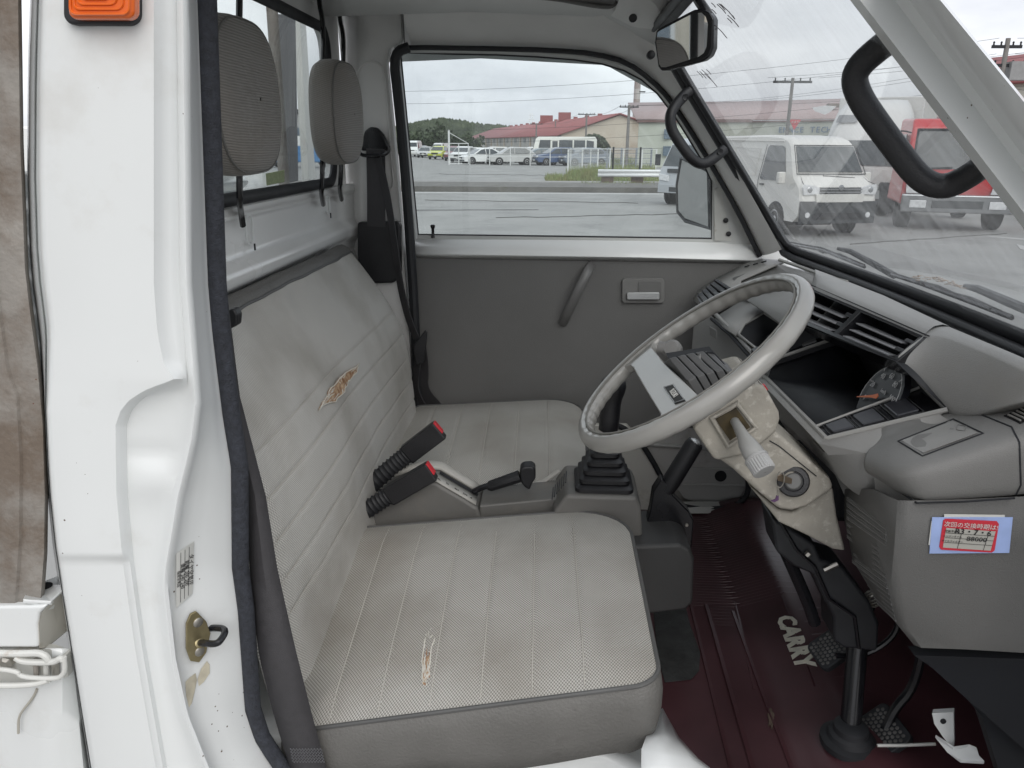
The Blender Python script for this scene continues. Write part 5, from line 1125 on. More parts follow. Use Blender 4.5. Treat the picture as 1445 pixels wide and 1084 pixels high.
build('windscreen_rubber', MB().tube([p + Vector((-.012, .0, -.014)) if i > 9 else p + Vector((-.012, .012, -.0)) for i, p in enumerate(edge)], .009, 8), mat('rubber_inner', (.03, .031, .034), .5), TR, smooth=70)
build('cowl', MB().loft([[p + Vector((.0, 0, -.012)) for p in wsr[0]], [p + Vector((.09, 0, -.045)) for p in wsr[0]], [p + Vector((.16, 0, -.12)) for p in wsr[0]]]), M_white, TR, solid=.002)
# scratches of sticker glue near the mirror
gl_ = MB(); random.seed(11)
def onws(x, y, off=0.0):
    n_ = (wsr[0][7] - wsr[10][7]).cross(Vector((0, 1, 0))).normalized(); return VP(x, y, ws_pt(.5, .3, off), n_)
for i in range(16):
    x, y = random.choice([(1008, 6), (1022, 20), (1012, 32), (985, 98)]); x += random.uniform(-8, 12); y += random.uniform(-5, 8)
    l = random.uniform(6, 22); gl_.tube([onws(x, y, -.004), onws(x + l * .55, y + l * .5, -.004), onws(x + l * .95, y + l, -.004)], .0006, 4)
build('glue_scratches', gl_, mat('scratch_dark', (.05, .04, .04), .8), wso, kind='stuff')
thinp = bpy.data.materials.new('thin_paper'); thinp.use_nodes = True; tt_ = thinp.node_tree; tt_.nodes.clear(); o_1 = N(tt_, 'ShaderNodeOutputMaterial'); t_1 = N(tt_, 'ShaderNodeBsdfTranslucent'); t_1.inputs[0].default_value = (.85, .85, .84, 1); d_1 = N(tt_, 'ShaderNodeBsdfDiffuse'); d_1.inputs[0].default_value = (.8, .8, .8, 1); m_1 = N(tt_, 'ShaderNodeMixShader'); m_1.inputs[0].default_value = .4; tt_.links.new(t_1.outputs[0], m_1.inputs[1]); tt_.links.new(d_1.outputs[0], m_1.inputs[2]); tt_.links.new(m_1.outputs[0], o_1.inputs[0])
build('paper_scrap', MB().loft([[onws(1146, 152, .008), onws(1164, 149, .014), onws(1180, 150, .006)], [onws(1150, 157, .012), onws(1164, 162, .020), onws(1172, 158, .014)]]), thinp, wso)
# wipers outside the glass
def wiper(bl_, arm_, lab):
    o = build('wiper', MB().tube([onws(x, y, .018) for x, y in bl_], .0035, 6), M_blackg, TR, label=lab)
    build('blade_rail', MB().tube([onws(x, y - 3, .03) for x, y in bl_], .0022, 6), M_black, o)
    build('arm', MB().tube([onws(x, y, .035) for x, y in arm_], [.004, .006] + [.007] * (len(arm_) - 2), 8), M_black, o)
    a, b = Vector((*bl_[0], 0)), Vector((*bl_[-1], 0))
    for t in (.2, .4, .6, .8):
        p = a.lerp(b, t); build('claw', MB().tube([onws(p.x - 6, p.y - 6, .03), onws(p.x + 4, p.y - 1, .018)], .0022, 5), M_black, o)
    for t0, t1, h in ((.15, .62, 7), (.42, .9, 7)):
        p, q = a.lerp(b, t0), a.lerp(b, t1); m_ = a.lerp(b, (t0 + t1) / 2)
        build('bridge', MB().tube([onws(p.x, p.y - 3, .03), onws(m_.x, m_.y - h, .034), onws(q.x, q.y - 3, .03)], .0032, 6), M_black, o)
wiper([(1116, 345), (1160, 353), (1220, 377)], [(1183, 351), (1200, 355), (1230, 371), (1262, 389)], 'wiper blade farther across the windscreen')
wiper([(1258, 388), (1300, 401), (1360, 423), (1428, 449)], [(1362, 404), (1380, 408), (1420, 425), (1470, 446), (1520, 470)], 'wiper blade nearer, in front of the steering wheel')
lfm = MB(); random.seed(9)
for i in range(46):
    t = random.random(); p = onws(1290 + 72 * t + random.uniform(-4, 4), 392 + 14 * t * t + random.uniform(-4, 4), .02); a = random.uniform(0, 6.28); lfm.box(p, (random.uniform(.003, .010), random.uniform(.002, .006), .001), Matrix.Rotation(a, 3, 'Z'))
build('leaf_litter', lfm, mat('dry_leaf', (.33, .25, .19), .9, var=.4, vscale=90), wso, kind='stuff')
# near windscreen pillar
def apx(t): return [1201 + 240 * t + 5 * t, 1225 + 235 * t, 1256 + 232 * t, 1287 + 231 * t * 1.0, 1300 + 229 * t, 1326 + 226 * t, 1332 + 226 * t]
rows = []
import bisect
lines = [((1201, 0), (1445, 322)), ((1214, 0), (1445, 300)), ((1236, 0), (1445, 272)), ((1262, 0), (1445, 244)), ((1284, 0), (1445, 219)), ((1288, 0), (1445, 213)), ((1300, 0), (1445, 192)), ((1326, 0), (1445, 145)), ((1330, 0), (1445, 141))]
dep = [.085, .066, .068, .072, .064, .052, .020, .0, .03]
for t in [-.25 + i * .09 for i in range(20)]:
    r_ = []
    for (a, b), Y in zip(lines, dep):
        r_.append(V(a[0] + (b[0] - a[0]) * t, a[1] + (b[1] - a[1]) * t, Y=Y))
    rows.append(r_)
for r_ in rows: r_.insert(0, r_[0] + Vector((.035, .015, .01))); r_.append(r_[-1] + Vector((.0, .07, 0)))
build('windscreen_pillar', MB().loft(rows), M_white, TR, smooth=45, solid=.0015, label='white near windscreen pillar crossing the upper right')
# the open driver's door, swung forward out of the picture
od = MB(); h0 = Vector((.575, -.015, 0)); h1 = Vector((.86, -.86, 0)); tn = Vector((.05, .017, 0))
def dq(t, z): p = h0.lerp(h1, t); return Vector((p.x, p.y, z))
od.prism([dq(.0, .42), dq(1, .42), dq(1, 1.19), dq(0, 1.19)], tn)
od.prism([dq(.0, 1.19), dq(.06, 1.19), dq(.30, 1.62), dq(.27, 1.66)], tn * .6); od.prism([dq(.27, 1.66), dq(.30, 1.62), dq(.95, 1.66), dq(1, 1.70)], tn * .6); od.prism([dq(.95, 1.2), dq(1, 1.2), dq(1, 1.70), dq(.95, 1.66)], tn * .6)
odo = build('door', od, M_white, TR)
build('lining', MB().prism([dq(.05, .5), dq(.95, .5), dq(.95, 1.12), dq(.05, 1.12)], tn * -.2), M_trim, odo)
build('pane', MB().prism([dq(.08, 1.2), dq(.94, 1.2), dq(.94, 1.65), dq(.31, 1.61)], tn * .1), G_side, odo)
# grab handles
hn = [V(x, y, Y=Y) for x, y, Y in ((1290, 30, .095), (1262, 52, .105), (1238, 70, .125), (1213, 92, .142), (1204, 112, .148), (1214, 140, .15), (1236, 172, .15), (1262, 207, .15), (1290, 244, .148), (1310, 260, .145), (1334, 264, .142), (1358, 254, .13), (1382, 238, .11), (1410, 216, .09))]
build('grab_handle', MB().tube(arc(hn, 2), .0135, 14, up=(0, 1, 0), flat=.9), M_black, TR, label='black grab handle on the near windscreen pillar')
hf = [V(x, y, Y=Y) for x, y, Y in ((974, 128, 1.20), (966, 134, 1.195), (957, 144, 1.18), (948, 156, 1.165), (945, 168, 1.16), (948, 184, 1.16), (958, 200, 1.16), (972, 220, 1.16), (982, 229, 1.165), (992, 232, 1.17), (1004, 226, 1.18), (1014, 218, 1.19), (1022, 211, 1.2))]
ghf = build('grab_handle', MB().tube(arc(hf, 2), .0125, 12, up=(0, 1, 0), flat=.9), M_black, TR, label='black grab handle on the far windscreen pillar')
for x, y in ((967, 137), (1016, 214)):
    build('screw', MB().lathe(V(x, y, Y=1.178), (0, -1, 0), [(.007, 0), (.007, .004), (.004, .0035)], 12), M_blackg, ghf)
# interior mirror
mn = Vector((-.542, -.836, -.078)).normalized(); m0 = V(963, 58, Y=.70)
mpx = [(925, 44), (930, 39), (978, 14), (990, 12), (1000, 16), (1007, 26), (1006, 68), (1001, 80), (992, 86), (940, 100), (932, 100), (928, 94), (923, 60)]
mh = build('rear_view_mirror', MB().prism([VP(x, y, m0, mn) for x, y in mpx], -mn * .022), M_blackg, TR, bevel=.004, seg=3, label='small black framed rear view mirror under the roof')
mp2 = [(928, 46), (932, 43), (978, 19), (990, 18), (996, 24), (999, 34), (997, 66), (993, 75), (986, 80), (940, 95), (933, 95), (930, 90), (926, 60)]
build('glass', MB().prism([VP(x, y, m0 + mn * .0012, mn) for x, y in mp2], -mn * .001), M_mirror, mh)
build('mirror_stay', MB().tube([VP(1000, 22, m0 - mn * .012, mn), VP(988, 4, m0 - mn * .012, mn), V(975, -18, Y=.74), V(960, -40, Y=.74)], .0085, 8), M_blackg, mh)
# ================================================================== ground and everything outside
M_asph = mat('asphalt', (.265, .265, .255), .9, var=.12, vscale=.5, bump=.6, bscale=60, dirt=(.19, .19, .185), dscale=.8, dlo=.5, dhi=.7)
gm = MB(); RR = [0, 2, 3, 4, 6, 8, 10, 13, 17, 22, 28, 36, 46, 60, 80, 110, 160, 240, 400, 700, 1500]
rows = []
for r in RR:
    row = []
    for k in range(72):
        a = 2 * pi * k / 72; x, y = r * cos(a) + .001, .7 + r * sin(a); row.append(Vector((x, y, ground_z(x, y))))
    rows.append(row)
gm.loft(rows, closed=True)
build('ground', gm, M_asph, None, smooth=80, kind='structure')
def strip_g(name, l0, l1, m, h0, h1=None, kind='structure', label=None):
    mb = MB(); rows = []
    for (a, b) in zip(l0, l1):
        p, q = VG(*a), VG(*b); rows.append([p + Vector((0, 0, -.02)), p + Vector((0, 0, h0)), q + Vector((0, 0, h0)), q + Vector((0, 0, -.02))])
    mb.loft(rows); return build(name, mb, m, None, kind=kind, label=label)
M_conc = mat('kerb_concrete', (.13, .125, .115), .9, var=.25, vscale=2, dirt=(.09, .085, .06), dscale=1.2)
xs_ = [400, 560, 640, 760, 850, 920, 1000, 1100, 1300]
strip_g('kerb', [(x, 270.5 + (x - 600) * .006) for x in xs_], [(x, 263 + (x - 600) * .006) for x in xs_], M_conc, .20)
strip_g('pavement', [(x, 262.6 + (x - 600) * .006) for x in xs_], [(x, 258.5 + (x - 600) * .004) for x in xs_], mat('pavement_tone', (.26, .25, .24), .9, var=.1), .13)
M_line = mat('road_paint', (.42, .42, .41), .7, var=.12, vscale=6)
strip_g('road_line', [(x, 272.6 + (x - 600) * .006) for x in xs_], [(x, 271.4 + (x - 600) * .006) for x in xs_], M_line, .006)
def ground_poly(name, pts, m, h=.008, **k):
    return build(name, MB().prism([VG(*p) + Vector((0, 0, h)) for p in pts], (0, 0, -.03)), m, None, **k)
ground_poly('road_line', [(1392, 333), (1450, 337.5), (1480, 342), (1450, 339.5), (1396, 334.5)], M_line, kind='structure')
ground_poly('road_line', [(1434, 345), (1450, 349), (1460, 358), (1440, 352)], M_line, kind='structure')
ground_poly('asphalt_joint', [(560, 296.5), (760, 296), (760, 296.6), (560, 297.2)], mat('tar', (.05, .05, .05), .8), kind='structure')
random.seed(21)
for (x0, y0, x1, y1) in ((600, 283, 900, 287), (700, 308, 980, 302), (620, 246, 800, 248), (1200, 345, 1420, 330)):
    pts_ = [VG(x0 + (x1 - x0) * i / 14, y0 + (y1 - y0) * i / 14 + random.uniform(-.6, .6)) + Vector((0, 0, .002)) for i in range(15)]
    build('asphalt_joint', MB().tube(pts_, .022, 4), mat('crack', (.10, .10, .095), .9), None, kind='structure')
# grass
def grass(name, regs, label, col=(.34, .31, .13)):
    mb = MB(); random.seed(3)
    for (x0, y0, x1, y1, n, h) in regs:
        for i in range(n):
            px = random.uniform(x0, x1); py = random.uniform(y0, y1); p = VG(px, py); hh = h * random.uniform(.4, 1.3); a = random.uniform(0, 6.28); wv = .03 + .02 * random.random()
            l = Vector((random.uniform(-.15, .15), random.uniform(-.15, .15), 0)); d = Vector((cos(a), sin(a), 0)) * wv
            mb.add([p - d, p + d, p + l + Vector((0, 0, hh))], [(0, 1, 2)])
    return build(name, mb, mat(name + '_tone', col, .8, var=.4, vscale=1.5, col2=(col[0] * .6, col[1] * .9, col[2] * .8)), None, kind='stuff', label=label, cat='grass')
grass('grass', [(770, 251, 930, 259, 3000, .30), (830, 232, 925, 252, 2600, .35), (800, 244, 850, 256, 1500, .5), (860, 212, 960, 236, 2200, .5), (690, 266, 780, 269, 500, .12), (820, 262, 925, 268, 900, .22)], 'yellow green weeds and grass along the kerb and under the fence')
# ---- vehicles
M_tyre = mat('tyre', (.018, .018, .019), .8, var=.2); M_rim = mat('wheel_alloy', (.5, .5, .5), .35, metal=.7, var=.1)
M_win = mat('car_glass', (.035, .045, .05), .08, var=.3, vscale=1.5, coat=.5); M_lamp = mat('headlamp', (.7, .71, .72), .12, var=.15, vscale=15, coat=.8)
M_bump = mat('dark_bumper', (.032, .036, .04), .5, var=.15, vscale=3); M_chrome = mat('chrome', (.42, .43, .44), .15, metal=.9, var=.05); M_plate = mat('number_plate', (.65, .66, .62), .5, var=.05); M_tail = mat('tail_lamp', (.3, .02, .02), .2)
def paint(n, c, r=.3): return mat('car_paint_' + n, c, r, var=.03, vscale=1, coat=.6)
def vehicle(name, label, cat, loc, head, W_, prof, paintm, belt, tumble, ws, sides, wheels, grp=None, lamps=(), extra=(), rear=None, small=False):
    """prof: closed outline (x,z); ws: windscreen ((x,z),(x,z)); sides: list of side window outlines; wheels: ((x,r),...)"""
    t = thing(name, label, cat, loc, head, grp)
    zt = max(z for x, z in prof)
    def hw(z): return W_ / 2 - (max(0, z - belt) / (zt - belt)) * tumble
    cx = sum(x for x, z in prof) / len(prof); cz = sum(z for x, z in prof) / len(prof)
    secs = []
    for s_, ins in ((-1, .05), (-1 + .05, .0), (1 - .05, .0), (1, .05)):
        row = []
        for x, z in prof:
            xx = x + (cx - x) / max(.3, abs(cx - x)) * ins * min(1, abs(cx - x)); zz = z - (ins * .8 if z > belt else 0)
            row.append(Vector((xx, s_ * hw(z) if abs(s_) == 1 else math.copysign(hw(z) - .06, s_), zz)))
        secs.append(row)
    # order: outer side inset slightly
    mb = MB(); mb.loft(secs, closed=True); n = len(prof); mb.add(secs[0], [tuple(range(n))]); mb.add(secs[3], [tuple(range(n))])
    body = build('body', mb, paintm, t, local=True, bevel=0 if small else .05, smooth=40)
    def sidep(x, z, s_, o=.012): return Vector((x, s_ * (hw(z) + o), z))
    for pts in sides:
        for s_ in (1, -1):
            build('side_window', MB().prism([sidep(x, z, s_, .008) for x, z in pts], (0, -s_ * .01, 0)), M_win, t, local=True)
    def lidp(seg, y0, y1, m, nm, o=.015, t0=.06, t1=.94):
        (xa, za), (xb_, zb) = seg; d = Vector((xb_ - xa, 0, zb - za)); nrm_ = Vector((d.z, 0, -d.x)).normalized()
        if nrm_.x * (1 if (xa + xb_) / 2 > cx else -1) < 0: nrm_ = -nrm_
        a = Vector((xa, 0, za)) + d * t0 + nrm_ * o; b = Vector((xa, 0, za)) + d * t1 + nrm_ * o
        wa, wb = hw(a.z), hw(b.z)
        return build(nm, MB().prism([Vector((a.x, y0 * wa, a.z)), Vector((a.x, y1 * wa, a.z)), Vector((b.x, y1 * wb, b.z)), Vector((b.x, y0 * wb, b.z))], nrm_ * -.02), m, t, local=True, bevel=0 if small else .01)
    lidp(ws, -.9, .9, M_win, 'windscreen')
    if rear: lidp(rear, -.85, .85, M_win, 'rear_window')
    for x, r in wheels:
        for s_ in (1, -1):
            build('wheel_arch', MB().lathe((x, s_ * (W_ / 2 - .02), r * .98), (0, s_, 0), [(r * 1.17, -.05), (r * 1.17, .026)], 20), M_dark, t, local=True)
            wh = build('tyre', MB().lathe((x, s_ * (W_ / 2 - .16), r), (0, s_, 0), [(r * .6, 0), (r * .97, 0), (r, .03), (r, .16), (r * .96, .19), (r * .64, .2), (r * .62, .17)], 22), M_tyre, t, local=True)
            rim = MB().lathe((x, s_ * (W_ / 2 - .16), r), (0, s_, 0), [(r * .62, .12), (r * .62, .185), (r * .54, .19), (r * .5, .15), (r * .2, .17), (r * .14, .19), (.01, .19)], 18)
            build('rim', rim, M_rim, wh, local=True)
    for (nm, seg_pts, mm, o) in lamps:   # polygons on the front face: list of (y,z) at x
        x, pts = seg_pts
        build(nm, MB().prism([Vector((x + o, a, b)) for a, b in pts], (-.05, 0, 0)), mm, t, local=True, bevel=0 if small else .008)
    return t, hw
def mir(pts): return [(-a, b) for a, b in pts]
def front(x, wl, z0, z1, yi, yo, grill=None, bump=None, plate=True, x2=None):
    L_ = [('headlamp', (x, [(yi, z0), (yo, z0 + .02), (yo, z1), (yi, z1 - .02)]), M_lamp, .02), ('headlamp', (x, [(-yi, z0), (-yo, z0 + .02), (-yo, z1), (-yi, z1 - .02)]), M_lamp, .02)]
    if grill: L_.append(('grille', (x, [(-grill[0], grill[1]), (grill[0], grill[1]), (grill[0], grill[2]), (-grill[0], grill[2])]), M_bump, .022))
    if bump: L_.append(('bumper', (x, [(-bump[0], bump[1]), (bump[0], bump[1]), (bump[0], bump[2]), (-bump[0], bump[2])]), bump[3] if len(bump) > 3 else M_bump, .03))
    if plate: L_.append(('number_plate', (x, [(-.17, .40), (.17, .40), (.17, .56), (-.17, .56)]), M_plate, .045))
    return L_
def place(px, py, dist=None): p = VG(px, py); return (p.x, p.y, p.z)
def at_d(px, D):   # ground point on the sight line of column px at depth D
    d = ray(px, 300); d = Vector((d.x, d.y, 0)); d = d / d.y; x, y = CAM.x + d.x * D, CAM.y + D; return (x, y, ground_z(x, y))
sedan = [(-2.1, .25), (2.05, .25), (2.15, .45), (2.08, .68), (1.2, .88), (.35, 1.38), (-.1, 1.47), (-.9, 1.47), (-1.7, 1.1), (-2.1, 1.0), (-2.18, .6)]
sed_s = [[(.95, .93), (.28, 1.32), (-.08, 1.38), (-.12, .95)], [(-.2, .95), (-.18, 1.38), (-.85, 1.38), (-1.35, 1.12), (-1.3, .97)]]
suv = [(-2.1, .3), (2.1, .3), (2.2, .55), (2.1, .85), (1.15, 1.02), (.4, 1.5), (-.1, 1.6), (-1.3, 1.58), (-1.95, 1.15), (-2.15, .95), (-2.2, .5)]
suv_s = [[(.98, 1.05), (.32, 1.44), (-.1, 1.5), (-.1, 1.04)], [(-.2, 1.04), (-.2, 1.5), (-1.15, 1.48), (-1.6, 1.2), (-1.5, 1.08)]]
vanp = [(-2.3, .3), (2.2, .3), (2.35, .42), (2.37, .70), (2.30, .95), (2.22, 1.06), (1.98, 1.22), (1.62, 1.80), (1.48, 1.90), (1.2, 1.97), (.5, 2.0), (-2.0, 1.98), (-2.2, 1.92), (-2.3, 1.75), (-2.33, 1.0)]
van_s = [[(1.66, 1.16), (1.60, 1.30), (1.38, 1.74), (1.28, 1.78), (.76, 1.79), (.70, 1.74), (.66, 1.12), (.70, 1.08), (1.5, 1.08)]]
W_pt = paint('white', (.74, .75, .74)); W_pt2 = paint('warm_white', (.70, .69, .65), .4)
# big white van seen through the windscreen
vz = at_d(1187, 16.6)
vt, vhw = vehicle('panel_van', 'white panel van with dark lower bumper parked nose on beyond the windscreen', 'van', (vz[0] - .75, vz[1] + 2.1, vz[2]), radians(-92 + 17), 1.70, vanp, W_pt2, 1.05, .16, ((1.98, 1.23), (1.62, 1.80)), van_s, ((1.45, .31), (-1.3, .31)),
    lamps=[('headlamp', (2.345, [(.46, .86), (.80, .84), (.83, .98), (.80, 1.05), (.60, 1.03), (.46, .98)]), M_lamp, .03), ('headlamp', (2.345, [(-.46, .86), (-.80, .84), (-.83, .98), (-.80, 1.05), (-.60, 1.03), (-.46, .98)]), M_lamp, .03),
           ('grille', (2.345, [(-.46, .86), (.46, .86), (.46, .99), (-.46, .99)]), M_bump, .03), ('bumper', (2.355, [(-.84, .28), (.84, .28), (.86, .72), (-.86, .72)]), M_bump, .03), ('bumper_panel', (2.355, [(-.52, .70), (.52, .70), (.54, .86), (-.54, .86)]), W_pt2, .045), ('air_intake', (2.36, [(-.6, .36), (.6, .36), (.5, .5), (-.5, .5)]), M_dark, .035)])
for z_ in (.895, .955): build('grille_bar', MB().box((2.385, 0, z_), (.02, .94, .022)), M_chrome, vt, local=True)
build('emblem', MB().lathe((2.39, 0, .985), (1, 0, 0), [(.06, 0), (.055, .01), (.03, .012)], 20), M_chrome, vt, local=True)
for s_ in (-1, 1):
    build('lamp_bulb', MB().lathe((2.372, s_ * .68, .945), (1, 0, 0), [(.065, 0), (.05, .008), (.02, .01)], 16), M_chrome, vt, local=True)
    build('fog_lamp', MB().lathe((2.38, s_ * .68, .45), (1, 0, 0), [(.06, 0), (.05, .01)], 14), M_lamp, vt, local=True)
    build('bonnet_line', MB().tube([(2.32, s_ * .80, 1.05), (2.16, s_ * .74, 1.10), (2.0, s_ * .70, 1.2)], .007, 4), M_bump, vt, local=True)
    build('panel_outline', MB().tube([(x_, s_ * (vhw(z_) + .002), z_) for x_, z_ in ((.4, 1.15), (.4, 1.72), (-.75, 1.74), (-.75, 1.15))], .008, 4, closed=True), W_pt2, vt, local=True)
    build('panel_outline', MB().tube([(x_, s_ * (vhw(z_) + .002), z_) for x_, z_ in ((-.95, 1.15), (-.95, 1.74), (-2.0, 1.70), (-2.0, 1.15))], .008, 4, closed=True), W_pt2, vt, local=True)
    build('door_handle', MB().box((.78, s_ * (vhw(1) + .01), .98), (.14, .03, .035)), M_bump, vt, local=True)
    build('seat', MB().box((1.0, s_ * .4, 1.25), (.15, .4, .5)), M_bump, vt, local=True)
build('windscreen_seal', MB().tube([(2.0, -.78, 1.235), (1.66, -.70, 1.79), (1.66, .70, 1.79), (2.0, .78, 1.235)], .012, 5, closed=True), M_dark, vt, local=True)
build('mud_flap', MB().box((1.05, 0, .22), (.02, 1.5, .2)), M_dark, vt, local=True)
build('door_gap', MB().tube([(.6, -vhw(1) - .006, .45), (.6, -vhw(1) - .006, 1.05), (.66, -vhw(1.7) - .004, 1.8)], .006, 4), M_dark, vt, local=True)
build('door_gap', MB().tube([(.6, vhw(1) + .006, .45), (.6, vhw(1) + .006, 1.05), (.66, vhw(1.7) + .004, 1.8)], .006, 4), M_dark, vt, local=True)
build('side_groove', MB().tube([(-2.2, -vhw(.9) - .004, .95), (.55, -vhw(.9) - .004, .95)], .01, 4), W_pt2, vt, local=True)
build('wiper', MB().tube([(2.02, -.2, 1.2), (2.06, .5, 1.16)], .012, 5), M_dark, vt, local=True)
build('roof_gutter', MB().tube([(1.3, -vhw(1.85) - .01, 1.87), (-2.1, -vhw(1.85) - .01, 1.9)], .015, 5), W_pt2, vt, local=True)
for s_ in (1, -1): build('door_mirror', MB().box((1.75, s_ * .98, 1.15), (.12, .16, .24)), W_pt2, vt, local=True, bevel=.03)
# red truck
rp = at_d(1357, 18.0)
redp = paint('red', (.52, .03, .035))
rt = thing('cab_truck', 'red cab-over truck facing us at the right, chrome bumper, black mirrors', 'truck', (rp[0] + .10, rp[1] + 1.0, rp[2]), radians(-90 - 14))
def tb_(name, pts, ext, m, par=rt, bevel=.02): return build(name, MB().prism(pts, ext), m, par, local=True, bevel=bevel)
W2 = 1.13
tb_('cab', [(-1.0, -W2, .55), (.98, -W2, .55), (1.05, -W2, 1.2), (.80, -W2 + .06, 2.2), (.62, -W2 + .1, 2.38), (-1.0, -W2 + .1, 2.42)], (0, 2 * W2 - .1, 0), redp, bevel=.06)
tb_('windscreen', [(1.035, -W2 + .16, 1.32), (1.035, W2 - .16, 1.32), (.835, W2 - .20, 2.12), (.835, -W2 + .20, 2.12)], (-.03, 0, 0), M_win)
tb_('windscreen_edge', [(1.03, -W2 + .12, 1.27), (1.03, W2 - .12, 1.27), (.822, W2 - .17, 2.17), (.822, -W2 + .17, 2.17)], (-.03, 0, 0), M_dark)
for s_ in (-1, 1):
    tb_('side_window', [(.8, s_ * (W2 + .0), 1.35), (.62, s_ * (W2 - .02), 2.05), (-.1, s_ * (W2 - .02), 2.05), (-.1, s_ * W2, 1.3)], (0, s_ * .02, 0), M_win)
    tb_('headlamp', [(1.05, s_ * .62, .80), (1.05, s_ * 1.04, .80), (1.05, s_ * 1.06, 1.04), (1.05, s_ * .66, 1.0)], (.03, 0, 0), M_lamp)
    build('mirror_arm', MB().tube(arc([(.85, s_ * 1.08, 2.08), (1.02, s_ * 1.28, 2.12), (1.10, s_ * 1.44, 2.08), (1.10, s_ * 1.46, 1.4), (1.0, s_ * 1.2, 1.3)], 2), .016, 6), M_dark, rt, local=True)
    tb_('mirror', [(1.12, s_ * 1.36, 1.40), (1.12, s_ * 1.56, 1.40), (1.12, s_ * 1.56, 1.78), (1.12, s_ * 1.36, 1.78)], (-.09, 0, 0), M_bump)
    for x in (.25, -3.0): build('tyre', MB().lathe((x, s_ * .80, .43), (0, s_, 0), [(.2, 0), (.42, 0), (.43, .04), (.43, .24), (.4, .27), (.25, .27), (.2, .2)], 22), M_tyre, rt, local=True)
    build('wiper', MB().tube([(1.06, s_ * .45 - .3, 1.33), (1.05, s_ * .45 + .25, 1.36)], .018, 5), M_dark, rt, local=True)
tb_('bumper', [(1.06, -1.12, .40), (1.12, -1.12, .40), (1.14, -1.12, .78), (1.06, -1.12, .80)], (0, 2.24, 0), M_chrome, bevel=.03)
tb_('bumper_slot', [(1.145, -.5, .50), (1.145, .5, .50), (1.145, .5, .66), (1.145, -.5, .66)], (.01, 0, 0), M_bump, bevel=0)
tb_('fog_lamp', [(1.145, -.95, .50), (1.145, -.62, .50), (1.145, -.62, .66), (1.145, -.95, .66)], (.02, 0, 0), M_lamp); tb_('fog_lamp', [(1.145, .95, .50), (1.145, .62, .50), (1.145, .62, .66), (1.145, .95, .66)], (.02, 0, 0), M_lamp)
tb_('chassis', [(-4.2, -.4, .5), (.8, -.4, .5), (.8, .4, .5), (-4.2, .4, .5)], (0, 0, .2), M_dark)
textmesh('front_lettering', 'ISUZU', M_chrome, rt.matrix_basis @ Vector((0, 0, 0)) * 0 + Vector((1.065, 0, 1.0)), (0, 1, 0), (0, 0, 1), .17, None, ext=.006, bold=.02).parent = rt
# white box truck with high roof fairing behind it
bp0 = at_d(1212, 22.5)
bt_ = thing('box_truck', 'white box truck with rounded roof fairing parked behind the van and red truck', 'truck', (bp0[0] + .4, bp0[1] + 1.0, bp0[2]), radians(-118))
bw = paint('box_white', (.66, .66, .64), .45)
bmb = MB(); rr_ = []
for z, xf, hw_ in ((.55, 1.0, 1.1), (1.2, 1.06, 1.1), (1.25, 1.05, 1.08), (1.95, .88, 1.05), (2.05, .82, 1.04), (2.3, .72, 1.0), (2.7, .40, .92), (2.95, .0, .8), (3.05, -.5, .72)):
    rr_.append([Vector((-1.2, -hw_, z)), Vector((xf - .3, -hw_, z)), Vector((xf, -hw_ + .25, z)), Vector((xf + .03, 0, z)), Vector((xf, hw_ - .25, z)), Vector((xf - .3, hw_, z)), Vector((-1.2, hw_, z))])
build('cab', bmb.loft(rr_, closed=True), bw, bt_, local=True, smooth=50)
build('windscreen', MB().prism([(1.09, -.85, 1.3), (1.09, .85, 1.3), (.93, .85, 1.95), (.93, -.85, 1.95)], (-.05, 0, 0)), M_win, bt_, local=True)
build('fairing_window', MB().prism([(.66, -.85, 2.42), (.68, -.3, 2.42), (.56, -.3, 2.62), (.54, -.8, 2.62)], (.03, 0, 0)), mat('fairing_dark', (.2, .21, .22), .3), bt_, local=True)
cg = MB().box((-3.9, 0, 2.0), (5.2, 2.3, 2.35)); build('cargo_box', cg, bw, bt_, local=True, bevel=.04)
for i in range(14):
    for s_ in (-1, 1): build('box_rib', MB().box((-1.6 - i * .36, s_ * 1.155, 2.0), (.03, .02, 2.3)), bw, bt_, local=True)
for s_ in (-1, 1):
    for x in (.2, -4.6): build('tyre', MB().lathe((x, s_ * .78, .43), (0, s_, 0), [(.2, 0), (.43, 0), (.43, .26), (.25, .27)], 20), M_tyre, bt_, local=True)
    build('mirror', MB().box((1.15, s_ * 1.35, 1.5), (.08, .18, .4)), M_bump, bt_, local=True)
build('bumper', MB().box((1.06, 0, .6), (.1, 2.1, .35)), bw, bt_, local=True, bevel=.03)
build('chassis', MB().box((-2.6, 0, .7), (7, .8, .25)), M_dark, bt_, local=True)
# another white lorry body far right, beyond the red one
wp = at_d(1500, 24)
wl = thing('box_truck', 'white box body of a truck cut off by the right edge of the view', 'truck', (wp[0] + 1.2, wp[1] + 3, wp[2]), radians(-90))
build('cargo_box', MB().box((0, 0, 1.95), (6, 2.4, 2.5)), bw, wl, local=True, bevel=.04)
build('box_trim', MB().box((3.02, 0, 3.15), (.04, 2.42, .1)), M_offwhite, wl, local=True); build('cab', MB().box((0, 0, .9), (5.6, 2.0, .5)), M_dark, wl, local=True)
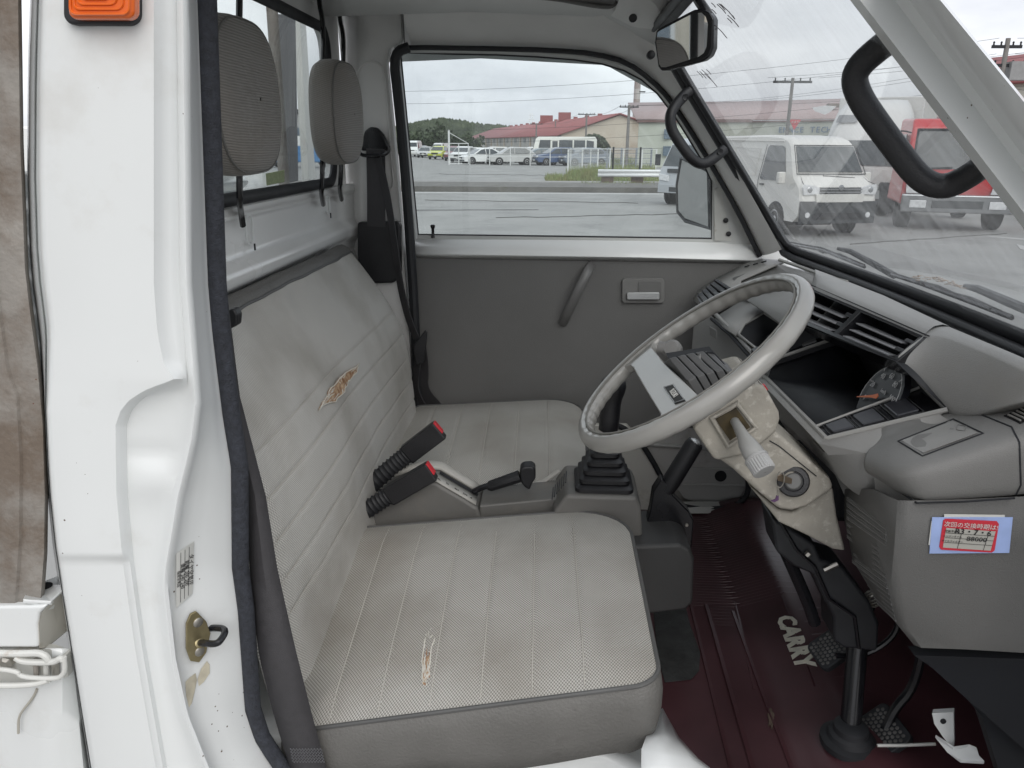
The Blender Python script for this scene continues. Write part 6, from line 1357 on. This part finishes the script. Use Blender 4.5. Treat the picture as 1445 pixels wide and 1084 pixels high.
# silver blue light truck behind the far mirror
sp0 = at_d(960, 25.6)
ltp = [(-2.2, .45), (.6, .45), (1.55, .4), (1.68, .55), (1.62, 1.05), (1.25, 1.85), (1.05, 1.98), (-.1, 2.02), (-.2, 1.0), (-2.2, 1.0)]
lt_, lh = vehicle('light_truck', 'silver blue light truck rounding the corner behind the far door mirror', 'truck', (sp0[0] + 1.0, sp0[1] + .2, sp0[2]), radians(180 + 42), 1.7, ltp, paint('silver_blue', (.40, .42, .44)), 1.1, .12, ((1.58, 1.12), (1.25, 1.83)), [[(1.35, 1.1), (1.12, 1.8), (.2, 1.82), (.2, 1.08)]], ((.95, .33), (-1.6, .33)),
    lamps=[('headlamp', (1.66, [(.42, .72), (.8, .76), (.8, .95), (.42, .9)]), M_lamp, .03), ('headlamp', (1.66, [(-.42, .72), (-.8, .76), (-.8, .95), (-.42, .9)]), M_lamp, .03), ('grille', (1.64, [(-.5, .98), (.5, .98), (.5, 1.1), (-.5, 1.1)]), M_bump, .03), ('bumper', (1.68, [(-.8, .38), (.8, .38), (.8, .62), (-.8, .62)]), paint('silver_blue', (.40, .42, .44)), .03), ('intake', (1.68, [(-.35, .42), (.35, .42), (.35, .56), (-.35, .56)]), M_bump, .04)])
for s_ in (-1, 1): build('mirror', MB().box((1.55, s_ * 1.0, 1.35), (.1, .16, .34)), M_bump, lt_, local=True, bevel=.02)
# ---- the far car park (about 75 m away)
LOT = 'parked cars in the far lot'
def car(px, D, prof, sides, wsg, pt, W_, head, label, nm='parked_car', wheels=((1.3, .32), (-1.3, .32)), fr=None, belt=.95, tumble=.22, rear=None, cat='car'):
    p = at_d(px, D)
    return vehicle(nm, label, cat, p, radians(head), W_, prof, pt, belt, tumble, wsg, sides, wheels, grp=LOT, lamps=fr or [], small=True, rear=rear)
fs_ = front(2.12, 0, .55, .68, .45, .82, (.4, .5, .66), (.8, .28, .42))
fsv = front(2.16, 0, .72, .88, .45, .85, (.4, .6, .8), (.8, .3, .45))
sws, vws = ((1.2, .88), (.35, 1.38)), ((1.15, 1.02), (.4, 1.5))
silver, navy, grey_, lime, dred = paint('silver', (.42, .42, .41)), paint('navy', (.035, .07, .16)), paint('grey', (.12, .13, .14)), paint('lime', (.5, .55, .06)), paint('maroon', (.2, .05, .06))
fvan = [('headlamp', (2.33, [(.5, .8), (.82, .82), (.82, 1.0), (.5, .98)]), M_lamp, .03), ('headlamp', (2.33, [(-.5, .8), (-.82, .82), (-.82, 1.0), (-.5, .98)]), M_lamp, .03), ('grille', (2.33, [(-.45, .85), (.45, .85), (.45, .97), (-.45, .97)]), M_bump, .03), ('number_plate', (2.35, [(-.17, .45), (.17, .45), (.17, .6), (-.17, .6)]), M_plate, .04)]
car(587, 118, [(x, z * 1.13) for x, z in vanp], [[(x, z * 1.13) for x, z in van_s[0]]], ((1.98, 1.39), (1.62, 2.03)), W_pt, 1.85, -90, 'white high roof van at the left end of the far lot', 'parked_van', fr=fvan, cat='van')
car(597, 124, suv, suv_s, vws, grey_, 1.7, -92, 'dark grey car just right of the high roof van', fr=fsv)
car(603, 112, sedan, sed_s, sws, silver, 1.7, -92, 'silver car wedged beside the lime one', fr=fs_)
car(621, 100, suv, suv_s, vws, lime, 1.75, -96, 'lime yellow compact car facing us in the far lot', fr=fsv)
car(624, 122, vanp, van_s, ((1.98, 1.23), (1.62, 1.80)), W_pt, 1.7, -100, 'white van behind the lime yellow car', 'parked_van', fr=fvan, cat='van')
car(642, 92, suv, suv_s, vws, dred, 1.7, -90, 'maroon car behind the white gate', fr=fsv)
car(655, 84, suv, suv_s, vws, W_pt, 1.75, -100, 'white compact car nose on behind the gate', fr=fsv)
car(669, 100, sedan, sed_s, sws, W_pt2, 1.7, -110, 'cream white saloon, roof showing over the row', fr=fs_)
car(679, 77, sedan, sed_s, sws, W_pt, 1.75, -150, 'white saloon pointing left at the front of the row', fr=fs_)
car(694, 80, suv, suv_s, vws, W_pt2, 1.75, -158, 'white estate overlapping the white saloon', fr=fsv)
car(721, 75, suv, suv_s, vws, silver, 1.8, -165, 'silver two tone crossover with dark wheel arches', fr=fsv)
car(748, 86, suv, suv_s, vws, W_pt2, 1.75, -150, 'pale car half hidden behind the crossover', fr=fsv)
car(757, 77, sedan, sed_s, sws, paint('teal_grey', (.12, .16, .18)), 1.75, -160, 'teal grey saloon in front of the minibus', fr=fs_)
car(783, 75, suv, suv_s, vws, navy, 1.8, -158, 'navy blue sport utility car in the middle of the row', fr=fsv)
car(812, 82, suv, suv_s, vws, grey_, 1.8, -158, 'dark grey sport utility car under the minibus windows', fr=fsv)
car(822, 74, suv, suv_s, vws, paint('steel_blue', (.14, .17, .22)), 1.8, -160, 'steel blue car behind the mesh fence', fr=fsv)
# minibus
mp0 = at_d(795, 86)
mbp = [(-3.3, .4), (3.2, .4), (3.4, .6), (3.35, 1.3), (3.05, 2.4), (2.8, 2.62), (-3.1, 2.65), (-3.3, 2.4), (-3.35, .6)]
vehicle('minibus', 'white minibus with a long row of windows behind the parked cars', 'bus', mp0, radians(180 - 3), 2.0, mbp, paint('bus_white', (.78, .78, .72)), 1.4, .12, ((3.33, 1.45), (3.06, 2.35)), [[(2.75, 1.4), (2.6, 2.3), (1.5, 2.3), (1.5, 1.4)], [(1.3, 1.45), (1.3, 2.2), (.75, 2.2), (.75, 1.45)], [(.6, 1.4), (.6, 2.3), (-.8, 2.3), (-.8, 1.4)], [(-.95, 1.4), (-.95, 2.3), (-2.1, 2.3), (-2.1, 1.4)], [(-2.25, 1.4), (-2.25, 2.3), (-3.0, 2.2), (-3.0, 1.4)]], ((2.2, .38), (-1.9, .38)))
# ---- fences
M_wpost = mat('fence_white', (.68, .69, .68), .5, var=.05)
def fence(label, pts, h, m=M_wpost, rails=(1.0, .55), pr=.035, mesh=False, group='fences of the far lot', rr=.018, nm='fence'):
    P = [VG(*p) for p in pts]; t = thing(nm, label, 'fence', tuple(P[0]), 0, group)
    for p in P: build('fence_post', MB().tube([p, p + Vector((0, 0, h))], pr, 8), m, t)
    for f in rails: build('rail', MB().tube([p + Vector((0, 0, h * f)) for p in P], rr, 6), m, t)
    if mesh:
        mb = MB(); 
        for a, b in zip(P, P[1:]):
            n_ = int((b - a).length / .12)
            for i in range(n_): q = a.lerp(b, i / n_); mb.tube([q + Vector((0, 0, .05)), q + Vector((0, 0, h))], .004, 3)
            for k in range(8): mb.tube([a + Vector((0, 0, h * k / 8)), b + Vector((0, 0, h * k / 8))], .005, 3)
        build('mesh_infill', mb, m, t, kind='stuff')
    return t
fence('long low white post and rail fence in front of the parked cars', [(x, 233 + (x - 660) * .012) for x in (663, 691, 720, 748, 776, 805, 833, 860)], 1.55, rails=(.98, .5), pr=.04)
fence('nearer white mesh fence rising from the weeds', [(801, 251), (821, 246), (843, 242), (860, 240.5), (879, 240), (905, 240), (925, 240)], 1.55, rails=(.99,), pr=.05, mesh=True)
fence('grey panel fence behind the white mesh fence', [(856, 239), (876, 238.5), (897, 238), (918, 238)], 1.6, m=mat('fence_grey', (.2, .22, .25), .6), rails=(1, .75, .5, .25), pr=.08, mesh=True, rr=.02)
gt = thing('gate', 'white framed sliding gate with tall stay post in the far lot', 'gate', tuple(VG(633, 233)))
ga, gb_ = VG(634, 232.6), VG(661, 232.6)
build('gate_post', MB().tube([ga, ga + Vector((0, 0, 3.0))], .09, 8), M_wpost, gt)
build('gate_frame', MB().tube([ga + Vector((0, 0, .08)), ga + Vector((0, 0, 1.85)), gb_ + Vector((0, 0, 1.85)), gb_ + Vector((0, 0, .08))], .05, 6, closed=True), M_wpost, gt)
build('gate_bar', MB().tube([ga.lerp(gb_, .5), ga.lerp(gb_, .5) + Vector((0, 0, 1.85))], .045, 6), M_wpost, gt)
for k in range(4): build('gate_bar', MB().tube([ga + Vector((0, 0, .4 * k + .3)), gb_ + Vector((0, 0, .4 * k + .3))], .012, 4), M_wpost, gt)
build('stay', MB().tube([ga + Vector((0, 0, 2.8)), gb_ + Vector((0, 0, 1.85))], .03, 5), M_wpost, gt)
# guardrail
g0, g1 = VG(843, 263), VG(1000, 264)
gr_ = thing('guardrail', 'white guardrail beam on brown blocks by the kerb', 'guardrail', tuple(g0))
def beam(a, b):
    rows = []
    for p in (a, b):
        rows.append([p + Vector((0, yy, z)) for z, yy in ((.42, .0), (.46, -.05), (.52, -.05), (.56, .0), (.6, .0), (.64, -.05), (.70, -.05), (.74, 0))])
    return MB().loft(rows)
build('beam', beam(g0, g1), paint('rail_white', (.74, .75, .75), .4), gr_, solid=.006)
for x in (857, 899, 945): 
    p = VG(x, 263); build('guardrail_block', MB().box(p + Vector((0, .12, .25)), (.55 if x < 910 else .6, .2, .5)), mat('block_brown', (.12, .09, .07), .9, var=.3), gr_)
for x in (864, 902):
    p = VG(x, 250); tp_ = thing('black_post', 'dark post standing %s behind the guardrail' % ('left' if x < 880 else 'right'), 'post', tuple(p)); build('post', MB().tube([p, p + Vector((0, 0, 1.7))], .055, 8), M_dark, tp_)
# ---- warehouse with red roof
def gable(name, label, apex, apexf, hl, hr, el, er, mw, mr, base, depth_dir):
    pass
D0, D1 = 118.0, 255.0
def wpt(px, py, D):
    d = ray(px, py); return CAM + d * (D / d.y)
ap0, ap1 = wpt(875, 163, D0), wpt(697, 186, D1); ap1.z = ap0.z
l0 = wpt(789, 190.5, D0); r0_ = wpt(962, 190.5, D0); ez = l0.z; r0_.z = ez; gz = ground_z(0, D0) - .2
dv = ap1 - ap0
wh = thing('warehouse', 'long cream warehouse with dull red gabled roof beyond the car park', 'building', (l0.x, l0.y, gz))
M_cw = mat('warehouse_cream', (.50, .44, .36), .85, var=.12, vscale=.25, dirt=(.34, .26, .19), dscale=.3, dlo=.45, dhi=.8)
M_sidew = mat('warehouse_side', (.40, .39, .36), .85, var=.25, vscale=.3)
M_rr = mat('red_roof', (.27, .085, .085), .7, var=.12, vscale=.3)
g_ = lambda p: Vector((p.x, p.y, gz))
build('gable_wall', MB().prism([g_(l0), g_(r0_), r0_, ap0, l0], dv * .002), M_cw, wh)
sw_n = g_(l0), g_(l0) + dv, l0 + dv, l0
build('side_wall', MB().prism(sw_n, Vector((.3, 0, 0))), M_sidew, wh)
ov = Vector((0, -.5, 0))
build('roof', MB().loft([[l0 + ov + (l0 - ap0) * .04 + Vector((0, 0, .0)), ap0 + ov + Vector((0, 0, .25)), r0_ + ov + (r0_ - ap0) * .04], [l0 + dv + (l0 - ap0) * .04, ap1 + Vector((0, 0, .25)), r0_ + dv]]), M_rr, wh, solid=.15)
for i in range(26):
    t = (i + .3) / 26
    p = l0 + dv * t
    build('window', MB().prism([p + Vector((-.06, 0, -1.1)) , p + dv * .018 + Vector((-.06, 0, -1.1)), p + dv * .018 + Vector((-.06, 0, -.35)), p + Vector((-.06, 0, -.35))], (-.05, 0, 0)), mat('ware_window', (.16, .17, .17), .4, var=.4, vscale=.6), wh)
    if i % 2 == 0: build('buttress', MB().prism([g_(p), g_(p) + dv * .006, p + dv * .006, p], (-.2, 0, 0)), M_cw, wh)
for (px, w_, h_) in ((797, 2.3, 1.3), (771, 2.6, 1.3)):
    t = 0; best = min(((abs(((CW / 2 + FPX * ((ROT.transposed() @ (ap0 + dv * (k / 200) - CAM)).x / -(ROT.transposed() @ (ap0 + dv * (k / 200) - CAM)).z)) - px)), k) for k in range(200)))[1] / 200
    p = ap0 + dv * best; build('roof_monitor', MB().box(p + Vector((0, 0, h_ * .5)), (w_, 3.5, h_ + .6)), mat('monitor_red', (.24, .07, .07), .7, var=.1), wh)
for k in range(12):
    p = ap0 + dv * (.08 + k * .06); build('ridge_vent', MB().box(p + Vector((0, 0, .35)), (.7, 1.2, .5)), M_rr, wh)
# pale green workshop, seen through door window and windscreen
M_green = mat('pale_green_cladding', (.50, .52, .45), .7, var=.05, vscale=.3)
gA = wpt(902, 173, 72); gz2 = ground_z(0, 60) - .3
wk = thing('workshop', 'pale green clad workshop with faded blue lettering and pinkish roof', 'building', (gA.x, gA.y, gz2))
gB = wpt(1030, 183, 60); gB.z = gA.z; gC = wpt(1260, 150, 50); gC.z = gA.z
gB = Vector((gA.x + 9.0, gA.y - 3, gA.z)); gC = Vector((gA.x + 34, gA.y - 24, gA.z + 0))
def wallq(a, b, z1, m, nm, par, th=.3): return build(nm, MB().prism([Vector((a.x, a.y, gz2)), Vector((b.x, b.y, gz2)), Vector((b.x, b.y, z1)), Vector((a.x, a.y, z1))], (0, th, 0)), m, par)
wallq(gA, gB, gA.z, M_green, 'wall', wk); wallq(gB, gC, gA.z, M_green, 'wall', wk)
build('eave', MB().prism([gA + Vector((-.2, -.2, 0)), gB + Vector((0, -.2, 0)), gB + Vector((0, -.2, .25)), gA + Vector((-.2, -.2, .25))], (0, .6, 0)), mat('eave_brown', (.2, .13, .12), .8), wk)
build('eave', MB().prism([gB + Vector((0, -.2, 0)), gC + Vector((0, -.2, 0)), gC + Vector((0, -.2, .12)), gB + Vector((0, -.2, .12))], (0, .4, 0)), MATS['eave_brown'], wk)
build('roof', MB().loft([[gA + Vector((-.3, -.2, .26)), gA + Vector((-.3, 9, 2.0))], [gB + Vector((-.2, -.1, .2)), gB + Vector((1.5, 8, 2.0))], [gC + Vector((.2, -.1, .13)), gC + Vector((4, 8, 2.0))]]), mat('pink_roof', (.42, .33, .32), .8, var=.06), wk, solid=.1)
def wlp(t, z, off=-.05): p = gB.lerp(gC, t); return Vector((p.x, p.y, gA.z - z)) + Vector((-.5, -.86, 0)) * -off * -1
dirw = (gC - gB).normalized(); nw = Vector((dirw.y, -dirw.x, 0)).normalized()
if nw.y > 0: nw = -nw
def wq(t, z0, z1, w_, m, nm):
    c = gB.lerp(gC, t); a = Vector((c.x, c.y, gA.z - z0)) + nw * .08; return build(nm, MB().prism([a - dirw * w_, a + dirw * w_, a + dirw * w_ - Vector((0, 0, z1 - z0)), a - dirw * w_ - Vector((0, 0, z1 - z0))], -nw * .06), m, wk)
M_ww = mat('workshop_window', (.12, .16, .2), .3, var=.3)
for t in (.085, .20, .33, .45, .57, .7): wq(t, 1.05, 1.85, .55, M_ww, 'window')
for k, (px) in enumerate((908, 932)):
    for z in (.6, 2.0):
        c = gA.lerp(gB, .28 + .4 * k); build('window', MB().box(Vector((c.x, c.y - .15, gA.z - z - .35)), (.9, .1, .8)), M_ww, wk)
textmesh('sign_lettering', 'SUZUKI  TECH', mat('faded_blue', (.14, .2, .28), .7), gB.lerp(gC, .42) + nw * .1 - Vector((0, 0, .55)), dirw, (0, 0, 1), .75, wk, ext=.02, bold=.02) if False else None
for k, ch in enumerate('ENNCE TECH'):
    if ch != ' ': textmesh('sign_letter', ch, mat('faded_blue', (.16, .22, .30), .7), gB.lerp(gC, .078 + k * .0135) + nw * .1 - Vector((0, 0, .62)), dirw, (0, 0, 1), .62, wk, ext=.02, bold=.01)
for t in (.2, .6): c = gB.lerp(gC, t); build('roof_vent', MB().box(c + Vector((1, 3, 1.3)), (.9, .6, .3)), mat('vent_brown', (.2, .17, .15), .8), wk)
# cream building with red roof at the right edge
rbz = at_d(1500, 46)
rbd = thing('red_roofed_building', 'cream building with a red roof edge behind the near windscreen pillar', 'building', (rbz[0], rbz[1], rbz[2]))
e0 = wpt(1395, 118, 46); e1 = wpt(1520, 98, 36)
e1.z = e0.z
build('wall', MB().prism([Vector((e0.x, e0.y, -1)), Vector((e1.x + 6, e1.y - 4, -1)), e1 + Vector((6, -4, 0)), e0], (0, .3, 0)), mat('cream_wall', (.55, .53, .46), .8, var=.06, vscale=.3), rbd)
build('roof', MB().loft([[e0 + Vector((-.4, -.5, -.1)), e0 + Vector((1, 6, 1.6))], [e1 + Vector((6.4, -4.5, -.1)), e1 + Vector((8, 3, 1.6))]]), M_rr, rbd, solid=.15)
build('band', MB().prism([Vector((e0.x - .1, e0.y - .1, e0.z - 2.2)), Vector((e1.x + 6, e1.y - 4.1, e0.z - 2.2)), Vector((e1.x + 6, e1.y - 4.1, e0.z - 1.9)), Vector((e0.x - .1, e0.y - .1, e0.z - 1.9))], (0, .2, 0)), M_wpost, rbd)
# chimney, stacks
chb = wpt(895, 208, 135); cht = wpt(897.5, 111, 135)
ch_ = thing('chimney', 'tall banded chimney with a service platform behind the warehouse', 'chimney', (chb.x, chb.y, -1))
cb_ = Vector((chb.x, chb.y, -1)); hh = cht.z + 1
for i in range(8):
    build('chimney_section', MB().lathe(cb_ + Vector((0, 0, hh * i / 8)), (0, 0, 1), [(.58 - .01 * i, 0), (.58 - .01 * i, hh / 8)], 14), mat('stack_pale', (.45, .44, .42), .7) if i % 2 == 0 else mat('stack_brown', (.33, .29, .27), .8), ch_)
build('platform', MB().box(cb_ + Vector((.5, 0, hh * .84)), (1.6, .8, .15)), M_dark, ch_)
st2 = wpt(909, 161, 110); s2t = thing('roof_stack', 'short dark stack standing over the workshop roof', 'chimney', (st2.x, st2.y, -1))
build('stack', MB().lathe(Vector((st2.x, st2.y, -1)), (0, 0, 1), [(.45, 0), (.45, st2.z + .6), (.55, st2.z + .6), (.55, st2.z + 1.0)], 12), mat('stack_dark', (.1, .1, .1), .6), s2t)
build('cowl', MB().box(Vector((st2.x + 1.2, st2.y, st2.z)), (1.0, .6, .7)), M_offwhite, s2t)
# utility poles and wires
M_pole = mat('pole_concrete', (.17, .16, .15), .85, var=.12)
poles = []
def pole(px, top, D, r, label, arms=((0, 1.0),), xf=0, bx_=False):
    a = wpt(px, 240, D); tp = wpt(px, top, D); b = Vector((tp.x, tp.y, -1)); t = thing('utility_pole', label, 'utility pole', (b.x, b.y, ground_z(b.x, b.y)), 0, 'utility poles')
    build('pole', MB().tube([Vector((b.x, b.y, -1)), tp], [r, r * .7], 10), M_pole, t)
    for dz, w_ in arms:
        build('crossarm', MB().box(tp - Vector((0, 0, dz + .12)), (w_ * 2, .08, .1)), M_dark, t)
        for s_ in (-.9, -.4, .4, .9): build('insulator', MB().lathe(tp + Vector((s_ * w_, 0, -dz - .07)), (0, 0, 1), [(.035, 0), (.025, .05), (.04, .08), (.02, .12)], 8), M_dark, t)
    if bx_:
        build('transformer', MB().box(tp + Vector((.55, 0, -1.05)), (.75, .4, .6)), mat('transformer_grey', (.2, .2, .2), .6), t)
        build('brace', MB().tube([tp + Vector((-.85, 0, -.9)), tp + Vector((-.1, 0, -1.8))], .03, 5), M_dark, t)
    poles.append(tp); return tp
pA = pole(888, 149, 70, .16, 'utility pole in front of the warehouse gable', arms=((0, .8),))
pB = pole(828, 160, 95, .14, 'utility pole rising before the red roof', arms=((0, 1.0),))
pC = pole(757, 174, 120, .14, 'distant thin utility pole left of the roof monitors', arms=((0, .9),))
pD = pole(784, 170, 140, .12, 'thin pole between the two roof monitors', arms=())
pE = pole(1119, 110, 38, .10, 'utility pole seen through the middle of the windscreen', arms=((.05, .85),))
pF = pole(1423, 54, 30, .11, 'utility pole with transformer at the upper right', arms=((.15, .5), (.75, .75)), bx_=True)
py_ = wpt(750, 160, 260); pyt = thing('pylon', 'faint lattice pylon on the skyline left of centre', 'pylon', (py_.x, py_.y, -2))
b_p = Vector((py_.x, py_.y, -2))
for sx in (-1, 1):
    for sy in (-1, 1): build('leg', MB().tube([b_p + Vector((sx * 2, sy * 2, 0)), py_ + Vector((sx * .2, sy * .2, 0))], .09, 4), M_wpost, pyt)
for k in range(6): build('crossarm', MB().box(b_p.lerp(py_, .45 + k * .1), (3.4 - k * .3, .12, .12)), M_wpost, pyt)
def wire(a, b, sag, r=.014):
    r = r * .62
    pts = []
    for i in range(15):
        t = i / 14; p = a.lerp(b, t); p.z -= sag * 4 * t * (1 - t); pts.append(p)
    w_ = build('overhead_wire', MB().tube(pts, r, 4), M_dark, None, label='thin dark overhead wire against the sky between two utility poles', cat='wire', group='overhead wires')
for s_ in (-.7, .7):
    wire(pB + Vector((s_, 0, 0)), pA + Vector((s_, 0, 0)), .5, .02); wire(pA + Vector((s_, 0, 0)), pA + Vector((22 + s_, -12, 2)), .6, .02)
    wire(pE + Vector((s_ * 1.6, 0, 0)), pE + Vector((22, -4, 3.2)), .5); None
    wire(pC + Vector((s_, 0, 0)), pB + Vector((s_, 0, 0)), .5, .02)
wire(pE + Vector((0, 0, -1.1)), pE + Vector((22, -4, 1.5)), .4)
for dz in (0.0, -.5, -1.6, -2.1, -2.6): wire(pF + Vector((-.3, 0, dz)), pF + Vector((-26, 6, dz - 1.5)), .5, .012); wire(pF + Vector((.3, 0, dz)), pF + Vector((14, -5, dz + (1 if dz > -1 else -1))), .4, .012)
# small red round sign on post
sg = wpt(1121, 176, 44); sgo = thing('road_sign', 'small red triangular stop sign seen through the windscreen', 'sign', (sg.x, sg.y, ground_z(sg.x, sg.y)))
build('sign_post', MB().tube([Vector((sg.x, sg.y, ground_z(sg.x, sg.y))), sg], .03, 6), M_wpost, sgo)
build('sign_face', MB().prism([sg + Vector((-.3, -.05, .25)), sg + Vector((.3, -.05, .25)), sg + Vector((0, -.05, -.27))], (0, .03, 0)), mat('sign_red', (.55, .06, .08), .5), sgo)
textmesh('sign_text', '止まれ', M_paper, sg + Vector((0, -.09, .13)), (1, 0, 0), (0, 0, 1), .14, sgo, ext=.003)
# ---- hills and trees
M_leaf = mat('hill_foliage', (.065, .085, .055), .9, var=.45, vscale=.12, col2=(.10, .12, .075))
ridge = [(300, 196), (420, 192), (560, 186), (585, 180), (605, 177), (625, 174.5), (645, 176), (662, 180), (690, 183), (710, 184), (740, 190), (800, 196), (900, 199)]
hm = MB(); rows = []; random.seed(2)
for k, D in enumerate((260, 285, 310, 340, 380)):
    f = (.0, .45, .75, .95, 1.0)[k]; row = []
    for px in range(300, 901, 4):
        yb, yt = 207, interp(ridge, px); top = wpt(px, yt, 380); base = wpt(px, 207, 260); z = base.z + (top.z - base.z) * f
        d = ray(px, 300); X = CAM.x + d.x / d.y * D; row.append(Vector((X, D, z - (3 if k == 0 else 0) + random.uniform(-.5, .5))))
    rows.append(row)
hm.loft(rows); build('hill', hm, M_leaf, None, smooth=80, kind='structure')
wm = MB()
for i in range(5200):
    px = random.uniform(500, 850); f = random.random() ** .8; D = 260 + 120 * f
    d = ray(px, 300); X = CAM.x + d.x / d.y * D; yt = interp(ridge, px); top = wpt(px, yt, 380).z; z0_ = wpt(px, 207, 260).z
    ff = interp([(260, 0), (285, .45), (310, .75), (340, .95), (380, 1)], D); z = z0_ + (top - z0_) * ff
    s_ = random.uniform(1.2, 3.0); a = random.uniform(0, 6.28)
    c = Vector((X, D, z + s_ * .1)); vs_ = [c + Vector((cos(a + j * 2.09) * s_ * .7, sin(a + j * 2.09) * s_ * .7, random.uniform(-.2, .2))) for j in range(3)] + [c + Vector((random.uniform(-.4, .4), 0, s_ * random.uniform(.4, .8)))]
    wm.add(vs_, [(0, 1, 3), (1, 2, 3), (2, 0, 3)])
build('woodland', wm, M_leaf, None, kind='stuff', label='wooded hillside reading as one dark green mass', cat='woodland')
def tree(px, base, D, r, h, label, col=(.05, .07, .035), seed=1, n=700, grp=None, nm='tree', cat='tree', flat=1.0, dome=False):
    p = at_d(px, D); t = thing(nm, label, cat, p, 0, grp); random.seed(seed); mb = MB()
    cl = [(Vector((random.gauss(0, .38) * r, random.gauss(0, .3) * r, h * .62 + random.gauss(0, .2) * h * flat)), r * random.uniform(.3, .5)) for _ in range(14)]
    for i in range(n):
        c, cr_ = random.choice(cl); u = Vector((random.gauss(0, 1), random.gauss(0, 1), random.gauss(0, 1))).normalized(); q = c + u * cr_ * random.uniform(.6, 1.05); q.z = max(.1, q.z)
        if dome:
            q = Vector((u.x * r, u.y * r, abs(u.z) * h * random.uniform(.9, 1.02)))
        s_ = r * .10 * random.uniform(.6, 1.5); a = Vector((random.gauss(0, 1), random.gauss(0, 1), random.gauss(0, 1))).normalized(); b = a.orthogonal().normalized(); c2_ = a.cross(b)
        mb.add([q + b * s_, q + c2_ * s_, q - b * s_ * .8, q - c2_ * s_], [(0, 1, 2, 3)])
    build('crown', mb, mat('leaf_' + nm + str(seed % 3), col, .8, var=.4, vscale=.8), t, local=True)
    tk = MB().tube([(0, 0, -.1), (.03 * r, 0, h * .4), (0, .05 * r, h * .7)], [.05 * h * .5, .035 * h * .5, .01 * h], 8)
    for k in range(4): a = k * 1.6; tk.tube([(0, 0, h * .35), (cos(a) * r * .3, sin(a) * r * .3, h * .65)], [.02 * h * .5, .006 * h], 5)
    build('trunk', tk, mat('bark', (.09, .07, .05), .9, var=.3), t, local=True)
    return t
tree(834, 212, 92, 2.1, 2.9, 'dark clipped dome shaped tree beside the warehouse gable', seed=4, n=1800, flat=.8, dome=True)
for i, (px, D, r, h, lb) in enumerate(((583, 160, 2.6, 3.4, 'round tree behind the high roof van'), (600, 170, 2.6, 3.2, 'tree above the small grey cars'), (617, 180, 3.2, 4.2, 'tallest of the trees behind the lime car'), (638, 175, 3.0, 3.8, 'tree above the white gate post'), (655, 190, 3.0, 3.6, 'tree at the foot of the hill right of the gate'), (670, 200, 2.8, 3.4, 'tree just left of the warehouse end'), (560, 150, 2.8, 3.2, 'tree half hidden by the door seal'))):
    tree(px, 0, D, r, h, lb, seed=20 + i, n=500, grp='trees at the foot of the hill', col=(.055, .075, .04))
# ---- things seen only through rear window, gaps and mirror
bb = thing('blue_truck', 'blue and white truck glimpsed through the rear window', 'truck', at_d(424, 60), radians(180))
build('cab', MB().box((0, 0, 1.0), (5.5, 1.9, 1.2)), paint('sky_blue', (.06, .2, .42)), bb, local=True, bevel=.1); build('cargo', MB().box((-.3, 0, 1.9), (4.2, 1.9, .7)), W_pt, bb, local=True, bevel=.05)
for x in (-1.8, 1.8): build('tyre', MB().lathe((x, -.8, .4), (0, -1, 0), [(.4, 0), (.4, .2), (.2, .22)], 16), M_tyre, bb, local=True)
for i, (px, D, w_, d_, h_, c, lb) in enumerate(((402, 110, 18, 8, 5.4, (.42, .42, .41), 'grey building block seen through the rear window'), (436, 130, 16, 8, 6.5, (.3, .3, .31), 'darker building seen through the rear window by the posts'), (474, 140, 20, 8, 4.6, (.5, .42, .38), 'low beige building seen at the edge of the rear window'))):
    p = at_d(px, D); t = thing('distant_building', lb, 'building', p)
    build('wall', MB().box((0, 0, h_ / 2), (w_, d_, h_)), mat('far_wall%d' % i, c, .8, var=.15, vscale=.3), t, local=True)
    for k in range(5): build('window', MB().box((-w_ / 2 + (k + .5) * w_ / 5, -d_ / 2 - .02, h_ * .6), (w_ / 9, .08, 1.0)), M_ww, t, local=True)
    build('roof', MB().box((0, 0, h_ + .15), (w_ + .6, d_ + .6, .3)), MATS['eave_brown'] if i == 2 else M_dark, t, local=True)
wc_ = at_d(30, 14); vehicle('parked_van', 'white vehicle glimpsed between the rusty post and the cab pillar', 'van', (wc_[0], wc_[1] + 1, wc_[2]), radians(180), 1.7, vanp, W_pt, 1.05, .16, ((1.98, 1.23), (1.62, 1.80)), van_s, ((1.45, .31), (-1.3, .31)))
# the building behind the photographer, seen in the mirrors
ob = thing('office_building', 'beige building with paned windows reflected in the rear view mirror', 'building', (-13, -6, ground_z(-13, -6)), radians(0))
M_be = mat('office_beige', (.55, .5, .41), .85, var=.08, vscale=.5)
wb_ = MB().box((0, -.15, 3.2), (22, .3, 6.4)); build('wall', wb_, M_be, ob, local=True)
for i in range(10):
    for z in (1.5, 4.2):
        f = build('window', MB().box((-9.8 + i * 2.1, .02, z), (1.1, .08, 1.25)), M_ww, ob, local=True)
        for dx, dz, a, b in ((0, 0, .06, 1.25), (0, 0, 1.1, .06), (-.55, 0, .08, 1.3), (.55, 0, .08, 1.3), (0, .62, 1.2, .08), (0, -.62, 1.2, .08)):
            build('frame', MB().box((-9.8 + i * 2.1 + dx, .07, z + dz), (a, .06, b)), M_wpost, f, local=True)
ob.rotation_euler = (0, 0, radians(-66))
